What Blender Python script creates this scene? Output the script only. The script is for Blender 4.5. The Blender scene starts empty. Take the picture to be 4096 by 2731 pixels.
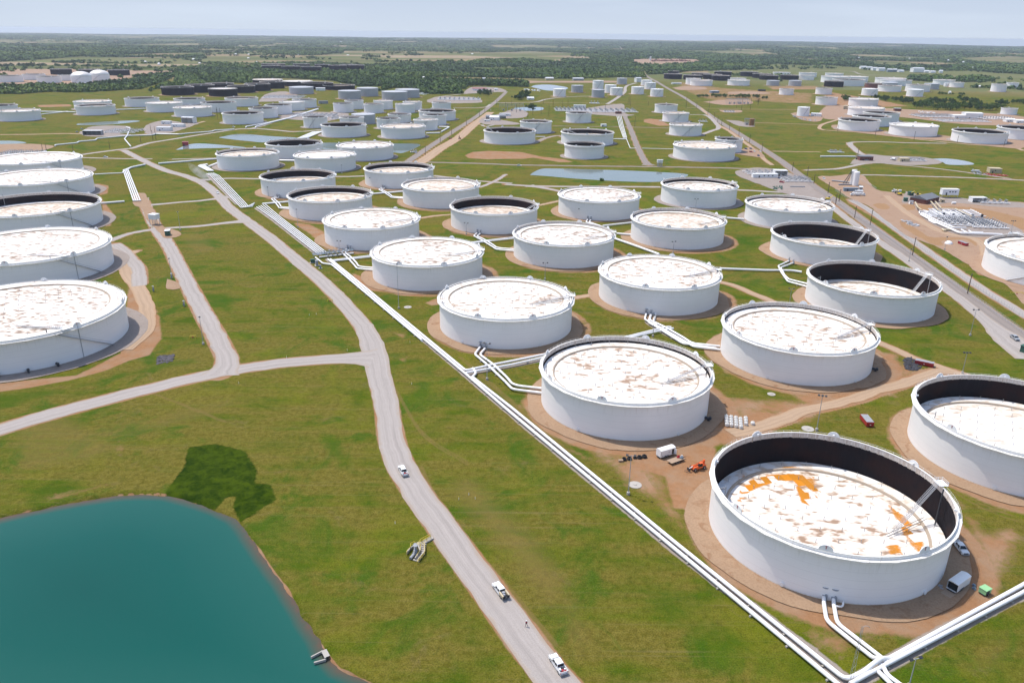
import bpy, bmesh, math, random
import numpy as np
from mathutils import Vector, Matrix, noise as mn
from mathutils.geometry import tessellate_polygon
random.seed(7); rng = np.random.default_rng(11)
PI = math.pi; R = math.radians
scene = bpy.context.scene
COL = scene.collection

# ------------------------------------------------------------------ camera
FOC, CAMH, PITCH, ROLL = 3112.4, 132.02, R(21.602), R(0.706)
_cp, _sp = math.cos(PITCH), math.sin(PITCH)
FW = np.array([0, _cp, -_sp]); _up = np.array([0, _sp, _cp]); _rt = np.array([1., 0, 0])
_c, _s = math.cos(ROLL), math.sin(ROLL)
RT = _c*_rt + _s*_up; UP = -_s*_rt + _c*_up
cd = bpy.data.cameras.new('camera'); cam = bpy.data.objects.new('camera', cd); COL.objects.link(cam)
cd.sensor_width = 36; cd.lens = FOC/4096*36; cd.clip_start = 1; cd.clip_end = 80000
M = Matrix(((RT[0], UP[0], -FW[0]), (RT[1], UP[1], -FW[1]), (RT[2], UP[2], -FW[2])))
cam.matrix_world = Matrix.Translation((0, 0, CAMH)) @ M.to_4x4()
scene.camera = cam

CR = {'a': (0, 100, .35073), 'b': (820, 100, .35073), 'c': (1640, 100, .35073), 'd': (2460, 100, .35073), 'e': (3276, 100, .35073),
      'f': (0, 550, .4464), 'g': (1024, 550, .4464), 'h': (2048, 550, .4464), 'i': (3072, 550, .4464),
      'j': (0, 1150, .4464), 'k': (1024, 1150, .4464), 'l': (2048, 1150, .4464), 'm': (3072, 1150, .4464),
      'n': (0, 1831, .574), 'o': (1350, 1831, .574), 'p': (2700, 1831, .5935), 'V': (1220, 960, .12755), 'X': (1580, 1800, .2933),
      'Y': (2450, 1740, .1722), 'Z': (3640, 2100, .1913), 'Q': (3600, 740, .2169), 'S': (3300, 660, .17857), 'O': (0, 0, 1.7415), 'N': (0, 0, 1.)}
def survey(cr, x, y, z=0.0):
    """survey reading -> world x, y at height z"""
    ox, oy, s = CR[cr]; px, py = ox+x*s, oy+y*s
    d = FW + RT*(px-2048)/FOC + UP*(1365.5-py)/FOC
    t = (z-CAMH)/d[2]
    return (d[0]*t, d[1]*t)
def pts(cr, lst, z=0.0): return [survey(cr, x, y, z) for x, y in lst]
def height_of(cr, bx, by, ty):
    """height of an upright whose foot and top are read at by, ty"""
    ox, oy, s = CR[cr]; w = survey(cr, bx, by); y1 = oy+ty*s
    lo, hi = 0., 60.
    for _ in range(30):
        m = (lo+hi)/2; d = np.array([w[0], w[1], m-CAMH]); yy = 1365.5-FOC*(d@UP)/(d@FW)
        if yy > y1: lo = m
        else: hi = m
    return lo
def to_px(X, Y, Z=0):
    d0, d1, d2 = X, Y, Z-CAMH
    zz = d0*FW[0]+d1*FW[1]+d2*FW[2]
    return (2048+FOC*(d0*RT[0]+d1*RT[1]+d2*RT[2])/zz, 1365.5-FOC*(d0*UP[0]+d1*UP[1]+d2*UP[2])/zz)

# ------------------------------------------------------------------ helpers
def tag(o, label=None, cat=None, group=None, kind=None):
    if label: o['label'] = label
    if cat: o['category'] = cat
    if group: o['group'] = group
    if kind: o['kind'] = kind
    return o
def empty(name, loc, rz=0, label=None, cat=None, group=None):
    o = bpy.data.objects.new(name, None); COL.objects.link(o); o.location = loc; o.rotation_euler = (0, 0, rz)
    o.empty_display_size = .5
    return tag(o, label, cat, group)
def children(o): return list(o.children)
def copy_tree(o, parent=None):
    c = o.copy(); COL.objects.link(c)
    if parent is not None: c.parent = parent
    for ch in children(o): copy_tree(ch, c)
    return c
class MB:
    def __init__(s): s.v = []; s.f = []; s.m = []
    def add(s, vs, fs, mi=0):
        n = len(s.v); s.v += [tuple(v) for v in vs]; s.f += [tuple(i+n for i in f) for f in fs]; s.m += [mi]*len(fs); return s
    def box(s, c, d, rz=0, mi=0, taper=1.0, rx=0, ry=0):
        hx, hy, hz = d[0]/2, d[1]/2, d[2]/2; vs = []
        for z in (-1, 1):
            k = taper if z > 0 else 1
            for x, y in ((-1, -1), (1, -1), (1, 1), (-1, 1)): vs.append(Vector((x*hx*k, y*hy*k, z*hz)))
        m = Matrix.Rotation(rz, 3, 'Z') @ Matrix.Rotation(ry, 3, 'Y') @ Matrix.Rotation(rx, 3, 'X')
        vs = [m @ v + Vector(c) for v in vs]
        return s.add(vs, [(3, 2, 1, 0), (4, 5, 6, 7), (0, 1, 5, 4), (1, 2, 6, 5), (2, 3, 7, 6), (3, 0, 4, 7)], mi)
    def cyl(s, c, r, h, n=16, mi=0, r2=None, axis='Z', cap=True):
        r2 = r if r2 is None else r2; vs = []
        for k, (rr, z) in enumerate(((r, 0), (r2, h))):
            for i in range(n):
                a = 2*PI*i/n; x, y = rr*math.cos(a), rr*math.sin(a)
                v = (x, y, z) if axis == 'Z' else ((z, x, y) if axis == 'X' else (y, z, x))
                vs.append((v[0]+c[0], v[1]+c[1], v[2]+c[2]))
        fs = [(i, (i+1) % n, n+(i+1) % n, n+i) for i in range(n)]
        if cap: fs += [tuple(range(n-1, -1, -1)), tuple(range(n, 2*n))]
        return s.add(vs, fs, mi)
    def tube(s, P, r, n=8, mi=0, closed=False):
        P = [Vector(p) for p in P]; rings = []; N = len(P); up = Vector((0, 0, 1))
        for i, p in enumerate(P):
            a = P[(i-1) % N] if (i > 0 or closed) else p; b = P[(i+1) % N] if (i < N-1 or closed) else p
            d = (b-a); d = d.normalized() if d.length > 1e-6 else Vector((1, 0, 0))
            u = up if abs(d.z) < .97 else Vector((1, 0, 0))
            x = d.cross(u).normalized(); y = x.cross(d).normalized()
            k = 1.0
            if 0 < i < N-1 or closed:
                d1 = (p-a).normalized(); d2 = (b-p).normalized(); cs = max(.35, math.cos(d1.angle(d2, 0)/2)); k = min(1/cs, 1.5)
            rings.append([p+x*math.cos(2*PI*j/n)*r*k+y*math.sin(2*PI*j/n)*r for j in range(n)])
        vs = [v for q in rings for v in q]; fs = []
        for i in range(N if closed else N-1):
            for j in range(n):
                i2 = (i+1) % N; fs.append((i*n+j, i*n+(j+1) % n, i2*n+(j+1) % n, i2*n+j))
        if not closed: fs += [tuple(range(n-1, -1, -1)), tuple(range((N-1)*n, N*n))]
        return s.add(vs, fs, mi)
    def lathe(s, prof, n=64, mi=0, close=False):
        vs = []; 
        for r_, z in prof:
            for i in range(n): a = 2*PI*i/n; vs.append((r_*math.cos(a), r_*math.sin(a), z))
        fs = []; L = len(prof)
        for k in range(L if close else L-1):
            k2 = (k+1) % L
            for i in range(n): fs.append((k*n+i, k*n+(i+1) % n, k2*n+(i+1) % n, k2*n+i))
        return s.add(vs, fs, mi)
    def prism(s, poly, z0, z1, mi=0):
        n = len(poly); vs = [(x, y, z0) for x, y in poly]+[(x, y, z1) for x, y in poly]
        return s.add(vs, [(i, (i+1) % n, n+(i+1) % n, n+i) for i in range(n)]+[tuple(range(n-1, -1, -1)), tuple(range(n, 2*n))], mi)
    def mesh(s, name, mats, smooth=False):
        me = bpy.data.meshes.new(name); me.from_pydata(s.v, [], s.f)
        for m in (mats if isinstance(mats, (list, tuple)) else [mats]): me.materials.append(m)
        me.polygons.foreach_set('material_index', s.m)
        if smooth:
            me.polygons.foreach_set('use_smooth', [True]*len(s.f))
            try: me.set_sharp_from_angle(angle=R(35))
            except Exception: pass
        me.update(); return me
    def build(s, name, mats, parent=None, smooth=False, loc=None, rz=0):
        return put(name, s.mesh(name, mats, smooth), parent, loc, rz)
def put(name, me, parent=None, loc=None, rz=0):
    o = bpy.data.objects.new(name, me); COL.objects.link(o)
    if parent is not None: o.parent = parent
    if loc is not None: o.location = loc
    o.rotation_euler = (0, 0, rz)
    return o

# ------------------------------------------------------------------ materials
MATS = {}
class NT:
    def __init__(s, name):
        s.m = bpy.data.materials.new(name); s.m.use_nodes = True; s.t = s.m.node_tree; s.n = s.t.nodes; s.n.clear()
        s.out = s.n.new('ShaderNodeOutputMaterial'); s.b = s.n.new('ShaderNodeBsdfPrincipled'); s.l(s.b.outputs[0], s.out.inputs[0]); MATS[name] = s.m
        s.co = None
    def l(s, a, b): s.t.links.new(a, b)
    def coord(s, kind='Object'):
        if s.co is None:
            s.co = s.n.new('ShaderNodeTexCoord')
        return s.co.outputs[kind]
    def world(s): return s.n.new('ShaderNodeNewGeometry').outputs['Position']
    def mapping(s, src, scale=(1, 1, 1), rot=(0, 0, 0), loc=(0, 0, 0)):
        m = s.n.new('ShaderNodeMapping'); m.inputs['Scale'].default_value = scale; m.inputs['Rotation'].default_value = rot; m.inputs['Location'].default_value = loc
        s.l(src, m.inputs[0]); return m.outputs[0]
    def noise(s, src, scale, detail=4, rough=.55, dist=0):
        n = s.n.new('ShaderNodeTexNoise'); n.inputs['Scale'].default_value = scale; n.inputs['Detail'].default_value = detail
        n.inputs['Roughness'].default_value = rough; n.inputs['Distortion'].default_value = dist; s.l(src, n.inputs['Vector']); return n.outputs[0]
    def vor(s, src, scale, out='Color', feat='F1'):
        n = s.n.new('ShaderNodeTexVoronoi'); n.feature = feat; n.inputs['Scale'].default_value = scale; s.l(src, n.inputs['Vector']); return n.outputs[out]
    def ramp(s, src, stops, interp='LINEAR'):
        n = s.n.new('ShaderNodeValToRGB'); e = n.color_ramp.elements; n.color_ramp.interpolation = interp
        while len(e) < len(stops): e.new(.5)
        for k, (p, c) in enumerate(stops):
            e[k].position = p; e[k].color = (c if len(c) == 4 else (*c, 1)) if isinstance(c, tuple) else (c, c, c, 1)
        s.l(src, n.inputs[0]); return n.outputs[0]
    def mix(s, f, a, b, mode='MIX'):
        n = s.n.new('ShaderNodeMix'); n.data_type = 'RGBA'; n.blend_type = mode
        for v, i in ((f, 0), (a, 6), (b, 7)):
            if isinstance(v, (int, float)): n.inputs[i].default_value = v if i == 0 else (v, v, v, 1)
            elif isinstance(v, tuple): n.inputs[i].default_value = (*v, 1) if len(v) == 3 else v
            else: s.l(v, n.inputs[i])
        return n.outputs[2]
    def math(s, op, a, b=0., c=None):
        n = s.n.new('ShaderNodeMath'); n.operation = op
        for k, v in enumerate((a, b) if c is None else (a, b, c)):
            if isinstance(v, (int, float)): n.inputs[k].default_value = v
            else: s.l(v, n.inputs[k])
        return n.outputs[0]
    def attr(s, name):
        n = s.n.new('ShaderNodeAttribute'); n.attribute_name = name; return n.outputs['Fac']
    def sep(s, src):
        n = s.n.new('ShaderNodeSeparateXYZ'); s.l(src, n.inputs[0]); return n.outputs
    def comb(s, x, y, z):
        n = s.n.new('ShaderNodeCombineXYZ')
        for k, v in enumerate((x, y, z)):
            if isinstance(v, (int, float)): n.inputs[k].default_value = v
            else: s.l(v, n.inputs[k])
        return n.outputs[0]
    def rand(s): return s.n.new('ShaderNodeObjectInfo').outputs['Random']
    def objloc(s): return s.n.new('ShaderNodeObjectInfo').outputs['Location']
    def bump(s, h, strength=.5, dist=.1):
        n = s.n.new('ShaderNodeBump'); n.inputs['Strength'].default_value = strength; n.inputs['Distance'].default_value = dist
        s.l(h, n.inputs['Height']); s.l(n.outputs[0], s.b.inputs['Normal'])
    def done(s, col, rough=.8, metal=0, spec=None):
        if isinstance(col, tuple): s.b.inputs['Base Color'].default_value = (*col, 1)
        else: s.l(col, s.b.inputs['Base Color'])
        if isinstance(rough, (int, float)): s.b.inputs['Roughness'].default_value = rough
        else: s.l(rough, s.b.inputs['Roughness'])
        s.b.inputs['Metallic'].default_value = metal
        if spec is not None: s.b.inputs['Specular IOR Level'].default_value = spec
        return s.m
def simple(name, col, rough=.7, metal=0, var=.25, scale=1.5, spec=None):
    """painted or weathered surface: colour broken by two sizes of noise"""
    t = NT(name); w = t.world(); n = t.noise(w, scale, 5, .6); n2 = t.noise(w, scale*.13, 3)
    lo = tuple(c*(1-var) for c in col); hi = tuple(min(1, c*(1+var*.6)) for c in col)
    c = t.mix(t.math('MULTIPLY_ADD', n, .6, t.math('MULTIPLY', n2, .4)), lo, hi)
    return t.done(c, rough, metal, spec)

def grass_material():
    t = NT('grass'); w = t.world()
    big = t.noise(w, .012, 4, .55); mid = t.noise(w, .06, 6, .62, .6); fine = t.noise(w, .55, 7, .7); tiny = t.noise(w, 2.6, 4, .7)
    st = t.noise(t.mapping(w, (.02, .16, .1), (0, 0, R(-60.7))), 1.0, 5, .6, .3)      # mowing direction
    green = t.mix(t.ramp(mid, [(.36, 0.), (.62, 1.)]), (.056, .094, .003), (.116, .137, .007))
    olive = t.mix(t.ramp(fine, [(.36, 0.), (.62, 1.)]), (.118, .098, .012), (.172, .142, .028))
    k = t.math('MULTIPLY_ADD', st, .60, t.math('MULTIPLY', t.math('ADD', big, mid), .42))
    c = t.mix(t.ramp(k, [(.58, 0.), (.76, 1.)]), green, olive)
    lush = t.noise(w, .035, 5, .65, 1.2)
    c = t.mix(t.ramp(lush, [(.52, 0.), (.64, .8)]), c, (.040, .100, .004))
    yel = t.noise(w, .022, 4, .6, .5)
    c = t.mix(t.ramp(yel, [(.54, 0.), (.68, .6)]), c, (.150, .158, .008))
    bare = t.noise(w, .07, 6, .7, .8)
    c = t.mix(t.ramp(bare, [(.60, 0.), (.74, .6)]), c, (.19, .135, .065))
    sp = t.noise(w, .28, 5, .75, .4)
    c = t.mix(t.ramp(sp, [(.56, 0.), (.68, .4)]), c, (.035, .070, .004))
    c = t.mix(t.ramp(fine, [(.36, .22), (.50, 0.)]), c, (.03, .036, .004))
    c = t.mix(t.ramp(tiny, [(.38, .5), (.52, 0.)]), c, (.028, .040, .006))
    c = t.mix(t.ramp(tiny, [(.56, 0.), (.70, .4)]), c, (.20, .19, .06))
    line = t.noise(t.mapping(w, (.008, 1.1, .1), (0, 0, R(-60.7))), 1.0, 3, .6, .1)
    c = t.mix(t.ramp(line, [(.60, 0.), (.66, .35)]), c, (.17, .145, .06))
    c = t.mix(t.math('MULTIPLY', t.ramp(t.math('SUBTRACT', t.math('MULTIPLY', t.attr('lush'), 1.15), t.math('ADD', t.math('MULTIPLY', sp, .6), t.math('MULTIPLY', mid, .55))), [(-.05, 0.), (.35, 1.)]), .6), c, (.036, .088, .003))
    c = t.mix(t.math('MULTIPLY', t.ramp(t.math('SUBTRACT', t.math('MULTIPLY', t.attr('dry'), 1.2), t.math('ADD', t.math('MULTIPLY', fine, .5), t.math('MULTIPLY', mid, .5))), [(-.05, 0.), (.5, 1.)]), .6), c, (.185, .130, .045))
    # disturbed soil
    d = t.attr('dirt'); dn = t.math('ADD', t.math('MULTIPLY', fine, .55), t.math('MULTIPLY', mid, .75))
    dm = t.ramp(t.math('SUBTRACT', t.math('MULTIPLY', d, 1.55), dn), [(-.0, 0.), (.26, 1.)])
    soil = t.mix(fine, (.22, .110, .052), (.38, .215, .115)); soil = t.mix(t.ramp(t.noise(w, .11, 5, .6), [(.42, 0.), (.62, .8)]), soil, (.31, .205, .13))
    c = t.mix(dm, c, soil)
    g = t.attr('gravel'); gm = t.ramp(t.math('SUBTRACT', t.math('MULTIPLY', g, 1.5), dn), [(.0, 0.), (.2, 1.)])
    c = t.mix(gm, c, t.mix(fine, (.25, .21, .18), (.38, .33, .29)))
    rs = t.attr('reed'); rm = t.ramp(t.math('SUBTRACT', t.math('MULTIPLY', rs, 1.6), dn), [(.0, 0.), (.18, 1.)])
    c = t.mix(rm, c, t.mix(t.ramp(t.math('ADD', t.math('MULTIPLY', sp, .6), t.math('MULTIPLY', lush, .4)), [(.40, 0.), (.60, 1.)]), (.012, .030, .001), (.050, .078, .003)))
    # far farmland mosaic
    wf = t.mapping(w, (.0011, .0026, 1), (0, 0, R(-2)))
    cell = t.vor(wf, 1.0); cs = t.sep(cell)
    f1 = t.ramp(cs[0], [(0., (.075, .105, .025)), (.3, (.13, .15, .05)), (.5, (.26, .20, .11)), (.68, (.10, .13, .035)), (.85, (.34, .26, .17)), (1., (.09, .12, .03))], 'CONSTANT')
    f1 = t.mix(t.ramp(t.noise(w, .006, 6, .65), [(.4, .1), (.65, .6)]), f1, (.165, .13, .075))
    c = t.mix(t.attr('far'), c, f1)
    c = t.mix(t.attr('meadow'), c, t.mix(t.noise(w, .004, 6, .6), (.09, .125, .035), (.17, .15, .07)))
    wd = t.mix(t.noise(w, .03, 5, .7), (.022, .042, .018), (.050, .075, .028))
    c = t.mix(t.attr('wood'), c, wd)
    t.bump(t.math('ADD', fine, t.math('MULTIPLY', tiny, .5)), .8, .5)
    return t.done(c, 1.0, spec=.04)
def road_material(name, a, b, track=True):
    t = NT(name); w = t.world(); n = t.noise(w, .35, 6, .65); f = t.noise(w, 3.5, 4, .7)
    c = t.mix(n, a, b)
    if track:
        u = t.attr('across'); wob = t.math('MULTIPLY', t.math('SUBTRACT', t.noise(w, .05, 3), .5), .16)
        uu = t.math('ADD', u, wob)
        band = t.math('ABSOLUTE', t.math('SUBTRACT', t.math('ABSOLUTE', t.math('SUBTRACT', uu, .5)), .17))
        stv = t.noise(t.comb(t.math('MULTIPLY', uu, 16), t.math('MULTIPLY', t.attr('along'), .02), 0.), 1., 4, .7)
        c = t.mix(t.ramp(band, [(.02, .45), (.11, 0.)]), c, tuple(x*.84 for x in a))
        c = t.mix(t.ramp(stv, [(.42, 0.), (.62, .45)]), c, tuple(min(1, x*1.16) for x in b))
        edge = t.math('ABSOLUTE', t.math('SUBTRACT', uu, .5))
        c = t.mix(t.ramp(t.math('ADD', edge, t.math('MULTIPLY', t.math('SUBTRACT', n, .5), .3)), [(.36, 0.), (.5, .75)]), c, (a[0]*1.12, a[1]*.98, a[2]*.80))
    c = t.mix(t.ramp(f, [(.38, .3), (.55, 0.)]), c, tuple(x*.6 for x in a))
    t.bump(f, .5, .06); return t.done(c, .95, spec=.2)
def pad_material(name, a, b, wet):
    t = NT(name); w = t.world(); n = t.noise(w, .12, 6, .65, .6); f = t.noise(w, 1.8, 5, .7)
    c = t.mix(n, a, b); c = t.mix(t.ramp(t.noise(w, .2, 5, .6, 1.), [(.56, 0.), (.7, .7)]), c, wet)
    c = t.mix(t.ramp(f, [(.36, .35), (.55, 0.)]), c, tuple(x*.6 for x in a))
    t.bump(f, .5, .06); return t.done(c, .95, spec=.2)
def shell_material(name, col, dirt=.35, rough=.45):
    t = NT(name); o = t.coord(); s = t.sep(o)
    ang = t.math('ARCTAN2', s[1], s[0])
    sv = t.comb(t.math('MULTIPLY', ang, 60.), t.math('MULTIPLY', s[2], .12), t.math('MULTIPLY', t.rand(), 50.))
    streak = t.noise(sv, 1.0, 5, .6); cloud = t.noise(t.comb(t.math('MULTIPLY', ang, 6.), t.math('MULTIPLY', s[2], .25), t.rand()), 1., 4)
    c = t.mix(cloud, tuple(x*.93 for x in col), col)
    up = t.ramp(t.math('DIVIDE', s[2], 15.), [(.55, 0.), (.97, 1.)])
    c = t.mix(t.math('MULTIPLY', t.math('MULTIPLY', t.ramp(streak, [(.52, 0.), (.72, dirt)]), up), 1.), c, tuple(x*.62 for x in (col[0], col[1]*.95, col[2]*.85)))
    seam = t.math('ABSOLUTE', t.math('SUBTRACT', t.math('FRACT', t.math('DIVIDE', s[2], 2.44)), .5))
    c = t.mix(t.ramp(seam, [(.478, 0.), (.498, .5)]), c, tuple(x*.66 for x in col))
    base = t.ramp(t.math('ADD', s[2], t.math('MULTIPLY', streak, .5)), [(.45, .75), (.75, 0.)])
    c = t.mix(base, c, (.62, .53, .40))
    t.bump(t.noise(t.comb(t.math('MULTIPLY', ang, 30.), s[2], 0.), .6, 3), .25, .05)
    return t.done(c, rough, spec=.4 if rough < .7 else .06)
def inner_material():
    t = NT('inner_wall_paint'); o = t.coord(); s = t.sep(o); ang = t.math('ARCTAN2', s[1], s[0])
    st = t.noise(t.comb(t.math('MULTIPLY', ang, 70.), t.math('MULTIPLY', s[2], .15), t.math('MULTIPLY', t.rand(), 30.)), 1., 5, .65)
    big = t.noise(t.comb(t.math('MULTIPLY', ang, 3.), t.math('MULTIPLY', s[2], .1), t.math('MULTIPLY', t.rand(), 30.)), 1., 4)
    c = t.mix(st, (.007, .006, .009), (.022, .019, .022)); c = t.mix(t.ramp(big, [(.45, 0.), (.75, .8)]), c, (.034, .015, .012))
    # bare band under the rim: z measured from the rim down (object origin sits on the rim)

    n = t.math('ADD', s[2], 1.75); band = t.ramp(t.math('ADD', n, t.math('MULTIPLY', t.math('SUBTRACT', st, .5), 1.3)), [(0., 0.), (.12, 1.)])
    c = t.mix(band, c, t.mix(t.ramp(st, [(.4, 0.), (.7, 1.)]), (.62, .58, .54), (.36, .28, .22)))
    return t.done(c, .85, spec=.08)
def deck_material(name, stain, lo=.56, hi=.68, base=(.80, .77, .73), tint=(.20, .115, .065)):
    t = NT(name); o = t.coord(); r = t.math('MULTIPLY', t.rand(), 90.)
    s = t.sep(o); p = t.comb(s[0], s[1], r)
    m = t.mapping(p, (.50, .95, 1), (0, 0, R(8)))
    n1 = t.noise(m, .55, 2, .5, 0); n2 = t.noise(p, .06, 3, .5); n3 = t.noise(m, 1.4, 3, .6)
    px = t.math('ABSOLUTE', t.math('SUBTRACT', t.math('FRACT', t.math('DIVIDE', t.math('ADD', s[0], t.math('MULTIPLY', s[1], .2)), 2.4)), .5))
    py = t.math('ABSOLUTE', t.math('SUBTRACT', t.math('FRACT', t.math('DIVIDE', t.math('SUBTRACT', s[1], t.math('MULTIPLY', s[0], .2)), 7.3)), .5))
    k = t.math('ADD', t.math('MULTIPLY_ADD', n1, .72, t.math('MULTIPLY', n2, .22)), t.math('MULTIPLY', n3, .10))
    k = t.math('ADD', k, t.math('MULTIPLY', t.math('MAXIMUM', px, py), .05))
    st = t.ramp(k, [(lo, 0.), (hi, stain)])
    c = t.mix(t.ramp(n2, [(.35, 0.), (.7, .45)]), base, (.66, .58, .48))
    c = t.mix(t.ramp(k, [(lo-.06, 0.), (lo, .5)]), c, (.60, .46, .33))
    c = t.mix(st, c, tint)
    seam = t.ramp(t.math('MAXIMUM', px, py), [(.488, 0.), (.497, .25)]); c = t.mix(seam, c, (.42, .33, .24))
    ru = t.attr('rust'); rn = t.noise(t.mapping(p, (1, 2.8, 1), (0, 0, R(12))), 1.5, 6, .8, .1)
    pv = t.comb(t.math('FLOOR', t.math('DIVIDE', t.math('ADD', s[0], t.math('MULTIPLY', s[1], .2)), 2.4)), t.math('FLOOR', t.math('DIVIDE', t.math('SUBTRACT', s[1], t.math('MULTIPLY', s[0], .2)), 3.6)), 3.)
    wn = t.n.new('ShaderNodeTexWhiteNoise'); t.l(pv, wn.inputs['Vector']); panel = wn.outputs['Value']
    c = t.mix(t.ramp(t.math('SUBTRACT', t.math('MULTIPLY', ru, t.ramp(panel, [(.0, .45), (.30, .62), (.42, 1.05), (1., 1.15)])), rn), [(-.08, 0.), (.34, 1.)]), c, t.mix(t.math('ADD', t.math('MULTIPLY', panel, .5), t.math('MULTIPLY', rn, .6)), (.20, .11, .012), (.74, .26, .012)))
    t.bump(k, .2, .2)
    return t.done(c, .55, spec=.3)
def water_material(name, col, rough=.12, deep=None):
    t = NT(name); w = t.world(); n = t.noise(w, .011, 3)
    c = t.mix(n, col, deep or tuple(x*.8 for x in col))
    t.bump(t.noise(w, 1.6, 4, .6), .07, .1)
    return t.done(c, rough, spec=.4)
def leaf_material(name, a, b):
    t = NT(name); w = t.world(); n = t.noise(w, .12, 3, .6); f = t.noise(w, .9, 4, .7)
    c = t.mix(t.math('MULTIPLY_ADD', n, .5, t.math('MULTIPLY', f, .5)), a, b)
    return t.done(c, .8, spec=.2)
# ================================================================== SETTING
m_grass = grass_material()
m_gravel = road_material('road_gravel', (.30, .268, .245), (.39, .35, .322))
m_asph = road_material('road_chipseal', (.21, .18, .16), (.28, .24, .215))
m_dirtroad = road_material('road_dirt', (.34, .235, .155), (.43, .31, .21))
m_pad_tan = pad_material('pad_tan_gravel', (.28, .18, .11), (.37, .255, .165), (.22, .11, .055))
m_pad_grey = pad_material('pad_grey_gravel', (.25, .21, .185), (.33, .28, .245), (.23, .16, .12))
m_yard = pad_material('yard_soil', (.29, .185, .12), (.37, .255, .175), (.24, .125, .07))

def inpoly(X, Y, poly):
    c = np.zeros(X.shape, bool); n = len(poly)
    for i in range(n):
        x1, y1 = poly[i]; x2, y2 = poly[i-1]
        if y1 == y2: continue
        k = ((y1 > Y) != (y2 > Y)) & (X < (x2-x1)*(Y-y1)/(y2-y1)+x1); c ^= k
    return c
def segdist(X, Y, poly, closed=True):
    d = np.full(X.shape, 1e9); n = len(poly)
    for i in range(0 if closed else 1, n):
        x1, y1 = poly[i-1]; x2, y2 = poly[i]; dx, dy = x2-x1, y2-y1; L = dx*dx+dy*dy+1e-9
        t = np.clip(((X-x1)*dx+(Y-y1)*dy)/L, 0, 1); d = np.minimum(d, np.hypot(X-x1-t*dx, Y-y1-t*dy))
    return d
def soft(X, Y, poly, feather):
    """1 inside, falling to 0 over +-feather about the outline"""
    d = segdist(X, Y, poly); s = np.where(inpoly(X, Y, poly), d, -d)
    return np.clip(.5+s/(2*feather), 0, 1)
_lat = rng.random((256, 256))
def vnoise(X, Y, s, o=3):
    r = np.zeros(np.shape(X)); a = 1.; tot = 0
    for k in range(o):
        x = np.asarray(X)/s*2**k+17.3*k; y = np.asarray(Y)/s*2**k+5.1*k; xi = np.floor(x).astype(int); yi = np.floor(y).astype(int)
        fx = x-xi; fy = y-yi; fx = fx*fx*(3-2*fx); fy = fy*fy*(3-2*fy)
        g = lambda i, j: _lat[(xi+i) % 256, (yi+j) % 256]
        r += a*((g(0, 0)*(1-fx)+g(1, 0)*fx)*(1-fy)+(g(0, 1)*(1-fx)+g(1, 1)*fx)*fy); tot += a; a *= .5
    return r/tot
def smooth_line(P, step):
    """Catmull-Rom through P (tuples of any length)"""
    P = [np.array(p, float) for p in P]; out = []
    for i in range(len(P)-1):
        p0 = P[i-1] if i else 2*P[0]-P[1]; p1 = P[i]; p2 = P[i+1]; p3 = P[i+2] if i+2 < len(P) else 2*P[-1]-P[-2]
        n = max(1, int(np.hypot(*(p2-p1)[:2])/step))
        for k in range(n):
            t = k/n; out.append(.5*((2*p1)+(-p0+p2)*t+(2*p0-5*p1+4*p2-p3)*t*t+(-p0+3*p1-3*p2+p3)*t**3))
    out.append(P[-1]); return out
ZL = [0.02]
def nextz(): ZL[0] += .0016; return ZL[0]
ROADLINES = []
def ribbon(name, cr, lst, w, mat, flare=(0, 0), jit=.85, world=False):
    """a road along the surveyed points; w a width or one per point"""
    P = [(*(p[:2] if world else survey(cr, p[0], p[1])), (w if not isinstance(w, (list, tuple)) else w[i])) for i, p in enumerate(lst)]
    dist = np.hypot(P[0][0]+P[-1][0], P[0][1]+P[-1][1])/2; step = max(2.5, dist*.008)
    Q = smooth_line(P, step); z = nextz(); L = 0; vs = []; al = []; tot = sum(np.hypot(*(Q[i]-Q[i-1])[:2]) for i in range(1, len(Q)))
    for i, q in enumerate(Q):
        d = (Q[min(i+1, len(Q)-1)]-Q[max(i-1, 0)])[:2]; d = d/(np.hypot(*d)+1e-9); nx, ny = -d[1], d[0]
        if i: L += np.hypot(*(Q[i]-Q[i-1])[:2])
        ww = q[2]/2; ww += flare[0]*math.exp(-L/7)+flare[1]*math.exp(-(tot-L)/7)
        a = jit*(vnoise(q[0], q[1], 5, 3)-.5)*2; b = jit*(vnoise(q[0]+90, q[1], 5, 3)-.5)*2
        vs += [(q[0]+nx*(ww+a), q[1]+ny*(ww+a), z), (q[0]-nx*(ww+b), q[1]-ny*(ww+b), z)]; al += [L, L]
    fs = [(2*i+1, 2*i+3, 2*i+2, 2*i) for i in range(len(Q)-1)]
    me = bpy.data.meshes.new(name); me.from_pydata(vs, [], fs); me.materials.append(mat)
    me.attributes.new('across', 'FLOAT', 'POINT').data.foreach_set('value', [0., 1.]*len(Q))
    me.attributes.new('along', 'FLOAT', 'POINT').data.foreach_set('value', [float(x) for x in al])
    o = put(name, me); tag(o, kind='structure'); ROADLINES.append(([(q[0], q[1]) for q in Q[::2]], Q[0][2]/2)); return o
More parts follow.
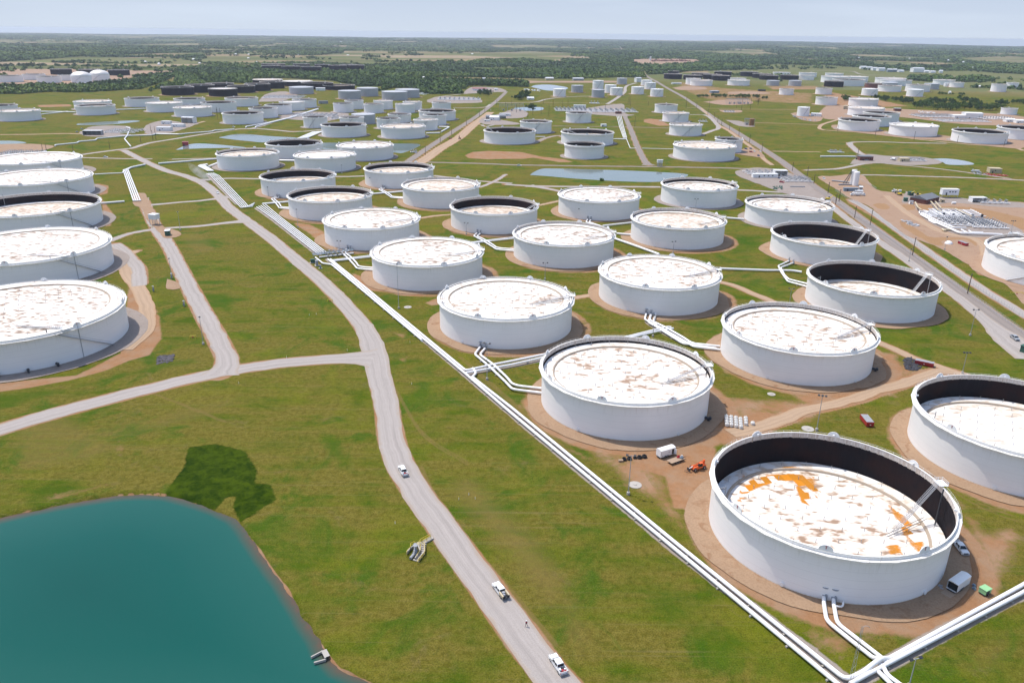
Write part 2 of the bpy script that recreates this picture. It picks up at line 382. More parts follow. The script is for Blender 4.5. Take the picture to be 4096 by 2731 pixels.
def patch(name, poly, mat, jit=.6, step=3., z=None, kind='structure'):
    """flat irregular sheet laid on the ground, poly in world metres"""
    P = smooth_line([(*p,) for p in poly]+[poly[0]], step)[:-1]; z = nextz() if z is None else z
    V = [Vector((p[0]+jit*(vnoise(p[0], p[1], 6, 3)-.5)*2, p[1]+jit*(vnoise(p[0]+40, p[1], 6, 3)-.5)*2, z)) for p in P]
    tri = tessellate_polygon([V]); me = bpy.data.meshes.new(name)
    fs = []
    for a, b, c in tri:
        n = (V[b]-V[a]).cross(V[c]-V[a]); fs.append((a, b, c) if n.z > 0 else (a, c, b))
    me.from_pydata([tuple(v) for v in V], [], fs); me.materials.append(mat); o = put(name, me)
    if kind: tag(o, kind=kind)
    return o

# ---- main gravel road and its branches
ribbon('gravel_road', 'O', [(283, 345), (340, 374), (385, 393), (425, 404), (468, 422), (500, 448), (528, 478), (568, 508), (620, 546), (680, 596), (745, 652), (800, 708), (838, 755), (857, 800), (873, 870), (888, 930), (896, 990), (916, 1060), (960, 1132), (1010, 1202), (1060, 1272), (1118, 1348), (1165, 1415), (1222, 1492), (1285, 1572), (1350, 1650)],
       [8, 8, 8.5, 8.5, 9, 9, 9, 9, 9, 9, 9, 9, 9.5, 11, 10, 9, 9, 9.3, 9.3, 9.2, 9, 9, 9, 9, 9, 9], m_gravel)
ribbon('gravel_road', 'O', [(-160, 1038), (0, 986), (120, 950), (250, 916), (370, 886), (470, 863), (560, 846), (650, 833), (740, 826), (820, 822), (858, 822)], 9.5, m_gravel, (0, 6))
ribbon('gravel_road', 'O', [(505, 862), (522, 832), (507, 792), (477, 736), (446, 680), (411, 612), (386, 562), (361, 526), (340, 484), (326, 455)], 8.5, m_gravel, (4, 2))
ribbon('gravel_road', 'O', [(250, 554), (300, 536), (370, 525), (450, 520), (520, 512), (573, 507)], 5.5, m_gravel, (0, 6))
ribbon('gravel_road', 'O', [(345, 471), (400, 466), (470, 460), (525, 452)], 5, m_gravel, (1, 4))
ribbon('gravel_road', 'O', [(183, 362), (215, 363), (300, 365), (350, 365)], 5, m_gravel)
ribbon('gravel_road', 'O', [(395, 366), (480, 364), (560, 362), (610, 359)], 5, m_gravel)
ribbon('gravel_road', 'O', [(462, 414), (520, 410), (600, 411)], 5.5, m_gravel, (4, 0))
ribbon('gravel_road', 'O', [(140, 362), (183, 356), (272, 344), (302, 341), (342, 329), (403, 319), (471, 308), (511, 302), (551, 296.5), (592, 296), (632, 299), (672, 303), (700, 302), (740, 297.5)], 7, m_gravel)
ribbon('gravel_road', 'O', [(572, 297), (610, 287), (640, 276), (680, 268)], 6, m_gravel)
ribbon('gravel_road', 'a', [(0, 1252), (400, 1248), (800, 1240), (1400, 1262), (1800, 1225), (2338, 1100)], 6, m_dirtroad)
ribbon('gravel_road', 'g', [(700, 350), (830, 352), (970, 345)], 5, m_gravel)
ribbon('gravel_road', 'g', [(1590, 342), (1760, 362), (1900, 383), (2060, 395), (2294, 412)], 5, m_gravel)
ribbon('gravel_road', 'g', [(2000, 448), (2080, 420), (2180, 370), (2240, 330)], 4, m_gravel)
ribbon('gravel_road', 'h', [(-60, 420), (0, 425), (250, 437), (600, 441), (1000, 442), (1330, 444)], 6.5, m_gravel)
ribbon('gravel_road', 'h', [(150, 432), (300, 455), (440, 485)], 6, m_gravel, (4, 0))
ribbon('gravel_road', 'h', [(2000, 470), (2180, 478), (2294, 486), (2420, 492)], 6, m_gravel)
ribbon('gravel_road', 'h', [(245, 607), (320, 592), (430, 566)], 4, m_dirtroad)
ribbon('gravel_road', 'g', [(1470, 724), (1600, 703), (1760, 690)], 4, m_dirtroad)
ribbon('dirt_road', 'l', [(330, 136), (560, 92), (800, 55)], 4.5, m_dirtroad)
ribbon('dirt_road', 'h', [(1850, 1290), (2000, 1330), (2140, 1392), (2294, 1452), (2380, 1500)], 4.5, m_dirtroad)
ribbon('dirt_road', 'm', [(-330, 1310), (-150, 1265), (0, 1222), (150, 1170), (300, 1108), (600, 1040), (800, 985), (1000, 915), (1200, 862), (1400, 795), (1560, 745), (1660, 755)], [7, 7, 7, 6.5, 6, 5.5, 5.5, 5.5, 6, 6, 6, 5], m_dirtroad)
ribbon('dirt_road', 'm', [(960, 480), (1120, 545), (1300, 630), (1480, 690), (1640, 745), (1800, 790)], 4.5, m_dirtroad)
ribbon('gravel_road', 'h', [(0, 247), (400, 253), (800, 258), (1160, 262), (1700, 270), (2294, 285)], 6, m_asph)
ribbon('gravel_road', 'g', [(1540, 222), (1700, 227), (2000, 234), (2294, 246)], 6, m_asph)
ribbon('service_road', 'O', [(1433, 262), (1449, 299), (1465, 339), (1481, 370), (1490, 380)], 7.5, m_asph, (0, 5))
ribbon('paved_road', 'O', [(926, 378), (942, 368), (992, 334), (1038, 304), (1083, 275.5), (1119, 249.5), (1143, 230), (1163, 211)], 9, m_asph)
ribbon('haul_road', 'O', [(935, 388), (972, 369), (1012, 341), (1054, 316), (1083, 291), (1103, 276), (1127, 258)], 14, m_dirtroad)
ribbon('paved_road', 'O', [(1424, 108), (1440, 128), (1462, 150), (1483, 173), (1509, 188.5), (1533, 203), (1563.5, 219.5), (1594, 239), (1618, 256), (1654, 281), (1694, 305), (1725, 325), (1765, 350), (1795, 371), (1830, 397), (1866.5, 426), (1918, 459), (1995, 516), (2071.6, 573), (2148.5, 629), (2225, 686), (2277, 722), (2352, 776), (2440, 840)], 9.5, m_asph)
ribbon('shoulder_road', 'i', [(420, 500), (600, 640), (760, 765), (1000, 935), (1250, 1105), (1500, 1290), (1700, 1430), (1860, 1560), (2000, 1680), (2140, 1790), (2294, 1910), (2400, 1990)], [6, 7, 7, 7, 7, 7, 7, 7.5, 9, 15, 17, 17], m_gravel)
ribbon('shoulder_road', 'i', [(740, 560), (850, 618), (1000, 715), (1150, 820), (1300, 928), (1600, 1138), (1900, 1345), (2200, 1530), (2400, 1650)], 7, m_gravel)
ribbon('dirt_track', 'd', [(980, 950), (1100, 1060), (1180, 1140), (1300, 1210), (1420, 1300), (1560, 1400), (1700, 1530), (1790, 1600)], 5, m_dirtroad)
ribbon('gravel_road', 'i', [(330, 295), (440, 290), (600, 284), (700, 268), (850, 238), (1050, 222)], 6, m_gravel)
ribbon('gravel_road', 'i', [(1050, 235), (1300, 258), (1600, 290), (2000, 345), (2180, 372)], 4, m_gravel)
ribbon('gravel_road', 'i', [(800, 338), (950, 337), (1300, 347), (1800, 362), (2294, 385), (2400, 390)], 5, m_gravel)
ribbon('gravel_road', 'e', [(345, 1345), (400, 1336), (700, 1335), (1000, 1345), (1450, 1352)], 6, m_gravel)
ribbon('gravel_road', 'e', [(345, 1345), (360, 1375), (400, 1410), (460, 1460), (560, 1500)], 8, m_gravel)
ribbon('gravel_road', 'e', [(0, 1175), (60, 1200), (400, 1222), (700, 1255), (1000, 1290), (1400, 1335), (1800, 1370), (2180, 1390), (2338, 1435)], 6, m_dirtroad)
ribbon('gravel_road', 'e', [(0, 1175), (30, 1140), (100, 1115), (200, 1085), (230, 1060), (150, 1030), (60, 1010)], 6, m_dirtroad)
ribbon('gravel_road', 'c', [(2080, 812), (1900, 818), (1700, 830), (1550, 850), (1430, 880), (1200, 888), (920, 890)], 7, m_gravel)
ribbon('gravel_road', 'c', [(490, 948), (700, 948), (860, 940), (920, 905)], 6, m_gravel)
ribbon('gravel_road', 'c', [(330, 820), (600, 790), (850, 772), (1100, 764)], 6, m_gravel)
ribbon('gravel_road', 'c', [(1040, 893), (1400, 885), (1900, 890), (2338, 900)], 4, m_dirtroad)
ribbon('gravel_road', 'd', [(-90, 905), (0, 850), (50, 815), (110, 765), (130, 700), (240, 662)], 8, m_gravel)
ribbon('gravel_road', 'd', [(820, 945), (1200, 955), (1700, 965), (2090, 968)], 4, m_dirtroad)
ribbon('gravel_road', 'd', [(1600, 1115), (1900, 1125), (2338, 1140)], 4, m_dirtroad)
ribbon('gravel_road', 'd', [(1800, 1440), (2100, 1447), (2338, 1450)], 4, m_dirtroad)
ribbon('gravel_road', 'd', [(0, 1160), (250, 1167), (640, 1178)], 4, m_asph)
ribbon('gravel_road', 'c', [(1640, 1152), (1900, 1158), (2338, 1160)], 4, m_asph)
ribbon('gravel_road', 'c', [(820, 1140), (860, 1160), (1010, 1135), (1260, 1130)], 5, m_gravel)
ribbon('gravel_road', 'c', [(1440, 1340), (1550, 1290), (1700, 1262), (1760, 1290)], 7, m_pad_grey)
ribbon('gravel_road', 'd', [(990, 1250), (1100, 1210), (1180, 1165), (1060, 1040), (960, 1025), (850, 1025)], 7, m_gravel)
ribbon('far_road', 'd', [(-2000, 520), (0, 560), (600, 540)], 7, m_dirtroad)
ribbon('far_road', 'e', [(-200, 522), (350, 530), (560, 570), (1500, 588), (2338, 600)], 8, m_gravel)
ribbon('far_road', 'c', [(790, 408), (870, 375), (955, 340)], 14, m_dirtroad)
ribbon('gravel_road', 'i', [(1700, 556), (1900, 565), (2294, 590)], 5, m_gravel)
ribbon('gravel_road', 'i', [(1600, 590), (1800, 618), (2000, 650), (2180, 690), (2294, 712)], 6, m_dirtroad)
# track round the left tanks
ribbon('dirt_track', 'j', [(1230, -330), (1100, -260), (1150, -120), (1235, 0), (1290, 120), (1330, 240), (1330, 360), (1270, 450), (1150, 560)], [5, 7, 8, 8, 8, 7, 6, 5, 4], m_dirtroad)
ribbon('dirt_track', 'f', [(1020, 955), (1100, 1010), (1180, 1100), (1240, 1180), (1250, 1330)], 8, m_gravel)

# ---- yards
patch('dirt_yard', pts('i', [(560, 348), (830, 336), (970, 465), (1150, 495), (1540, 545), (1850, 552), (2150, 575), (2400, 650), (2400, 1470), (2150, 1330), (1950, 1215), (1750, 1115), (1620, 1040), (1480, 965), (1240, 880), (1080, 760), (900, 615), (760, 560), (620, 470), (440, 355)]), m_yard, 1.2, 6)
m_soil = pad_material('berm_soil', (.26, .15, .07), (.36, .215, .11), (.30, .19, .10))
patch('soil_berm', pts('Q', [(-20, 375), (120, 360), (250, 372), (300, 420), (200, 470), (40, 460)]), m_soil, 1.2, 3); patch('soil_berm', pts('Q', [(330, 380), (560, 380), (620, 430), (560, 500), (360, 460)]), m_soil, 1.2, 3)
patch('soil_berm', pts('Q', [(740, 400), (1000, 400), (1300, 420), (1700, 480), (2287, 620), (2400, 680), (2400, 850), (1900, 720), (1620, 620), (1350, 580), (1230, 530), (1020, 432), (780, 430)]), m_soil, 1.2, 4)
patch('soil_berm', pts('Q', [(0, 640), (140, 720), (400, 880), (560, 960), (900, 970), (1200, 980), (1390, 1040), (1400, 1130), (1200, 1010), (900, 1020), (760, 1050), (800, 1110), (640, 1110), (380, 980), (120, 830), (0, 730)]), m_soil, 1.2, 3)
patch('soil_berm', pts('S', [(1060, 890), (1200, 860), (1340, 870), (1450, 950), (1380, 1000), (1200, 980)]), m_soil, 1., 3)
ribbon('dirt_track', 'Q', [(-250, 200), (-50, 380), (150, 530), (420, 690), (700, 840), (1000, 930), (1260, 960), (1450, 1040), (1570, 1180), (1560, 1350), (1480, 1500), (1560, 1650)], 6.5, m_dirtroad)
patch('gravel_yard', pts('Q', [(330, 520), (700, 480), (1300, 580), (1700, 640), (2100, 760), (2250, 900), (1800, 960), (1100, 930), (560, 700)]), m_pad_grey, 1.2, 4)
patch('gravel_yard', pts('Q', [(100, 120), (400, 190), (760, 220), (1100, 235), (1400, 280), (2000, 310), (2287, 340), (2287, 420), (1700, 400), (1000, 330), (700, 360), (300, 320), (50, 330)]), m_pad_grey, 1.2, 4)
patch('gravel_yard', pts('i', [(-290, 300), (-100, 272), (150, 300), (300, 380), (430, 480), (540, 560), (420, 565), (180, 512), (-80, 420), (-270, 345)]), m_pad_grey, 1.5, 6)
patch('gravel_yard', pts('i', [(780, 190), (900, 150), (1050, 165), (1400, 180), (1560, 230), (1300, 250), (1050, 235), (850, 235), (740, 240)]), m_pad_grey, 1.5, 6)
patch('gravel_yard', pts('d', [(-320, 950), (0, 905), (100, 910), (120, 1010), (220, 1025), (140, 1040), (-20, 1040), (-380, 1010), (-520, 985)]), m_pad_grey, 2, 8)
patch('gravel_yard', pts('c', [(780, 1110), (830, 1060), (1000, 1020), (1200, 960), (1340, 1000), (1290, 1060), (1020, 1075), (1240, 1120), (1230, 1138), (900, 1140)]), m_pad_grey, 2, 8)
patch('gravel_yard', pts('c', [(190, 860), (330, 820), (700, 825), (830, 880), (620, 895), (240, 890)]), m_pad_grey, 2, 8)
patch('gravel_yard', pts('c', [(620, 760), (720, 710), (1000, 720), (1100, 760), (940, 770), (640, 785)]), m_pad_grey, 2, 8)
patch('dirt_yard', pts('c', [(1000, 625), (1450, 640), (1900, 640), (2338, 640), (2338, 660), (1500, 660), (1350, 665), (1000, 640)]), m_yard, 2, 15)
patch('gravel_yard', pts('a', [(900, 1230), (1050, 1160), (1350, 1150), (1490, 1170), (1360, 1240), (1500, 1250), (1400, 1275), (1000, 1272)]), m_pad_grey, 2, 8)
patch('gravel_yard', pts('a', [(1620, 1190), (1720, 1120), (1900, 1090), (2060, 1110), (2270, 1120), (1950, 1230), (1700, 1250)]), m_pad_grey, 2, 8)
patch('dirt_yard', pts('a', [(-200, 1380), (0, 1362), (350, 1358), (620, 1385), (450, 1440), (200, 1470), (-200, 1500)]), m_pad_tan, 2, 8)
patch('gravel_yard', pts('b', [(600, 880), (700, 790), (900, 760), (1050, 800), (1000, 830), (860, 870)]), m_pad_grey, 2, 8)
patch('gravel_yard', pts('b', [(940, 1010), (1100, 990), (1560, 1005), (1640, 1030), (1400, 1100), (1120, 1090), (830, 1060)]), m_pad_grey, 2, 8)
patch('dirt_yard', pts('e', [(0, 1000), (100, 925), (300, 920), (480, 960), (760, 950), (920, 960), (1130, 970), (1800, 1000), (2338, 1050), (2338, 1140), (1900, 1145), (1500, 1120), (1000, 1060), (800, 1050), (500, 1080), (300, 1060), (200, 1080), (60, 1070)]), m_yard, 2, 10)
patch('dirt_yard', pts('e', [(130, 1165), (200, 1140), (600, 1180), (800, 1215), (1400, 1260), (1700, 1300), (2338, 1300), (2338, 1400), (2100, 1400), (1500, 1330), (1000, 1290), (400, 1225), (190, 1195)]), m_yard, 2, 8)
patch('dirt_yard', pts('d', [(650, 720), (800, 700), (1000, 710), (1040, 735), (760, 745)]), m_yard, 2, 10)
patch('dirt_yard', pts('d', [(1180, 970), (1430, 975), (1430, 1000), (1250, 1000)]), m_yard, 2, 6)
patch('dirt_yard', pts('d', [(1000, 880), (1250, 855), (1500, 850), (1560, 900), (1250, 915)]), m_yard, 2, 6)
patch('gravel_yard', pts('d', [(1260, 1085), (1400, 1095), (1500, 1120), (1590, 1160), (1420, 1155)]), m_pad_grey, 2, 6)
patch('dirt_yard', pts('d', [(1290, 765), (1560, 760), (1760, 775), (1700, 790), (1320, 790)]), m_yard, 2, 6)
patch('dirt_yard', pts('d', [(2000, 1015), (2080, 1000), (2338, 1030), (2338, 1100), (2150, 1090)]), m_yard, 2, 6)
patch('dirt_yard', pts('d', [(1370, 1470), (1500, 1400), (1640, 1430), (1700, 1510), (1560, 1500)]), m_yard, 2, 5)
patch('dirt_yard', pts('a', [(-100, 520), (200, 505), (560, 505), (900, 500), (1500, 520), (2100, 530), (2140, 570), (1500, 600), (1300, 640), (700, 680), (-100, 660)]), m_yard, 3, 20)
patch('dirt_yard', pts('b', [(880, 540), (1300, 530), (1700, 520), (1850, 480), (2180, 490), (2100, 540), (1500, 550), (1000, 565)]), m_yard, 3, 20)
patch('dirt_yard', pts('d', [(180, 405), (420, 385), (900, 395), (1010, 420), (800, 450), (400, 450), (260, 430)]), m_yard, 3, 25)
patch('dirt_yard', pts('f', [(1190, 505), (1290, 500), (1340, 580), (1370, 640), (1410, 730), (1460, 800), (1600, 840), (1610, 885), (1480, 900), (1400, 820), (1320, 740), (1270, 640), (1200, 600)]), m_pad_tan, .8, 3)
patch('dirt_yard', pts('f', [(1495, 1270), (1590, 1300), (1610, 1355), (1495, 1360)]), m_pad_tan, .4, 3)

# ---- ponds
def pond(cr, outline, mat, name='pond', z=-.35, step=4):
    P = pts(cr, outline); S = smooth_line([(*p,) for p in P]+[P[0]], step)[:-1]
    return [(float(a[0]), float(a[1])) for a in S]
PONDS = []
for cr, ol, nm, col, rough in (
    ('n', [(-500, 520), (0, 408), (200, 362), (400, 322), (600, 286), (800, 254), (1000, 245), (1160, 250), (1300, 283), (1500, 352), (1620, 412), (1700, 482), (1762, 570), (1832, 682), (1905, 792), (1985, 892), (2065, 1012), (2135, 1142), (2200, 1240), (2245, 1320), (2305, 1400), (2360, 1460), (2500, 1700), (-700, 1700)], 'pond', None, .12),
    ('h', [(160, 333), (260, 282), (400, 277), (900, 290), (1300, 307), (1535, 322), (1560, 345), (1340, 392), (1000, 390), (600, 368), (330, 345)], 'pond', (.15, .185, .18), .06),
    ('b', [(150, 1282), (400, 1242), (750, 1267), (1020, 1282), (1040, 1300), (700, 1336), (500, 1323), (280, 1300)], 'pond', (.15, .185, .19), .06),
    ('f', [(1570, 111), (1690, 62), (1840, 54), (2200, 88), (1980, 92), (1700, 100)], 'pond', (.22, .26, .27), .06),
    ('g', [(560, 60), (620, 46), (730, 46), (1200, 52), (1465, 62), (1320, 134), (1225, 132), (900, 130), (600, 100)], 'pond', (.10, .14, .13), .05),
    ('c', [(1380, 706), (1440, 686), (1600, 682), (1790, 713), (1740, 744), (1560, 746)], 'pond', (.24, .30, .36), .05),
    ('c', [(1190, 946), (1330, 936), (1510, 940), (1480, 974), (1210, 974)], 'pond', (.25, .34, .42), .05),
    ('i', [(1430, 191), (1600, 187), (1780, 211), (1838, 240), (1620, 242), (1560, 217)], 'pond', (.28, .30, .33), .05),
    ('a', [(890, 1122), (1200, 1102), (1520, 1088), (1575, 1100), (1250, 1134), (900, 1140)], 'pond', (.16, .20, .18), .05),
    ('a', [(-200, 1325), (0, 1318), (200, 1322), (290, 1345), (0, 1362), (-200, 1360)], 'pond', (.16, .20, .15), .05),
    ('c', [(-300, 402), (0, 398), (300, 405), (625, 425), (0, 420), (-300, 416)], 'pond', (.5, .5, .5), .05),
    ('b', [(2180, 398), (2338, 402), (2338, 416), (2200, 412)], 'pond', (.5, .5, .5), .05),
    ('d', [(1330, 612), (1400, 608), (1520, 616), (1420, 626)], 'pond', (.4, .45, .5), .05)):
    P = pond(cr, ol, None); PONDS.append(P)
    if col is None:
        t = NT('pond_turquoise'); w = t.world()
        d = t.attr('depth'); n = t.noise(w, .03, 4, .6)
        c = t.ramp(t.math('ADD', d, t.math('MULTIPLY', t.math('SUBTRACT', n, .5), .05)), [(0., (.10, .07, .05)), (.012, (.07, .075, .055)), (.05, (.012, .088, .072)), (.35, (.004, .074, .060)), (1., (.002, .058, .047))])
        t.bump(t.noise(w, 1.0, 5, .7), .25, .12); mat = t.done(c, .12, spec=.10)
        # water sheet with the distance from the bank stored per vertex
        xs = np.arange(-260, 60, 2.0); ys = np.arange(60, 260, 2.0); X, Y = np.meshgrid(xs, ys, indexing='ij')
        ins = inpoly(X, Y, P); dd = segdist(X, Y, P); keep = ins | (dd < 4.)
        D = np.where(ins, dd, 0)/60.
        idx = -np.ones(X.shape, int); idx[keep] = np.arange(keep.sum())
        V = np.stack([X[keep], Y[keep], np.full(keep.sum(), -.75)], 1)
        F = [(int(idx[i, j]), int(idx[i+1, j]), int(idx[i+1, j+1]), int(idx[i, j+1])) for i in range(len(xs)-1) for j in range(len(ys)-1) if min(idx[i, j], idx[i+1, j], idx[i+1, j+1], idx[i, j+1]) >= 0]
        me = bpy.data.meshes.new('pond'); me.from_pydata(V.tolist(), [], F); me.materials.append(mat)
        me.attributes.new('depth', 'FLOAT', 'POINT').data.foreach_set('value', np.clip(D[keep], 0, 1).astype(np.float32)); o = put('pond', me); tag(o, kind='structure')
    else:
        mat = water_material('pond_water', col, rough)
        g = segdist; cx = sum(p[0] for p in P)/len(P); cy = sum(p[1] for p in P)/len(P)
        V = [(cx+(x-cx)*1.01, cy+(y-cy)*1.01, -.35) for x, y in P]
        tri = tessellate_polygon([[Vector(v) for v in V]]); me = bpy.data.meshes.new('pond')
        fs = [(a, b, c) if ((V[b][0]-V[a][0])*(V[c][1]-V[a][1])-(V[b][1]-V[a][1])*(V[c][0]-V[a][0])) > 0 else (a, c, b) for a, b, c in tri]
        me.from_pydata(V, [], fs); me.materials.append(mat); tag(put('pond', me), kind='structure')

# ---- woodland layout (readings of where woods and clearings lie, projected to the ground)
WOOD = [('a', [(-300, 710), (150, 705), (260, 715), (360, 690), (650, 705), (900, 705), (1300, 660), (1600, 625), (1900, 605), (1950, 615), (1740, 690), (1600, 735), (1000, 770), (700, 770), (550, 765), (250, 790), (-300, 790)]),
        ('a', [(2030, 590), (2338, 500), (2600, 560), (2700, 620), (2400, 680), (2338, 690), (1740, 740), (1660, 790), (1900, 670), (1980, 690)]),
        ('b', [(-300, 500), (100, 470), (530, 520), (700, 560), (900, 575), (960, 605), (1300, 612), (1700, 585), (2000, 575), (2338, 560), (2338, 690), (2020, 700), (1760, 705), (1460, 640), (1230, 625), (890, 610), (540, 610), (530, 670), (340, 660), (-300, 690)]),
        ('b', [(1980, 760), (2050, 690), (2338, 665), (2700, 665), (2900, 720), (2880, 780), (2500, 780), (2338, 720), (2160, 720)]),
        ('c', [(-300, 470), (0, 450), (300, 480), (600, 500), (900, 530), (1500, 500), (2000, 500), (2338, 520), (2338, 600), (1900, 615), (1300, 612), (900, 600), (500, 590), (0, 610), (-300, 620)]),
        ('c', [(-200, 630), (200, 625), (640, 640), (1000, 650), (1350, 660), (1340, 710), (1100, 700), (650, 690), (640, 735), (200, 715), (-200, 690)]),
        ('c', [(0, 720), (300, 700), (560, 730), (590, 790), (200, 790), (0, 760)]),
        ('c', [(580, 490), (620, 440), (800, 410), (1300, 400), (1650, 430), (1500, 470), (1300, 470), (900, 465)]),
        ('d', [(-600, 470), (-300, 520), (0, 540), (300, 545), (350, 600), (0, 600), (-600, 590)]),
        ('d', [(-600, 400), (0, 395), (200, 430), (290, 500), (0, 525), (-600, 500)]),
        ('d', [(330, 500), (600, 470), (900, 455), (1100, 420), (1400, 415), (1880, 430), (1600, 480), (1360, 500), (1200, 520), (850, 530), (600, 560), (380, 570)]),
        ('e', [(-450, 430), (0, 400), (300, 405), (520, 430), (620, 465), (900, 480), (1300, 470), (1500, 455), (2000, 450), (2400, 470), (2400, 560), (2000, 540), (1750, 510), (1500, 505), (1000, 515), (850, 510), (650, 480), (300, 470), (120, 450), (-450, 450)]),
        ('e', [(1030, 590), (1300, 595), (1500, 600), (1520, 640), (1250, 650), (1000, 630)]),
        ('e', [(1560, 610), (1800, 590), (2000, 620), (1900, 655), (1560, 650)]),
        ]
CLEAR = [('a', [(-300, 420), (0, 425), (500, 400), (900, 370), (1500, 380), (2000, 370), (2400, 400), (2400, 480), (2000, 560), (1500, 600), (1000, 660), (-300, 680)]),
         ('b', [(0, 350), (600, 330), (900, 350), (1300, 360), (1700, 330), (2338, 330), (2338, 450), (1800, 470), (1300, 440), (900, 440), (500, 480), (0, 430)]),
         ('b', [(380, 220), (700, 222), (880, 260), (600, 280), (200, 275)]), ('b', [(950, 245), (1200, 240), (1220, 262), (1000, 265)]),
         ('c', [(0, 360), (530, 340), (850, 345), (1300, 355), (1600, 400), (1300, 400), (850, 400), (600, 440), (0, 440)]),
         ('c', [(540, 500), (640, 480), (1480, 470), (1400, 505), (900, 530), (560, 528)]),
         ('c', [(240, 305), (790, 305), (800, 320), (240, 320)]),
         ('d', [(180, 390), (900, 385), (1020, 420), (700, 460), (300, 470), (200, 430)]),
         ('d', [(1060, 520), (1400, 495), (1880, 435), (2340, 435), (2340, 600), (1050, 560)]),
         ('e', [(0, 440), (120, 455), (650, 490), (850, 520), (1400, 520), (1750, 515), (2000, 545), (2400, 565), (2400, 1200), (0, 1000)]),
         ('e', [(520, 410), (1100, 410), (1680, 420), (1600, 470), (1250, 470), (900, 475), (680, 465)]),
         ('O', [(-200, 196), (300, 196), (480, 190), (700, 185), (1170, 190), (1240, 180), (1480, 185), (1560, 170), (2600, 205), (2600, 1700), (-300, 1700)])]
WOODP = [[(CR[c][0]+x*CR[c][2], CR[c][1]+y*CR[c][2]) for x, y in l] for c, l in WOOD]
CLEARP = [[(CR[c][0]+x*CR[c][2], CR[c][1]+y*CR[c][2]) for x, y in l] for c, l in CLEAR]
def wood_density(X, Y):
    X = np.asarray(X, float); Y = np.asarray(Y, float); r = np.hypot(X, Y)
    ok = Y > np.abs(X)*.4
    px, py = to_px(X, np.where(ok, Y, 1e3)); py = np.where(ok, py, 9999)
    n = vnoise(X, Y*.62, 900, 4)
    row = vnoise(X*.9, Y*.25, 420, 3)
    d = np.clip((n*.6+row*.4-.425)/.05, 0, 1)*.95
    near = r < 2600
    d = np.where(near, 0, d)
    for p in CLEARP: d = np.where(inpoly(px, py, p), np.minimum(d, np.clip((vnoise(X, Y, 170, 2)-.62)*.5, 0, .08)+.85*(np.abs(vnoise(X*.7, Y*2.2, 700, 2)-.5) < .010)*(r > 2350)), d)
    for p in WOODP: d = np.where(inpoly(px, py, p), 1., d)
    side = ~ok & (r > 2500)
    d = np.where(side, np.clip((n-.45)/.08, 0, 1), d)
    return d
def relief(X, Y):
    r = np.hypot(X, Y); k = np.clip((r-3200)/4000, 0, 1)
    return k*(vnoise(X, Y, 2600, 3)-.5)*62 - k*2

# ---- the ground: one sheet, finer towards the terminal
aa = np.concatenate([np.arange(-43, 43.01, .17), np.arange(45, 317, 4.)]); aa = np.radians(aa); na = len(aa)
rr = [70.]
while rr[-1] < 21000: rr.append(rr[-1]*(1.0052 if rr[-1] < 2500 else 1.012))
rr = np.array(rr); nr = len(rr)
A, RR = np.meshgrid(aa, rr, indexing='ij'); X = RR*np.sin(A); Y = RR*np.cos(A)
Z = np.full(X.shape, -.04)+relief(X, Y)
attr = {k: np.zeros(X.shape) for k in ('dirt', 'gravel', 'reed', 'lush', 'dry', 'far', 'wood', 'meadow')}
near = (RR < 2600) & (np.abs(A) < .9)
for k, P in enumerate(PONDS):
    P = np.array(P); m = near & (X > P[:, 0].min()-12) & (X < P[:, 0].max()+12) & (Y > P[:, 1].min()-12) & (Y < P[:, 1].max()+12)
    if not m.any(): continue
    pl = [tuple(p) for p in P]; x, y = X[m], Y[m]; d = segdist(x, y, pl); s = np.where(inpoly(x, y, pl), d, -d)
    big = k == 0; bk = 'dirt' if k == 0 else 'gravel'; dep = 2.2 if big else 1.2
    jag = (vnoise(x, y, 4, 3)-.5)*(1.6 if big else 1.)
    Z[m] = np.minimum(Z[m], -.04-dep*np.clip((s+jag+(1.0 if big else 1.5))/(2.6 if big else 4.), 0, 1))
    if big: attr['dirt'][m] = np.maximum(attr['dirt'][m], np.clip(1.0-np.abs(s+.1)/.9, 0, .9)*np.clip((vnoise(x, y, 14, 2)-.25)*3, .25, 1))
def paint(key, cr, poly, feather, amt=1.):
    P = pts(cr, poly); px = [p[0] for p in P]; py = [p[1] for p in P]; f = feather
    m = near & (X > min(px)-f) & (X < max(px)+f) & (Y > min(py)-f) & (Y < max(py)+f)
    if m.any(): attr[key][m] = np.maximum(attr[key][m], amt*soft(X[m], Y[m], P, feather))
# worn soil around the works in the front rows
paint('dirt', 'p', [(-330, -180), (-200, -250), (60, -230), (260, -60), (230, 160), (100, 350), (60, 330), (0, 330), (-60, 120), (-250, 60)], 4, 1.25)
paint('dirt', 'm', [(-420, 1200), (0, 1100), (120, 1180), (0, 1330), (-250, 1400), (-420, 1400)], 6, 1.1)
paint('dirt', 'm', [(960, 560), (1200, 590), (1180, 800), (1280, 830), (900, 960), (500, 1080), (300, 1040), (200, 960), (600, 930), (900, 900), (1110, 800), (1100, 680)], 6, .85)
paint('dirt', 'p', [(1860, 200), (2100, 500), (2300, 400), (2352, 560), (2250, 800), (2060, 930), (1900, 1020), (1700, 1100), (1350, 1150), (1150, 1120), (1000, 1060), (1200, 1000), (1800, 980), (2050, 800), (2000, 560)], 9, .82)
paint('dirt', 'p', [(80, 190), (230, 130), (240, 420), (620, 830), (1000, 1000), (980, 1080), (600, 920), (300, 700), (150, 520)], 6, .9)
paint('dirt', 'c', [(640, 1490), (720, 1450), (900, 1438), (1250, 1450), (1480, 1500), (1300, 1525), (900, 1530), (680, 1520)], 6, 1.2)
paint('dirt', 'c', [(1250, 1490), (1500, 1500), (1760, 1530), (1900, 1568), (1700, 1568)], 5, .8)
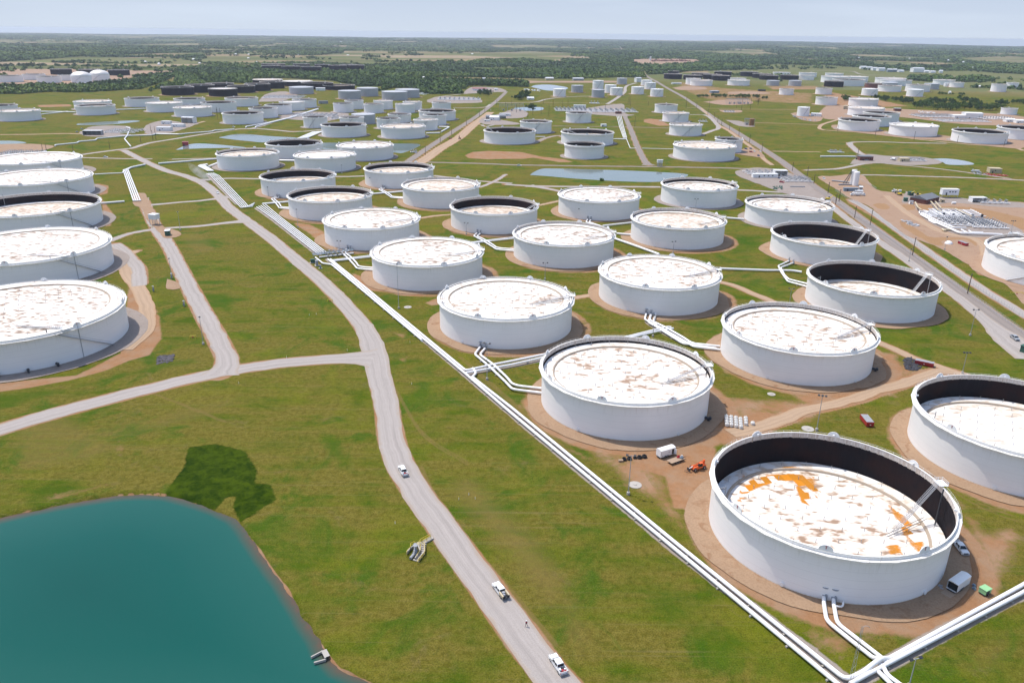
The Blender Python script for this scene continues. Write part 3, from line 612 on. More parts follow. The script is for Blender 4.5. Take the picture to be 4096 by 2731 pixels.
paint('dirt', 'd', [(330, 1080), (400, 1068), (540, 1085), (560, 1110), (640, 1150), (500, 1150), (330, 1110)], 5, 1.)
paint('dirt', 'd', [(640, 620), (1280, 720), (2338, 780), (2338, 900), (1900, 900), (1600, 870), (1100, 870), (900, 830), (700, 740)], 25, .52)
paint('dirt', 'd', [(1700, 700), (2338, 690), (2400, 740), (1760, 740)], 15, .6)
paint('dirt', 'e', [(0, 740), (700, 850), (1100, 930), (700, 950), (0, 930)], 20, .6)
paint('dirt', 'g', [(330, 760), (480, 780), (620, 850), (560, 930), (480, 860), (380, 800)], 5, 1.)
paint('dirt', 'g', [(860, 1215), (950, 1240), (1050, 1330), (1200, 1390), (1000, 1370), (880, 1270)], 4, 1.)
paint('dirt', 'g', [(1500, 1480), (1640, 1430), (1650, 1500), (1560, 1510)], 4, .9)
paint('dirt', 'j', [(1140, 60), (1290, 60), (1340, 200), (1420, 260), (1430, 460), (1330, 600), (1150, 650), (950, 740), (600, 830), (200, 900), (-100, 940), (-100, 870), (700, 790), (1150, 560), (1280, 430), (1200, 250)], 3.5, 1.2)
paint('dirt', 'f', [(860, 410), (975, 430), (970, 500), (900, 520), (1030, 700), (1000, 790), (940, 800), (930, 690)], 3, .9)
paint('dirt', 'f', [(1010, 950), (1240, 1120), (1270, 1200), (1330, 1450), (1420, 1568), (1140, 1568), (1150, 1350), (1110, 1180)], 4, 1.)
paint('dirt', 'i', [(700, 520), (800, 590), (1480, 1010), (1900, 1290), (1880, 1330), (1400, 1000), (700, 580)], 5, .8)
paint('dirt', 'a', [(-100, 440), (700, 440), (1300, 440), (2300, 520), (2300, 560), (1000, 600), (-100, 660)], 60, .7)
paint('dirt', 'a', [(430, 915), (800, 905), (820, 930), (450, 940)], 8, 1.)
paint('dirt', 'k', [(1250, 640), (1390, 600), (1330, 690)], 5, .7)
paint('dirt', 'k', [(1200, 380), (1370, 420), (1330, 500)], 4, .7)
paint('dirt', 'i', [(1750, 0), (2294, 80), (2294, 60), (1800, 0)], 10, .6)
paint('dirt', 'n', [(180, 290), (700, 140), (1000, 120), (1050, 170), (800, 230), (300, 340)], 7, .54)
paint('dirt', 'n', [(780, -150), (900, -150), (880, 80), (800, 90)], 8, .62)
paint('dirt', 'm', [(-900, 900), (-500, 1100), (-420, 1300), (-200, 1350), (400, 1280), (1000, 1000), (1290, 1080), (1300, 900), (1560, 780), (1200, 540), (900, 800), (300, 960)], 10, .56)
paint('dirt', 'l', [(0, 1060), (600, 1568), (900, 1568), (300, 1300), (100, 1000)], 6, .62)
paint('dirt', 'p', [(-700, -60), (0, 540), (700, 1130), (1150, 1500), (1350, 1350), (1900, 1080), (2352, 760), (2352, 300), (2100, 250), (2100, 880), (1600, 1140), (900, 1060), (200, 600), (60, 100), (-350, -150)], 8, .54)
for ln_ in (pts('V', [(720, 600)])+pts('N', [(1461, 1160), (1859, 1491.5), (2048, 1654), (2700, 2194), (3389, 2720)]), pts('p', [(1180, 1528), (1800, 1178)])+pts('N', [(4096, 2366)]), pts('g', [(6, 632), (150, 734), (562, 1050)]), pts('f', [(1860, 330), (2128, 600)]), pts('k', [(1880, 765), (2294, 700)])+pts('l', [(280, 640)]), pts('l', [(1222, 312), (1330, 382), (1545, 500), (1862, 535)])):
    L = np.array(ln_); m = near & (X > L[:, 0].min()-10) & (X < L[:, 0].max()+10) & (Y > L[:, 1].min()-10) & (Y < L[:, 1].max()+10)
    if m.any(): d = segdist(X[m], Y[m], ln_, False); attr['gravel'][m] = np.maximum(attr['gravel'][m], np.clip(1.05-d/3.6, 0, 1))
paint('reed', 'n', [(1165, 240), (1300, 60), (1330, -70), (1500, -95), (1700, -40), (1780, 80), (1750, 190), (1860, 190), (1920, 290), (1680, 430), (1640, 350), (1670, 240), (1560, 270), (1500, 345), (1300, 280)], 3.5, 1.15)
paint('dirt', 'Y', [(1380, 880), (1750, 850), (1950, 1250), (1850, 1400), (1650, 1568), (1400, 1568), (1450, 1300), (1420, 1050)], 3, 1.2)
for cr, po, am in (('o', [(560, 820), (640, 900), (760, 1150), (920, 1500), (980, 1700), (860, 1700), (700, 1300), (540, 1000)], .9), ('k', [(540, 1240), (700, 1300), (900, 1500), (950, 1700), (700, 1650), (560, 1450)], .9), ('j', [(1700, 40), (2100, 40), (2150, 300), (1900, 200)], .85), ('j', [(-100, 950), (600, 880), (1500, 640), (1800, 600), (1800, 680), (1000, 850), (200, 1050), (-100, 1150)], .85),
    ('p', [(-60, 700), (400, 1050), (1000, 1568), (300, 1568), (-400, 900)], .62), ('i', [(1000, 940), (1300, 1150), (1250, 1180), (980, 1060)], .8), ('h', [(1950, 850), (2294, 880), (2294, 1000), (1900, 1080)], .7), ('n', [(1950, 480), (2200, 760), (2300, 1100), (2100, 1000), (1900, 650)], .85), ('o', [(1950, 1050), (2200, 1000), (2150, 1120), (2000, 1150)], .8)):
    paint('lush', cr, po, 6, am)
for cr, po, am in (('o', [(850, 50), (1100, 200), (1500, 600), (1700, 900), (1500, 1150), (1250, 900), (900, 450), (700, 250)], .72), ('l', [(-500, 700), (-300, 650), (200, 1100), (700, 1600), (500, 1700), (0, 1350), (-400, 950)], .60), ('o', [(1450, 850), (1750, 950), (1900, 1300), (1700, 1500), (1500, 1300)], .66), ('n', [(0, -250), (500, -350), (900, -100), (700, 50), (0, 150)], .62), ('f', [(1500, 850), (1900, 850), (2000, 1000), (1700, 1100)], .6), ('m', [(1350, 500), (1800, 560), (2050, 800), (1700, 760)], .55), ('p', [(1600, 1450), (2352, 980), (2352, 1500), (1700, 1568)], .6), ('j', [(0, 1350), (600, 1250), (1400, 1100), (2200, 900), (2200, 1100), (1200, 1400), (200, 1500)], .55)):
    paint('dry', cr, po, 8, am)
def scribe(key, cr, line, half, amt):
    L_ = [s_[:2] for s_ in smooth_line(pts(cr, line), 4)]; L = np.array(L_); m = near & (X > L[:, 0].min()-6) & (X < L[:, 0].max()+6) & (Y > L[:, 1].min()-6) & (Y < L[:, 1].max()+6)
    if m.any(): attr[key][m] = np.maximum(attr[key][m], amt*np.clip(1.3-segdist(X[m], Y[m], L_, False)/half, 0, 1))
for off in (0, 26):
    scribe('dry', 'o', [(560+off, 60), (650+off, 250), (820+off, 500), (1150+off, 880), (1500+off, 1300)], .9, .9); scribe('dry', 'l', [(-480+off, 620), (-100+off, 950), (500+off, 1480)], .9, .85)
    scribe('dry', 'j', [(1200+off, 900), (1500+off, 1000), (2000+off, 1200)], .8, .8); scribe('dry', 'k', [(1250, 900+off), (1500, 1300+off), (1900, 1560+off)], .8, .8)
    scribe('dry', 'p', [(1880, 200+off), (2050, 300+off), (2352, 420+off)], .8, .95); scribe('dirt', 'Y', [(400+off, 700), (700+off, 950), (900+off, 1250)], .6, 1.)
_cg = np.array([43.4, 271.9])
for i_ in range(-1, 6):
    for j_ in range(0, 3):
        c_ = _cg+i_*np.array([-46.55, 83.0])+j_*np.array([81.9, 47.5]); m = near & (np.abs(X-c_[0]) < 52) & (np.abs(Y-c_[1]) < 52); d = np.hypot(X[m]-c_[0]-2.5, Y[m]-c_[1]+2)
        if (i_, j_) in ((0, 2), (1, 2), (-1, 2), (4, 2), (5, 2)): continue
        attr['dirt'][m] = np.maximum(attr['dirt'][m], np.clip((.86 if (i_, j_) in ((-1, 0), (0, 0), (0, 1), (-1, 1)) else .60)-np.maximum(d-38, 0)/9, 0, .78)*np.clip(.35+1.3*vnoise(X[m], Y[m], 22, 3), 0, 1))
# trampled verge along every gravel road
for line, hw in ROADLINES:
    L = np.array(line)
    m = near & (RR < 1300) & (X > L[:, 0].min()-10) & (X < L[:, 0].max()+10) & (Y > L[:, 1].min()-10) & (Y < L[:, 1].max()+10)
    if m.any():
        d = segdist(X[m], Y[m], line, False)-hw; attr['dirt'][m] = np.maximum(attr['dirt'][m], np.clip(.80-d/3.0, 0, .72))
wd = wood_density(X, Y)
attr['wood'] = np.clip((wd-.3)*1.6, 0, 1)
px, py = to_px(X, np.maximum(Y, 1)); 
attr['far'] = np.clip((RR-2300)/500, 0, 1)*np.where(Y > 0, 1, 1)
for c, l in CLEAR:
    if c in ('d', 'e') and l[0][0] in (1060, 0): attr['meadow'] = np.maximum(attr['meadow'], np.where(inpoly(px, py, [(CR[c][0]+x*CR[c][2], CR[c][1]+y*CR[c][2]) for x, y in l]) & (Y > 2200), 1, 0))
V = np.concatenate([np.stack([X, Y, Z], -1).reshape(-1, 3), [[0, 0, -.04]]])
I = np.arange(na*nr).reshape(na, nr); J = np.roll(I, -1, axis=0)
q = np.stack([I[:, :-1], I[:, 1:], J[:, 1:], J[:, :-1]], -1).reshape(-1, 4)
tr = np.stack([I[:, 0], J[:, 0], np.full(na, na*nr)], -1)
me = bpy.data.meshes.new('ground'); me.vertices.add(len(V)); me.vertices.foreach_set('co', V.ravel())
loops = np.concatenate([q[:, ::-1].ravel(), tr[:, ::-1].ravel()]); me.loops.add(len(loops)); me.loops.foreach_set('vertex_index', loops.astype(np.int32))
ls = np.concatenate([np.arange(len(q))*4, len(q)*4+np.arange(len(tr))*3]); me.polygons.add(len(ls)); me.polygons.foreach_set('loop_start', ls.astype(np.int32))
me.polygons.foreach_set('use_smooth', np.ones(len(ls), bool)); me.update(calc_edges=True); me.validate()
for k, a in attr.items():
    me.attributes.new(k, 'FLOAT', 'POINT').data.foreach_set('value', np.append(a.ravel(), 0).astype(np.float32))
me.materials.append(m_grass); ground = put('ground', me); tag(ground, kind='structure')
_n = me.polygons[1000].normal.z
if _n < 0: me.flip_normals()
# ================================================================== TANKS
m_shell = shell_material('shell_white', (.88, .862, .845), .5); m_rim = simple('rim_white', (.80, .78, .73), .5, var=.22, scale=.8)
m_rimgrime = shell_material('shell_grey', (.42, .43, .45), .3); m_black = shell_material('shell_black', (.018, .014, .020), .3, .75)
m_rust = shell_material('shell_rust', (.20, .09, .07), .6, .9)
m_inner = inner_material()
m_deck = deck_material('deck_white', .9, .56, .65)
m_deck_spotted = deck_material('deck_spotted', .85, .582, .660, base=(.80, .77, .73), tint=(.27, .155, .085))
m_deck_clean = deck_material('deck_clean', .35, .60, .70)
m_deck_tan = deck_material('deck_tan', .85, .52, .66, base=(.76, .70, .62), tint=(.32, .20, .12))
m_deck_dark = deck_material('deck_dark', .85, .50, .66, base=(.40, .34, .30), tint=(.10, .06, .05))
m_pont = deck_material('pontoon_white', .5, .60, .72, base=(.80, .79, .77), tint=(.42, .30, .18))
m_seam = simple('seal_grey', (.28, .26, .24), .8); m_steel = simple('steel_galvanised', (.42, .43, .45), .5, .3)
m_white = simple('paint_white', (.80, .80, .79), .45, var=.12); m_dark = simple('dark_metal', (.03, .035, .045), .6)
m_tanrim = simple('seam_tan', (.42, .34, .26), .8, var=.4, scale=.6); m_red = simple('paint_red', (.38, .02, .03), .5); m_roofw = simple('fixed_roof_white', (.78, .78, .77), .6, var=.15, scale=.5)
m_roofg = simple('fixed_roof_grey', (.46, .47, .49), .5, var=.15, scale=.5)
m_dome = simple('dome_aluminium', (.80, .74, .66), .35, .35, var=.12, scale=.2)
PROTO = {}
def proto(key, fn):
    if key not in PROTO: PROTO[key] = fn()
    return PROTO[key]
def ring_mesh(key, prof, n, mat, close=True, smooth=True):
    return proto(key, lambda: MB().lathe(prof, n, close=close).mesh(key[0], mat, smooth))
def half_disc():
    mb = MB(); r, n = 1.75, 14; vs = []
    for y in (-.08, .08):
        vs += [(r*math.cos(PI*i/n), y, r*.85*math.sin(PI*i/n)) for i in range(n+1)]
    N = n+1; fs = [tuple(range(N-1, -1, -1)), tuple(range(N, 2*N))]+[(i, i+1, N+i+1, N+i) for i in range(n)]+[(0, N, 2*N-1, N-1)]
    fs = [f[::-1] for f in fs]
    mb.add(vs, fs); mb.box((0, .5, .45), (.5, .7, .5)); mb.box((0, -.14, .8), (.16, .04, .9), mi=1); mb.box((0, -.14, 1.2), (.5, .04, .12), mi=1)
    return mb.mesh('foam_plate', [m_white, m_red])
def tank(x, y, r, h, depth, kind='w', deck=None, lod=1, label='', group=None, lad=3., stair=None, mixers=(), legs=False, pad=None, rotate=0.):
    """kind: w open floating roof, k dark, g grey fixed roof, c white fixed roof, d dome, r rusty, t two-step, s ring lower"""
    n = 96 if lod >= 1 else 40
    t = empty('storage_tank', (x, y, 0), 0, label, 'storage tank', group)
    open_ = kind in 'wksr'
    sh = {'w': m_shell, 's': m_shell, 'k': m_black, 'g': m_rimgrime, 'c': m_shell, 'd': m_shell, 'r': m_rust, 't': m_shell}[kind]
    if open_:
        ring_o = [(r+.25, 0), (r+.25, .12), (r, .14), (r, h), (r-.12, h), (r-.12, h-.3)]
        MB().lathe(ring_o, n).build('shell', sh, t, True)
        MB().lathe([(r-.13, 0), (r-.13, -h+.05)], n).build('inner_wall', m_inner, t, True, (0, 0, h-.02))
        g = 1.1 if lod >= 1 else .8; zg = h-.95 if kind != 's' else h-1.2
        mb = MB(); ns = 26 if r > 26 else 20
        if kind == 's':
            mb.lathe([(r+.01, h-3), (r+.6, h-3), (r+.6, h-2.85), (r+.01, h-2.85)], 64)
        for k in range(ns):                                  # chord plates give the girder its many-sided edge
            a0, a1 = 2*PI*k/ns, 2*PI*(k+1)/ns; sub = 3; vi = []; vo = []
            for q in range(sub+1):
                a = a0+(a1-a0)*q/sub; vi.append((r*math.cos(a), r*math.sin(a)))
                f = q/sub; ox = (r+g)*(math.cos(a0)*(1-f)+math.cos(a1)*f); oy = (r+g)*(math.sin(a0)*(1-f)+math.sin(a1)*f); vo.append((ox*1.006, oy*1.006))
            vs = [(*p, z) for z in (zg, zg+.14) for p in vi+vo]; N = sub+1
            fs = []
            for q in range(sub):
                fs += [(2*N+q, 3*N+q, 3*N+q+1, 2*N+q+1), (q, q+1, N+q+1, N+q), (N+q, N+q+1, 3*N+q+1, 3*N+q)]
            mb.add(vs, fs)
            if lod >= 1: mb.box(((r+.35)*math.cos(a0), (r+.35)*math.sin(a0), zg-.3), (.7, .12, .6), rz=a0)
        mb.build('wind_girder', m_rim, t)
        MB().lathe([(r-.22, h-.02), (r+.14, h-.02), (r+.14, h+.12), (r-.22, h+.12)], n, close=True).build('top_rim', m_rim, t, True)
        if lod >= 2:
            mb = MB()
            for zz in (zg+.62, zg+1.2): mb.tube([((r+g-.12)*math.cos(2*PI*k/80), (r+g-.12)*math.sin(2*PI*k/80), zz) for k in range(80)], .035, 4, closed=True)
            for k in range(80): a = 2*PI*k/80; mb.box(((r+g-.12)*math.cos(a), (r+g-.12)*math.sin(a), zg+.65), (.06, .06, 1.1), rz=a)
            mb.build('handrail', m_rim, t)
        zr = depth; dm = deck or m_deck
        pw = 4.2*r/32; ri = r-.35-pw
        MB().lathe([(r-.36, zr+.62), (r-.5, zr+.78), (ri+.15, zr+.55), (ri, zr+.5), (ri, zr)], n).build('pontoon', m_pont if deck not in (m_deck_dark,) else m_deck_dark, t, False)
        # deck as a polar grid so that it can carry stains
        nr_ = 40 if legs == 2 else 2; mb = MB(); vs = [(0, 0, zr)]; 
        for a in range(1, nr_+1):
            for k in range(n): th = 2*PI*k/n; vs.append((ri*a/nr_*math.cos(th), ri*a/nr_*math.sin(th), zr))
        fs = [(0, 1+k, 1+(k+1) % n) for k in range(n)]
        for a in range(nr_-1):
            for k in range(n): b = 1+a*n; fs.append((b+k, b+n+k, b+n+(k+1) % n, b+(k+1) % n))
        mb.add(vs, fs); dk = mb.build('floating_roof', dm, t)
        MB().lathe([(r-.14, zr+.35), (r-.37, zr+.66)], n).build('rim_seal', m_seam, t)
        if lod >= 1: MB().lathe([(ri+.45, zr+.60), (ri-.02, zr+.53), (ri-.25, zr+.06)], n).build('deck_seam', m_tanrim, t)
        if legs == 2:
            me = dk.data; P1 = [(430, 240), (440, 200), (500, 150), (600, 115), (760, 103), (850, 106), (945, 125), (965, 170), (1000, 280), (955, 280), (900, 190), (925, 330), (850, 300), (800, 165), (700, 150), (640, 175), (560, 200), (480, 245)]
            P2 = [(1385, 265), (1480, 330), (1560, 400), (1650, 480), (1690, 570), (1692, 650), (1640, 650), (1560, 570), (1500, 450), (1440, 340)]; P3 = [(1395, 558), (1505, 565), (1550, 655), (1445, 655)]
            P4 = [(390, 262), (470, 258), (490, 300), (420, 300)]
            co = np.array([v.co[:] for v in me.vertices]); xs_, ys_ = co[:, 0]+x, co[:, 1]+y; a_ = np.zeros(len(co))
            pn = [c for c in t.children if c.name.startswith('pontoon')][0].data; cp = np.array([v.co[:] for v in pn.vertices]); ap = np.zeros(len(cp))
            for P in ([(690, 50), (840, 55), (855, 98), (710, 92)], [(400, 120), (600, 70), (620, 95), (480, 140), (430, 170)], [(320, 180), (400, 160), (400, 205), (330, 200)]): ap = np.maximum(ap, .9*soft(cp[:, 0]+x, cp[:, 1]+y, pts('p', P, zr+.6), 1.5))
            pn.attributes.new('rust', 'FLOAT', 'POINT').data.foreach_set('value', ap.astype(np.float32))
            for P, am in ((P1, 1.05), (P2, .78), (P3, .82), (P4, .8)): a_ = np.maximum(a_, am*soft(xs_, ys_, pts('p', P, zr), .8))
            me.attributes.new('rust', 'FLOAT', 'POINT').data.foreach_set('value', a_.astype(np.float32))
        if legs:
            leg = proto('leg', lambda: MB().cyl((0, 0, 0), .10, 1.25, 6).mesh('roof_leg', m_steel)); ct = 0
            for q in range(-5, 6):
                for w in range(-5, 6):
                    X_, Y_ = (q+w*.5)*6.2, w*5.4
                    if math.hypot(X_, Y_) < ri-1 and ct < 60: put('roof_leg', leg, t, (X_, Y_, zr)); ct += 1
            leg2 = proto('leg2', lambda: MB().cyl((0, 0, 0), .09, 1.5, 6).mesh('roof_leg', m_steel))
            for k in range(24): a = 2*PI*k/24+.1; put('roof_leg', leg2, t, ((r-2.4)*math.cos(a), (r-2.4)*math.sin(a), zr+.6))
        # foam plates round the rim
        fp = proto('foam', half_disc); nf = 8 if r > 20 else 6; nf = nf if lod >= 1 else (4 if kind != 'k' else 3)
        for k in range(nf):
            a = 2*PI*(k+.35)/nf+rotate; o = put('foam_plate', fp, t, ((r-.02)*math.cos(a), (r-.02)*math.sin(a), h+.1), a+PI/2)
            if r < 25: o.scale = (.75, 1, .75)
        # gauger platform, rolling ladder and guide pole
        if lod >= 1 and kind in 'ws':
            a = R(lad); ca, sa = math.cos(a), math.sin(a); px_, py_ = (r-.6)*ca, (r-.6)*sa
            mb = MB(); mb.box(((r+.2)*ca, (r+.2)*sa, h+.5), (2.6, 3.4, .1), rz=a)
            for dx in (-1.2, 0, 1.2):
                for dy in (-1.6, 1.6): mb.box(((r+.2)*ca+dx*ca-dy*sa, (r+.2)*sa+dx*sa+dy*ca, h+1.0), (.07, .07, 1.1), rz=a)
            for dy in (-1.6, 1.6):
                for zz in (h+1.0, h+1.5): mb.box(((r+.2)*ca-dy*sa, (r+.2)*sa+dy*ca, zz), (2.5, .06, .06), rz=a)
            mb.box(((r+1.4)*ca, (r+1.4)*sa, h+1.5), (.06, 3.3, .06), rz=a); mb.box(((r+1.4)*ca, (r+1.4)*sa, h+1.0), (.06, 3.3, .06), rz=a)
            mb.build('gauger_platform', m_white, t)
            ln = 20. if r > 26 else r*.6; dz = h+.5-(zr+.5); ln = max(ln, dz*1.05); hx = math.sqrt(max(ln*ln-dz*dz, 1)); la = a+PI+R(27)
            p0 = Vector((px_, py_, h+.5)); p1 = Vector((px_+hx*math.cos(la), py_+hx*math.sin(la), zr+.55)); sd = Vector((-math.sin(la), math.cos(la), 0))*.5
            mb = MB(); nn = 22
            for sg in (-1, 1):
                mb.tube([p0+sd*sg, p1+sd*sg], .07, 5); mb.tube([p0+sd*sg+Vector((0, 0, 1)), p1+sd*sg+Vector((0, 0, 1))], .05, 5)
                for k in range(nn+1):
                    q = p0.lerp(p1, k/nn)+sd*sg; mb.box((q.x, q.y, q.z+.5), (.05, .05, 1.0))
            for k in range(nn*2): q = p0.lerp(p1, (k+.5)/(nn*2)); mb.box((q.x, q.y, q.z), (.22, 1.0, .05), rz=la)
            mb.build('rolling_ladder', m_steel if legs else m_white, t)
            p2 = Vector((p1.x+(5 if r > 26 else 2.5)*math.cos(la), p1.y+(5 if r > 26 else 2.5)*math.sin(la), 0)); mb = MB()
            mid = (p2+Vector((px_, py_, 0)))/2; L_ = (p2-Vector((px_, py_, 0))).length-4
            for sg in (-1, 1): mb.box((mid.x+sd.x*sg*.9, mid.y+sd.y*sg*.9, zr+.62), (L_, .12, .16), rz=math.atan2(p2.y-py_, p2.x-px_))
            mb.build('ladder_track', m_seam, t)
            mb = MB(); qx, qy = (r-1.6)*math.cos(a-R(9)), (r-1.6)*math.sin(a-R(9)); mb.cyl((qx, qy, zr+.5), .2, h+1.-zr, 8); mb.build('guide_pole', m_dark if legs else m_steel, t)
            if lod >= 2:
                qx, qy = (r-1.3)*math.cos(a+PI+.06), (r-1.3)*math.sin(a+PI+.06); mb = MB().cyl((qx, qy, zr+.5), .13, h+1.4-zr, 8); mb.box((qx-.6, qy, h+1.2), (1.6, .15, .15)); mb.build('gauge_pole', m_steel, t)
        if stair is not None and lod >= 1:
            a0, a1 = R(stair[0]), R(stair[1]); nn = 44; mb = MB(); vi = []
            for k in range(nn+1):
                a = a0+(a1-a0)*k/nn; z = .3+(h-1.0)*k/nn
                mb.box(((r+.55)*math.cos(a), (r+.55)*math.sin(a), z), (.9, .45, .06), rz=a)
                vi.append(((r+1.0)*math.cos(a), (r+1.0)*math.sin(a), z))
            mb.tube(vi, .12, 5); mb.tube([(p[0], p[1], p[2]+1.05) for p in vi], .05, 5); mb.tube([((r+.1)*p[0]/(r+1), (r+.1)*p[1]/(r+1), p[2]) for p in vi], .1, 5)
            mb.build('stairway', m_steel, t)
            a = a0+(a1-a0)*.62; MB().tube([((r+.12)*math.cos(a), (r+.12)*math.sin(a), 0), ((r+.12)*math.cos(a), (r+.12)*math.sin(a), h)], .14, 6).build('drain_pipe', m_steel, t)
        for ma in mixers:
            a = R(ma); mb = MB(); mb.cyl((r, 0, 1.1), .55, 1.0, 10, axis='X'); mb.cyl((r+1.0, 0, 1.1), .42, 1.5, 10, axis='X'); mb.box((r+1.5, 0, .35), (.9, .7, .7)); mb.box((r+1.9, 0, 1.5), (.7, .9, .6))
            mb.build('mixer', m_dark, t, rz=a)
        if lod >= 1:
            mb = MB(); 
            for ma in (238, 285, 318): a = R(ma+rotate*8); mb.cyl(((r-.02)*math.cos(a), (r-.02)*math.sin(a), .9), .01, .01, 4)
            for ma in (232, 300):
                q = MB(); q.cyl((r-.05, 0, .95), .5, .35, 14, axis='X'); q.cyl((r+.3, 0, .95), .6, .08, 14, axis='X'); q.build('manway', m_white, t, rz=R(ma))
    else:
        prof = [(r+.1, 0), (r, .1), (r, h)] if kind != 't' else [(r+.1, 0), (r, .1), (r, h*.66), (r+.35, h*.67), (r+.35, h*.70), (r-.3, h*.72), (r-.3, h)]
        MB().lathe(prof, n).build('shell', sh, t, True)
        if kind == 'd':
            pr = [(r+.1, h)]+[(r*math.cos(q), h+.52*r*math.sin(q)) for q in np.linspace(.15, PI/2-.02, 9)]
            MB().lathe(pr, n).build('dome_roof', m_dome, t, False)
        else:
            pr = [(r+.12, h-.02), (r+.12, h+.1), (r*.6, h+r*.035), (.2, h+r*.07)]
            mb = MB().lathe(pr, n); mb.box((r*.3, r*.3, h+r*.05+.3), (1, 1, .8)); mb.build('fixed_roof', m_roofg if kind == 'g' else m_roofw, t)
        mb = MB(); mb.tube([((r-.1)*math.cos(2*PI*k/40), (r-.1)*math.sin(2*PI*k/40), h+1.1) for k in range(40)], .06, 4, closed=True)
        for k in range(20): mb.box(((r-.1)*math.cos(2*PI*k/20), (r-.1)*math.sin(2*PI*k/20), h+.55), (.07, .07, 1.1))
        mb.build('handrail', m_steel, t)
        mb = MB(); vi = [((r+.6)*math.cos(R(250+k*1.6)), (r+.6)*math.sin(R(250+k*1.6)), .3+h*k/30) for k in range(31)]
        mb.tube(vi, .28, 5); mb.tube([(p[0], p[1], p[2]+1) for p in vi], .06, 4); mb.build('stairway', m_steel, t)
    if pad:
        pm, pr_, ox_, oy_, jit_ = pad
        P = [(x+ox_+(pr_+jit_*(vnoise(x+k*3.1, y, 9, 2)-.5)*2)*math.cos(2*PI*k/36), y+oy_+(pr_+jit_*(vnoise(x+k*3.1, y+50, 9, 2)-.5)*2)*math.sin(2*PI*k/36)) for k in range(36)]
        patch('tank_pad', P, pm, .5, 3.)
    return t

CG = np.array([43.4, 271.9]); UU = np.array([-46.55, 83.0]); VV = np.array([81.9, 47.5])
def gpos(i, j): c = CG+i*UU+j*VV; return float(c[0]), float(c[1])
TP = (m_pad_tan, 38.0, 0, 0, 2.4)
ROWN = {0: 'in the row nearest the long gravel road', 1: 'in the second row from the gravel road', 2: 'in the third row from the gravel road'}
GRID = [ # i, j, roof depth, deck, lod, legs, label
 (-1, 0, 3.5, m_deck_spotted, 2, 2, 'nearest white tank, its low roof blotched with bright orange rust'),
 (0, 0, 11.4, m_deck_spotted, 2, 1, 'white tank with brown-spotted roof just behind the orange-stained one, trailer in front'),
 (1, 0, 14.1-.6, m_deck_spotted, 2, 1, 'white tank with full spotted roof, third from the front beside the pipeline'),
 (2, 0, 13.7, m_deck, 2, 0, 'white tank with full roof right of the blue-grey valve platform'),
 (3, 0, 13.5, m_deck, 2, 0, 'white tank with full tan-streaked roof, fifth from the front beside the pipeline'),
 (4, 0, 8.9, m_deck_tan, 2, 0, 'white tank with dark inner wall and tan roof, sixth beside the pipeline'),
 (5, 0, 7.1, m_deck_tan, 1, 0, 'white tank with wide dark inner wall, seventh and last of the pipeline row'),
 (-1, 1, 5., m_deck_clean, 2, 1, 'white tank cut by the right edge with deep dark inner wall and clean low roof'),
 (0, 1, 11.7, m_deck_spotted, 2, 1, 'white tank with brown-spotted roof beside the two dark-topped red waste skips'),
 (1, 1, 13.6, m_deck_spotted, 2, 1, 'white tank with full speckled roof in mid farm, third in the second row'),
 (2, 1, 12.4, m_deck, 2, 0, 'white tank with streaked roof and thin dark inner rim, fourth in the second row'),
 (3, 1, 7.1, m_deck_tan, 2, 0, 'white tank with dark inner wall and low roof, fifth in the second row'),
 (4, 1, 12.2, m_deck_tan, 1, 0, 'white tank with rust-streaked roof, sixth in the second row'),
 (5, 1, 9.3, m_deck_tan, 1, 0, 'white tank with dark inner wall, last in the second row, beside the diagonal highway'),
 (2, 2, 11.7, m_deck_tan, 2, 0, 'white tank with ochre-streaked roof and dark crescent rim in the third row'),
 (3, 2, 13.1, m_deck, 1, 0, 'white tank with tan-lined roof below the long pond, second in the third row')]
for k, (i, j, dz, dk, lod, lg, lb) in enumerate(GRID):
    x, y = gpos(i, j)
    tank(x, y, 31.8, 14.63, dz, 'w', dk, lod, lb, 'big white open-topped tanks of the front farm', lad=3, legs=lg, pad=TP, rotate=.12, mixers=((332,) if (i, j) in ((0, 0), (0, 1), (2, 0)) else ()))
GP = (m_pad_grey, 37.5, 0, 0, 1.); GF = 'big white open-topped tanks of the front farm'
tank(202, 497.5, 32.1, 13.6, 2.1, 'w', m_deck, 2, 'white tank, interior almost all dark, second from the front beside the right highway', GF, lad=12, pad=TP, rotate=.12)
tank(190.1, 395.5, 31.9, 14.5, 2.8, 'w', m_deck_spotted, 2, 'white tank with deep dark interior, nearest beside the right highway', GF, lad=8, pad=TP, rotate=.12)
tank(211.5, 595.1, 31.9, 13.6, 10.3, 'w', m_deck, 2, 'white tank with light roof and sloping ladder below the gravel yard beside the highway', GF, lad=8, pad=GP, rotate=.12)
tank(158, 666, 31.5, 14.8, 10.6, 'w', m_deck, 1, 'white tank with dark inner wall standing right of the long pond', GF, lad=8, pad=GP)
tank(334, 452.5, 45, 14.63, 11.8, 'w', m_deck_spotted, 2, 'white tank cut by the right edge below the pump yard, diagonal stair', None, lad=100, stair=(196, 232), pad=(m_yard, 52, 0, 0, 1))
LG = 'large white tanks at the left edge'
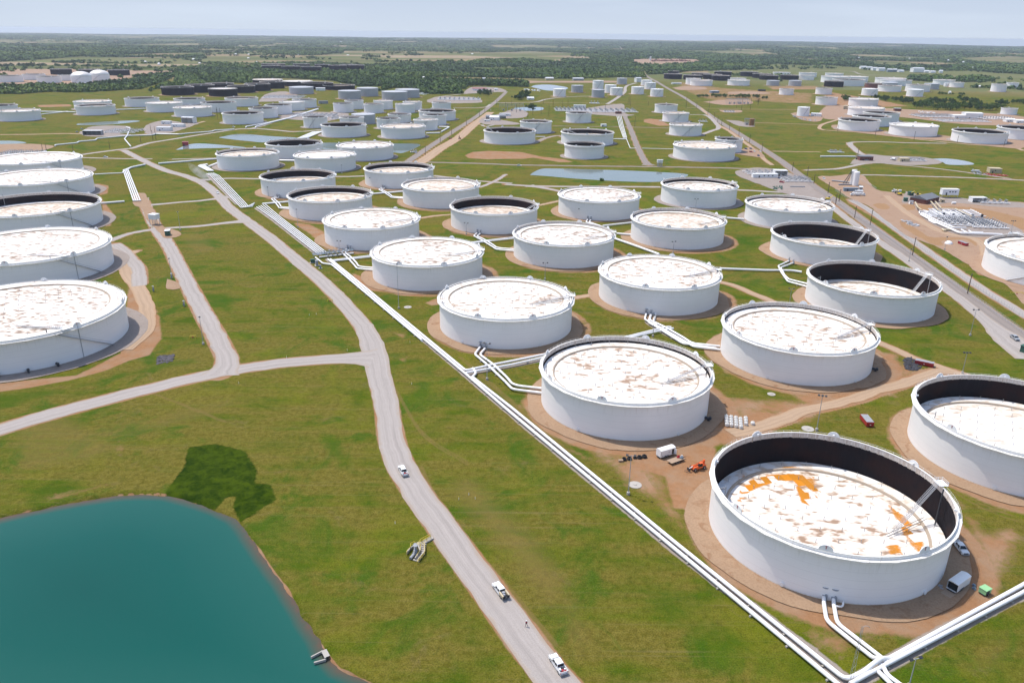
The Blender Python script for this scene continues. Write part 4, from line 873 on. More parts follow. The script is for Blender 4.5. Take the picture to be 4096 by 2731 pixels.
for k, (x, y, dz, dk, lb) in enumerate(((-221.9, 329.2, 14.0, m_deck, 'nearest large white tank at the left edge, full white roof with brown streaks'),
    (-282.5, 440.8, 13.9, m_deck, 'second large white tank from the front at the left edge, full streaked roof'),
    (-344.6, 553.4, 7.2, m_deck_tan, 'large white tank at the left edge with dark inner wall and orange-tan roof'),
    (-406.3, 663.9, 13.4, m_deck, 'fourth large white tank at the left edge, thin dark rim and streaked roof'),
    (-465, 763.3, 14.1, m_deck, 'farthest of the large white tanks at the left edge, partly behind its neighbours'))):
    tank(x, y, 43 if k < 4 else 41, 14.63, dz-.1, 'w', dk, 2 if k < 3 else 1, lb, LG, lad=-36, stair=(-8, -42), legs=1 if k == 0 else False, pad=(m_pad_grey, 51.5, 0, 0, 1.), mixers=(-44, -58, -72) if k < 2 else ())
FAR = [
 ('s',80.9,918.7,22.7,14.6,0.9), ('w',220.6,924.1,35.1,14.6,0.1), ('w',262.7,977.7,16.3,16.1,0.8), ('w',244.1,1146,22.8,14.3,0.2),
 ('w',265.1,1330.4,21.2,12.9,0.15), ('w',277.1,1484.3,20.5,13.8,0.3), ('c',292.3,1946.8,15,16.4,0), ('c',326.5,1878.5,14.8,16.1,0),
 ('c',352.7,2136.8,14.7,16.3,0), ('c',366,2284.3,15.2,14.3,0), ('g',303.3,2330.2,14.4,16.5,0), ('c',236.1,1901.1,14.7,16.7,0),
 ('c',230.9,1978.7,14,18.1,0), ('t',213,2100.8,14.3,21.3,0), ('g',186.4,1829.8,14.4,16.3,0.8), ('g',150.6,1980.1,14.4,16.1,0.5),
 ('c',100.3,1841.5,14.4,16.3,0), ('w',102.9,1299.1,20.5,15.2,0.5), ('w',30.5,1153.5,22.5,16.1,0.3), ('w',-6.3,1044.9,33.5,15.1,0.9),
 ('w',94.7,1040.5,33.8,14.4,0.5), ('w',-133.2,1469.3,17.1,14,0.3), ('w',-126.2,1313.4,29.7,13.3,0.6), ('w',-122.7,1235.6,17.4,15.3,0.9),
 ('w',-129.4,1168.5,17.2,14.3,0.15), ('w',-150.7,1082.4,29.6,14.2,0.1), ('g',-233.8,1767.5,26.3,16.1,0), ('g',-250.8,1695.5,26.7,16.4,0),
 ('w',-186.4,1474.2,17.1,14.2,0.15), ('w',-193.1,1423.7,17.1,14.5,0.1), ('w',-181.5,1269,17.9,12,0.8), ('w',-185.2,1178.8,17.1,14.2,0.8),
 ('w',-232.4,1090.4,29.9,14.3,0.9), ('w',-249.8,901.1,30.9,14.1,0.9), ('w',-276.2,819.7,30.7,14.6,0.25), ('w',-195.2,815.2,30.8,14,0.1),
 ('w',-167.9,893.4,31.1,13.6,0.1), ('w',-293,1181.9,17.3,14.9,0.8), ('w',-240.6,1187.8,17.5,14.3,0.3), ('g',-233.4,1242.1,18.1,13.6,0.8),
 ('w',-300.7,1418,17.3,15.1,0.8), ('w',-294.1,1482,17,14.9,0.8), ('w',-246.6,1413.6,17,14.7,0.3), ('w',-241.2,1484.3,17.3,14.7,0.1),
 ('g',-347,1706.8,23.5,16,0), ('g',-323.5,1786.9,23.1,16.9,0), ('g',-479.7,1829.3,26.9,14.3,0), ('w',-415.6,1230.8,29.7,14.7,0.8),
 ('w',-409,1312.9,22.2,14.7,0.8), ('w',-401.4,1372.7,22,15.2,0.8), ('w',-397.7,1444.4,22.1,14,0.1), ('w',-389.6,1500.4,21.8,14.2,0.3),
 ('w',-512,1518.6,29.7,13.2,0.3), ('w',-515.1,1406.9,29.1,15.5,0.9), ('w',-527.9,1323.3,29,13.7,0.1), ('w',-617.8,1539.2,27.9,10.3,0.5),
 ('w',-683.6,1485.2,29.3,13.7,0.6), ('w',-605,1395.5,29.3,14.4,0.1), ('w',-739.9,1418.5,30.1,12.4,0.1), ('w',-691.6,1332,29.5,13.7,0.3),
 ('w',-757.3,1229.9,28.9,14,0.1), ('w',-868.9,1359.4,27.6,9.8,0.8), ('k',-625.8,1744,29.2,15.1,0.1), ('k',-729.2,1760.6,33.1,17.1,0.4),
 ('k',-620.5,1848.6,29.7,14.1,0.4), ('k',-604,1912.9,29.1,15.1,0.4), ('k',-595,1999.9,29.1,15.2,0.4), ('k',-645.7,2134.7,37.8,12.5,0.05),
 ('k',-559.3,2098.8,38.1,11.6,0.05), ('k',-483.7,1997.7,37.8,13.7,0.4), ('k',-429.2,1984.1,39,10.2,0.4), ('k',-712.7,1843,31.8,16.2,0.4),
 ('k',-710.9,1965.8,32,11.9,0.4), ('k',-902.6,3073.3,42.9,15.3,0.2), ('k',-858.1,2896,32.9,17.3,0.2), ('k',-760.9,2790.1,31.2,19.5,0.2),
 ('k',-686.4,2768.3,33.3,19.9,0.2), ('k',-801.7,3089.9,30.7,15.4,0.2), ('k',-695.5,2969.5,27.4,19.3,0.2), ('k',-614,2847.1,30.7,21.9,0.2),
 ('k',-606.7,2995.3,28.6,19.4,0.2), ('k',-559.6,2903.3,27,21.2,0.2), ('d',-1128.1,2127.3,24.6,14.4,0), ('d',-1124.1,2215.3,24.7,14.5,0),
 ('k',-1376.5,2487.9,29.2,15.5,0.2), ('k',-1325.1,2555.5,29.9,12.3,0.2), ('k',-1197.7,2480,29.7,15.7,0.2), ('w',-1199.7,2104.9,28.1,15.9,0.8),
 ('w',-1305.5,2220.4,27.7,13.4,0.8), ('w',-1304.9,2111.6,30.3,16.2,0.8), ('w',-1204,2190.7,17.5,14,0.8), ('k',584.4,3042.3,21.2,8.6,0.2),
 ('k',510.3,2660.5,28.7,16,0.2), ('k',566.3,2623.3,29.3,13.2,0.2), ('k',631.9,2806.9,30,12.7,0.2), ('k',641.2,2675,29.4,14.8,0.2),
 ('k',651,2602.3,28.8,14.9,0.2), ('k',712.2,2824.4,28.8,17.8,0.2), ('k',822.8,2897.2,29.6,15.1,0.2), ('k',835.1,2787.7,30.2,13.2,0.2),
 ('k',825.5,2675.4,29.6,13.7,0.2), ('k',899.1,2695.7,28.8,14.1,0.2), ('w',513.7,2366.9,21.2,17.2,0.1), ('w',526.8,2320.1,31,15.2,0.1),
 ('w',641.5,2354,30.9,14.7,0.1), ('w',694.6,2559.3,24,9.8,0.1), ('g',742.2,2360.4,17.9,13.6,0), ('g',805.8,2360.8,17.7,14.3,0),
 ('w',960.7,2972.3,30,11.9,0.1), ('w',1030.3,2899.6,29.9,14.5,0.1), ('w',956.9,2698.1,23.7,15.8,0.1), ('w',660.4,1987.5,17,12.8,0.7),
 ('w',765,2024.8,19.4,14.3,0.7), ('w',652.3,1704.2,21.5,15.4,0.3), ('c',516.2,1448.1,10.5,15,0), ('w',1145.7,2956.8,30.8,11.3,0.1),
 ('w',1004.4,2575,43.5,18.3,0.1), ('w',1088.4,2636.1,40.8,16.6,0.1), ('w',978.4,2409.6,44.5,17.6,0.3), ('k',910.8,2342.9,26.3,15.9,0.2),
 ('w',1139.1,2493,43.4,19,0.1), ('w',1137.3,2450.9,42.9,16.2,0.3), ('r',1009.3,2308.6,22.5,12.8,0.2), ('g',1097.2,2401.7,22.1,9.7,0),
 ('w',990.3,2165.5,28.7,14.9,0.3), ('c',869.6,2003.6,18.4,15.3,0), ('w',1073,2181.3,30,17,0.3), ('g',1157.9,2278.2,19.4,15,0),
 ('c',972.7,1987,18.7,16,0), ('w',1313,2514.4,30.7,14.2,0.1), ('w',1285.5,2387.2,19,13.3,0.1), ('c',1274.4,2421.4,7.9,9.3,0),
 ('w',1303.1,2206.8,18.8,19.7,0.5), ('w',1452.9,2396.3,16,14.4,0.1), ('w',933.5,1531,13.7,11.3,0.8), ('w',724.2,1690.6,28.7,13.9,0.1),
 ('w',639.9,1475.9,30.8,12.9,0.05), ('w',627,1383.9,28.8,12.9,0.8), ('w',576.9,1305.9,28.6,14.6,0.8), ('w',530.2,1240.6,29.8,14.6,0.8),
 ('w',585.3,1179.5,32.4,14.1,0.05), ('w',643,1108.5,34.4,14,0.9), ('w',731.7,1155.4,33.3,14.7,0.9),
]
HT = {'w': 14.6, 's': 14.6, 'k': 15.2, 'g': 0, 'c': 0, 'd': 14.5, 'r': 0, 't': 0}
def region(x, y):
    if y > 2700 and x < 0: return 'in the far group beyond the woods'
    if x < -1000 and y > 2050: return 'beyond the far left woods'
    if x < 0 and y > 1640: return 'at the back of the left farm'
    if x < -360: return 'in the left farm'
    if x < -110: return 'left of the diagonal highway'
    if x < 300 and y < 1520: return 'between the two highways'
    if x < 380: return 'by the far pond'
    if x > 480 and y < 1720: return 'right of the right highway'
    return 'in the distant right farm'
LOOK = {'w': 'white open-topped tank', 's': 'white two-ring tank', 'k': 'black tank', 'g': 'grey tank', 'c': 'closed white tank', 'd': 'domed white tank', 'r': 'rust-red tank', 't': 'tall two-step white tank'}
ORD = ['', 'first', 'second', 'third', 'fourth', 'fifth', 'sixth', 'seventh', 'eighth', 'ninth', 'tenth', 'eleventh', 'twelfth', 'thirteenth', 'fourteenth', 'fifteenth', 'sixteenth', 'seventeenth', 'eighteenth', 'nineteenth', 'twentieth', 'twenty-first', 'twenty-second', 'twenty-third', 'twenty-fourth', 'twenty-fifth', 'twenty-sixth', 'twenty-seventh', 'twenty-eighth', 'twenty-ninth', 'thirtieth']
def look(t):
    if t[0] == 'w':
        return 'white tank with dark interior' if t[5] >= .6 else ('white tank with dark rim' if t[5] >= .25 else 'pale-roofed white tank')
    return LOOK[t[0]]
groups = {}
for k, t in enumerate(FAR): groups.setdefault((look(t), region(t[1], t[2])), []).append(k)
names = {}
for (lk, rg), ks in groups.items():
    ks = sorted(ks, key=lambda k: to_px(FAR[k][1], FAR[k][2])[0])
    for q, k in enumerate(ks):
        names[k] = (f'{lk}, {ORD[q+1]} from left of its kind {rg}' if len(ks) > 1 else f'{lk}, the only one {rg}')
for k, (kd, x, y, r_, h_, dp) in enumerate(FAR):
    hh = HT[kd]; hh = h_ if not hh or abs(h_-hh) > 2.2 else hh*.5+h_*.5
    depth = hh*(1-dp)+.2-(.6 if dp < .15 else 0)
    dk = m_deck_dark if kd in 'kr' and dp > .1 else [m_deck, m_deck_tan, m_deck_clean][k % 3]
    lod = 1 if y < 1350 else 0
    pad = (m_pad_grey, r_+5.5, 0, 0, .8) if y < 1600 else ((m_pad_tan, r_+7, 0, 0, 1) if y < 2400 else None)
    tank(x, y, r_, hh, depth, kd, dk, lod, names[k], 'storage tanks '+region(x, y), lad=(150 if -10 < x < 300 else 160) if (k % 3 and x > -150) else -20, pad=pad, stair=(250, 285) if (lod and kd == 'w' and r_ < 24) else None, rotate=(k*.37) % 1)
# ================================================================== PIPES
m_pipe = simple('pipe_white', (.82, .81, .80), .4, var=.12, scale=.5); m_conc = simple('concrete', (.42, .39, .35), .9, var=.3)
m_bluegrey = simple('paint_blue_grey', (.20, .26, .32), .55); m_yellow = simple('paint_yellow', (.62, .46, .04), .55); m_green = simple('paint_green', (.03, .10, .07), .6)
m_lgreen = simple('paint_light_green', (.28, .55, .27), .6); m_orange = simple('paint_orange', (.75, .13, .03), .5); m_black2 = simple('rubber_black', (.018, .018, .02), .8)
m_wood = simple('pole_wood', (.10, .065, .045), .9); m_plank = simple('deck_planks', (.36, .26, .18), .85); m_glass = simple('glass_dark', (.015, .02, .025), .1, var=.1)
m_skin = simple('skin', (.45, .26, .18), .6, var=.1); m_cloth = simple('cloth_navy', (.015, .02, .04), .9); m_bag = simple('bulk_bag_weave', (.72, .71, .68), .9)
m_greyp = simple('paint_grey', (.30, .31, .33), .6); m_tan = simple('wall_tan', (.50, .42, .28), .8); m_blue = simple('paint_blue', (.05, .14, .28), .5); m_brick = simple('wall_dark_red', (.16, .06, .045), .85)
m_roofmetal = simple('roof_metal', (.62, .63, .64), .5, .1); m_roofdark = simple('roof_shingle', (.16, .17, .19), .9); m_roofred = simple('roof_red', (.30, .10, .09), .7)
m_truck = simple('car_paint_white', (.78, .78, .77), .25, var=.05); m_silver = simple('car_paint_silver', (.40, .42, .44), .3, .3, var=.05); m_redcar = simple('car_paint_red', (.35, .02, .03), .3, var=.05); m_bluecar = simple('car_paint_blue', (.03, .06, .15), .3, var=.05)
m_light = simple('lamp_lens', (.8, .78, .70), .2, var=.05); m_tail = simple('lamp_red', (.4, .01, .01), .3, var=.05)
m_brown = simple('tank_brown', (.28, .14, .05), .6)
def bevel_path(P, rad=1.1):
    """round the corners of a polyline like pipe elbows"""
    P = [Vector(p) for p in P]; out = [P[0]]
    for i in range(1, len(P)-1):
        a, b = (P[i-1]-P[i]), (P[i+1]-P[i]); d = min(rad, a.length*.45, b.length*.45)
        p0 = P[i]+a.normalized()*d; p1 = P[i]+b.normalized()*d
        for t in (0, .33, .67, 1): out.append(p0*(1-t)**2+P[i]*2*t*(1-t)+p1*t*t)
    return out+[P[-1]]
sup_me = MB().box((0, 0, .22), (1.5, .45, .44)).mesh('support', m_conc)
def pipe(P, r, label, group=None, supports=0, mat=None, name='pipeline'):
    """P: list of (x, y, z) world"""
    Q = bevel_path(P, r*3.2); ox, oy = P[0][0], P[0][1]
    o = MB().tube([(q.x-ox, q.y-oy, q.z) for q in Q], r, 10).build(name, mat or m_pipe, None, True, (ox, oy, 0)); tag(o, label, 'pipe', group)
    if supports:
        for i in range(len(P)-1):
            a, b = Vector(P[i]), Vector(P[i+1]); L = (b-a).length; n = int(L/supports); az = math.atan2(b.y-a.y, b.x-a.x)
            for k in range(n):
                q = a.lerp(b, (k+.5)/n)
                if q.z-r < 1.0: put('support', sup_me, o, (q.x-ox, q.y-oy, 0), az+PI/2)
    return o
def pz(cr, lst, z=1.0): return [(*survey(cr, p[0], p[1], p[2] if len(p) > 2 else z), p[2] if len(p) > 2 else z) for p in lst]
MAINS = 'long white pipes running beside the gravel road'
pipe(pz('k', [(1938, 800)])+pz('N', [(2048, 1631), (2700, 2167.5)])+pz('p', [(1150, 1492), (1275, 1436), (1335, 1385, 2.0), (1395, 1345, 2.0), (1440, 1350)])+pz('N', [(4096, 2335), (4500, 2090)]), .52, 'white pipe of the front pair bending right below the nearest tank, hopping a crossing', None, 11)
c_ = pz('N', [(2048, 1654), (2700, 2194)]); d_ = Vector(c_[1])-Vector(c_[0]); e_ = Vector(c_[1])+d_*.75
pipe(pz('V', [(720, 600)])+pz('N', [(1461, 1160), (1859, 1491.5)])+c_+[tuple(e_)], .52, 'outermost long white pipe running straight beside the grass to the bottom edge', None, 11)
pipe(pz('p', [(1180, 1522), (1300, 1454), (1800, 1192)])+pz('N', [(4096, 2366), (4500, 2118)]), .52, 'lower white pipe of the pair going up to the right edge at lower right', None, 11)
pipe(pz('k', [(1942, 722), (1974, 765), (1938, 800)]), .5, 'short kinked white pipe joining the main pair left of the second tank')
pipe(pz('V', [(800, 600)])+pz('N', [(1474, 1160)])+pz('k', [(1880, 743), (2120, 690), (2294, 657)])+pz('l', [(280, 600), (1060, 434), (1300, 374), (1390, 352), (1428, 356)]), .52, 'long white pipe turning right at the junction behind the brown-spotted tank', None, 12)
pipe(pz('k', [(1872, 766), (2294, 690)])+pz('l', [(280, 626), (1065, 446), (1320, 388), (1445, 366)]), .52, 'white cross pipe beneath its twin behind the brown-spotted tank', None, 12)
pipe(pz('V', [(330, 545), (470, 655), (560, 732), (830, 765)])+pz('N', [(1449, 1160)])+pz('k', [(1478, 462), (1492, 488, -.3)]), .48, 'white pipe ending in a bend into the ground beside the front pipeline', None, 12)
for k in range(5):
    pipe(pz('g', [(6+k*19, 622-k*6), (150+k*18, 724-k*2), (562+k*18, 1048-k*4)]), .33, 'white pipe of the five running up from the valve platform', 'five parallel pipes above the valve platform', 14)
for k in range(5):
    pipe(pz('f', [(1850+k*15, 322-k*1), (1895+k*17, 350-k*2), (2128+k*18, 596-k*2), (2160+k*16, 628-k*3), (2265+k*4, 618-k*8)]), .33, 'white pipe of the five along the road bend', 'five parallel pipes along the road bend', 16)
    pipe(pz('f', [(1866+k*12, 300-k*0), (1775+k*14, 256-k*2), (1795+k*14, 246-k*2), (1862, 244)]), .5, 'short white pipe of the five beyond the side road', 'five short pipes beyond the side road')
for k in range(4):
    pipe(pz('f', [(1196+k*20, 566-k*1), (1104+k*14, 292-k*2), (1150+k*8, 280-k*3)]), .5, 'white pipe of the four in the left meadow', 'four parallel pipes in the left meadow', 14)
pipe(pz('f', [(1190, 567), (1265, 563)]), .6, 'short white header closing the four parallel pipes at their near end')
pipe(pz('f', [(1120, 292), (1180, 268), (1300, 243)]), .9, 'thick white pipe slanting right from the top of the four parallel pipes')
pipe(pz('f', [(848, 330), (1095, 318), (1112, 300)]), .5, 'thin white pipe from the second farthest left tank to the four parallel pipes')
pipe(pz('f', [(905, 590), (1115, 573)]), .8, 'short white pipe at the foot of the left tank with the dark interior')
pipe(pz('f', [(1420, 234), (1600, 220), (1945, 192)]), .9, 'white pipe crossing the grass toward the first far tank right of the road')
pipe(pz('f', [(1868, 262), (1955, 228)]), 1.0, 'short thick white pipe at the corner of the five pipe bundle')
pipe(pz('h', [(920, 905), (1100, 968), (1320, 1048)]), .8, 'thick white pipe slanting down right between two full-roofed tanks in the middle')
pipe(pz('h', [(815, 792), (1080, 762)]), .7, 'white pipe between the tan-lined roof tank and its right neighbour')
pipe(pz('h', [(938, 860), (1000, 866), (1075, 870)]), .7, 'short white pipe between two middle tanks, valve on top')
pipe(pz('h', [(1925, 720), (2080, 732)]), .7, 'short white pipe joining the ochre-roofed tank to its right neighbour')
pipe(pz('h', [(1860, 1174), (2294, 1190)])+pz('i', [(85, 1190), (220, 1192), (302, 1205)]), .65, 'white pipe running right across the grass to the tanks beside the highway')
pipe(pz('h', [(905, 12), (1025, 12), (1060, 97), (1115, 98)]), .4, 'thin white pipe stepping round the meadow beside the narrow service road')
pipe(pz('h', [(1165, 98), (1450, 105)]), .4, 'thin straight white pipe from the service road to a full-roofed tank')
for k in range(4):
    pipe(pz('d', [(22+k*16, 1042), (52+k*15, 1160), (98+k*12, 1290)], 1.), .45, 'thin pipe of the four beside the service road', 'four thin pipes beside the service road')
pipe(pz('d', [(-20, 1300), (130, 1304)]), .5, 'short pipe closing the four thin pipes at their near end')
pipe(pz('a', [(628, 1380), (630, 1370), (880, 1345), (900, 1330), (1085, 1315), (1110, 1295), (1440, 1265), (1740, 1255), (1770, 1243), (2050, 1247), (2160, 1235), (2338, 1222)])+pz('b', [(80, 1215), (110, 1203), (335, 1190)]), .8, 'long zigzag white pipe across the far left meadow')
pipe(pz('a', [(1492, 1386), (1420, 1300), (1450, 1264), (1485, 1180), (1440, 1166)]), .7, 'white pipe zigzagging toward the viewer from the far left metering yard')
for k in range(8):
    pipe(pz('b', [(1050+k*16, 1298-k*1), (1225+k*14, 1222), (1335, 1214+k*1.5)]), .6, 'pipe of the eight side by side between two ponds', 'eight side-by-side pipes between ponds')
for k in range(2):
    pipe(pz('b', [(465+k*110, 1172+k*3), (470+k*110, 1160), (710+k*40, 1118-k*4), (950+k*30, 1062-k*3), (1290, 955+k*8)]), .9, 'white pipe of a pair slanting through the left cluster of tanks', 'pair of pipes through the left cluster')
pipe(pz('c', [(330, 1162), (450, 1165), (355, 1220)]), 1.0, 'white V-shaped pipe beside the diagonal highway')
pipe(pz('c', [(185, 1236), (340, 1232)]), 1.1, 'short white pipe end pointing at the diagonal highway')
pipe(pz('g', [(212, 207), (345, 209)]), 1.1, 'short white pipe between two far tanks in the left group')
pipe(pz('c', [(1435, 1275), (1540, 1276)]), .6, 'short thin pipe right of the far dark-topped tank')
pipe(pz('a', [(465, 988), (760, 992), (860, 994)]), .9, 'white pipe between two far left tanks')
pipe(pz('a', [(470, 1020), (770, 988)]), .8, 'thin slanting pipe meeting another between far left tanks')
pipe(pz('a', [(1320, 968), (1660, 955)]), .9, 'white pipe right of the overlapping pair of far left tanks')
pipe(pz('a', [(670, 690), (900, 668), (1500, 620)]), 1.2, 'white pipe in front of the two domed tanks')
pipe(pz('i', [(470, 170), (700, 170), (790, 172)]), .8, 'white pipe leading to the dark red pump house at right')
pipe(pz('Q', [(1580, 1040), (1640, 1075), (1800, 1075)]), .9, 'green pipe lying beside the right edge tank', mat=m_lgreen)
pipe(pz('i', [(200, 440), (330, 442)], .5), .6, 'dark grey pipe section lying in the gravel yard', mat=m_greyp)
# tank outlets, repeated at every junction
m_hw = m_greyp
def valve_at(parent, p, az=0, s=1.0):
    mb = MB(); mb.cyl((0, 0, -.5*s), .62*s, 1.0*s, 10); mb.cyl((0, 0, .5*s), .2*s, 1.6*s, 6); mb.cyl((0, 0, 2.1*s), .75*s, .12*s, 12); mb.box((0, .5*s, .9*s), (.5*s, .9*s, .5*s)); mb.box((0, 0, .05), (.25, 1.9*s, 1.5*s))
    return mb.build('valve', m_hw, parent, False, p, az)
E0 = gpos(1, 0)
OUT = {'a': pz('k', [(2012, 528), (1960, 596), (2085, 700), (2230, 838)])+pz('l', [(0, 905), (45, 915), (262, 942)]),
       'b': pz('k', [(2056, 540), (2006, 600), (2130, 690), (2250, 805)])+pz('l', [(0, 860), (60, 880), (262, 902)])}
OUTR = {k: [(p[0]-E0[0], p[1]-E0[1], p[2]) for p in v] for k, v in OUT.items()}
def outlets(cx, cy, near_, who, full=True):
    for k, key in enumerate('ab'):
        P = OUTR[key] if full else OUTR[key][:4]; P = [(cx+p[0], cy+p[1], p[2]) for p in P]
        if full: P[3] = (P[3][0], P[3][1], 1.0)
        o = pipe(P, .5, 'outlet pipe at '+who, 'outlet pipes at '+who, 14 if near_ else 0)
        valve_at(o, (0, 0, 1.0), .3, 1.)
outlets(*gpos(1, 0), True, 'the third pipeline-row tank')
outlets(*gpos(3, 0), True, 'the fifth pipeline-row tank')
outlets(*gpos(5, 0), False, 'the last pipeline-row tank')
outlets(*gpos(1, 1), True, 'the central speckled-roof tank')
outlets(*gpos(3, 1), True, 'the fifth second-row tank')
outlets(*gpos(5, 1), False, 'the last second-row tank')
outlets(*gpos(3, 2), False, 'the tan-lined tank below the pond', False)
for P_, s_ in (([(190, 1105), (92, 1150), (118, 1205), (178, 1290), (355, 1337)], 'left'), ([(228, 1122), (112, 1166), (150, 1235), (190, 1272), (355, 1312)], 'right')):
    o = pipe(pz('i', P_), .5, s_+' outlet pipe winding between the two nearest highway-side tanks', None, 12); valve_at(o, (0, 0, 1.0), .3, 1.)
for j, i0 in ((0, 3), (0, 5), (1, 3), (1, 5)):
    for kk in range(2):
        b = np.array(gpos(i0, j)); e = np.array(gpos(1, 0)); dlt = b-e
        P = pz('k', [(1905, 750), (2294, 672)]) if kk == 0 else pz('k', [(1905, 768), (2294, 695)])
        a_ = Vector(P[0])+Vector((*dlt, 0)); d2 = (Vector(P[1])-Vector(P[0])).normalized()
        L_ = 82 if j == 0 else 40
        s_ = a_ if j == 0 else a_+d2*(.0)
        pipe([tuple(s_), tuple(s_+d2*L_)], .5, 'white cross pipe at the outlets of the %s %s-row tank' % ('fifth' if i0 == 3 else 'last', 'pipeline' if j == 0 else 'second'), 'cross pipes, %s tank, row %s' % ('fifth' if i0 == 3 else 'last', 'one' if j == 0 else 'two'))
o = pipe(pz('p', [(1003, 925), (1003, 975), (1022, 1095), (1180, 1222), (1340, 1348), (1388, 1345), (1420, 1385)]), .5, 'left white outlet pipe coming from the foot of the nearest tank', None, 9); valve_at(o, (0, 0, 1.0), .2, 1.3)
o = pipe(pz('p', [(1068, 940), (1070, 985), (1093, 1112), (1240, 1225), (1395, 1345), (1440, 1385)]), .5, 'right white outlet pipe coming from the foot of the nearest tank', None, 9); valve_at(o, (0, 0, 1.0), .2, 1.3)
pipe(pz('p', [(1072, 995), (1130, 1003), (1135, 968)]), .26, 'thin white side branch of the nearest tank outlet')
pipe(pz('p', [(1365, 1375), (1405, 1405), (1430, 1460), (1540, 1540)]), .5, 'white pipe crossing under the corner junction to the bottom edge', None)
pipe(pz('p', [(1372, 1438), (1470, 1535)]), .5, 'short white pipe leaving the lower right pair at the bottom edge')
o = pipe(pz('l', [(1250, 218), (1222, 312), (1330, 372), (1545, 492), (1862, 525)]), .5, 'upper white pipe from the central speckled tank to the red-skip tank', None, 12); valve_at(o, (0, 0, 1.), .2)
o = pipe(pz('l', [(1290, 220), (1268, 312), (1350, 388), (1530, 500), (1830, 545)]), .5, 'lower white pipe from the central speckled tank to the red-skip tank', None, 12); valve_at(o, (0, 0, 1.), .2)

# valve platform beside the five pipes
x, y = survey('V', 700, 560); t = empty('valve_platform', (x, y, 0), R(29), 'blue-grey steel valve platform straddling the pipes beside the gravel road', 'valve platform')
mb = MB(); mb.box((5, 2.5, 2.2), (26, .9, .12)); mb.box((5, 5.5, 2.2), (26, .9, .12))
for k in range(9): mb.box((-7.5+k*3.1, 2.5, 1.1), (.15, .15, 2.2)); mb.box((-7.5+k*3.1, 5.5, 1.1), (.15, .15, 2.2)); mb.box((-7.5+k*3.1, 4, 2.2), (.5, 2.4, .1))
mb.build('walkway', m_bluegrey, t)
mb = MB()
for yy in (2.1, 5.9):
    for zz in (2.8, 3.4): mb.box((5, yy, zz), (26, .08, .08))
    for k in range(14): mb.box((-8+k*2, yy, 2.8), (.08, .08, 1.2))
mb.build('handrail', m_bluegrey, t)
for k in range(4):
    for q in range(3): valve_at(t, (0.5+k*3.0, .2+q*3.4, 1.0), 0, .85)
MB().cyl((0, 0, 0), .45, 22, 10, axis='X').build('header', m_pipe, t, True, (-5, .2, 1.0))
def cabinet(cr, x_, y_, d, rz, mat, label):
    w = survey(cr, x_, y_); t = empty('equipment_cabinet', (*w, 0), rz, label, 'cabinet')
    MB().box((0, 0, .1), (d[0]+1.2, d[1]+1.0, .2)).build('base_slab', m_conc, t)
    mb = MB(); mb.box((0, 0, .2+d[2]/2), d); mb.box((0, 0, .25+d[2]), (d[0]+.2, d[1]+.2, .1)); mb.build('housing', mat, t)
    mb = MB(); mb.box((-d[0]*.24, -d[1]/2-.02, .2+d[2]/2), (d[0]*.42, .04, d[2]*.85)); mb.box((d[0]*.24, -d[1]/2-.02, .2+d[2]/2), (d[0]*.42, .04, d[2]*.85)); mb.build('door', mat, t)
cabinet('V', 250, 715, (2.6, 1.6, 2.0), .15, m_green, 'dark green transformer cabinet on a slab beside the gravel road')
cabinet('V', 375, 800, (1.4, 2.2, 3.0), .4, m_greyp, 'tall pale grey electrical cabinet left of the valve platform')
cabinet('V', 485, 890, (.9, .7, 1.7), .1, m_bluegrey, 'small grey-blue control box on a small slab beside the grey cabinet')

# ================================================================== POLES
def light_pole(cr, bx, by, ty, heads=2, label='', lattice=False):
    w = survey(cr, bx, by); h = min(max(height_of(cr, bx, by, ty), 8), 24); t = empty('light_pole', (*w, 0), random.uniform(-.4, .4), label, 'light pole')
    MB().cyl((0, 0, 0), .55, .9, 10, r2=.5).build('base', m_conc, t)
    mb = MB()
    if lattice:
        for k in range(3):
            a = 2*PI*k/3; mb.tube([(.45*math.cos(a), .45*math.sin(a), .5), (.2*math.cos(a), .2*math.sin(a), h)], .04, 4)
        for q in range(int(h/.8)):
            a, b = 2*PI*q/3, 2*PI*(q+1)/3; r0 = .45-.25*q*.8/h; mb.tube([(r0*math.cos(a), r0*math.sin(a), .5+q*.8), (r0*math.cos(b), r0*math.sin(b), 1.3+q*.8)], .03, 3)
        mb.tube([(0, 0, h), (.5, 0, h+.5), (1.2, .1, h+.4), (1.5, .1, h)], .05, 4)
    else: mb.cyl((0, 0, .9), .14, h-.9, 8, r2=.09)
    mb.build('pole', m_steel, t)
    if not lattice:
        MB().box((0, 0, h), (2.6, .12, .12)).build('crossarm', m_steel, t)
        for k in range(heads): xx = -1.2+2.4*k/(heads-1) if heads > 1 else 0; MB().box((0, 0, .1), (.75, .6, .35), rx=.5).build('floodlight', m_dark, t, False, (xx, 0, h))


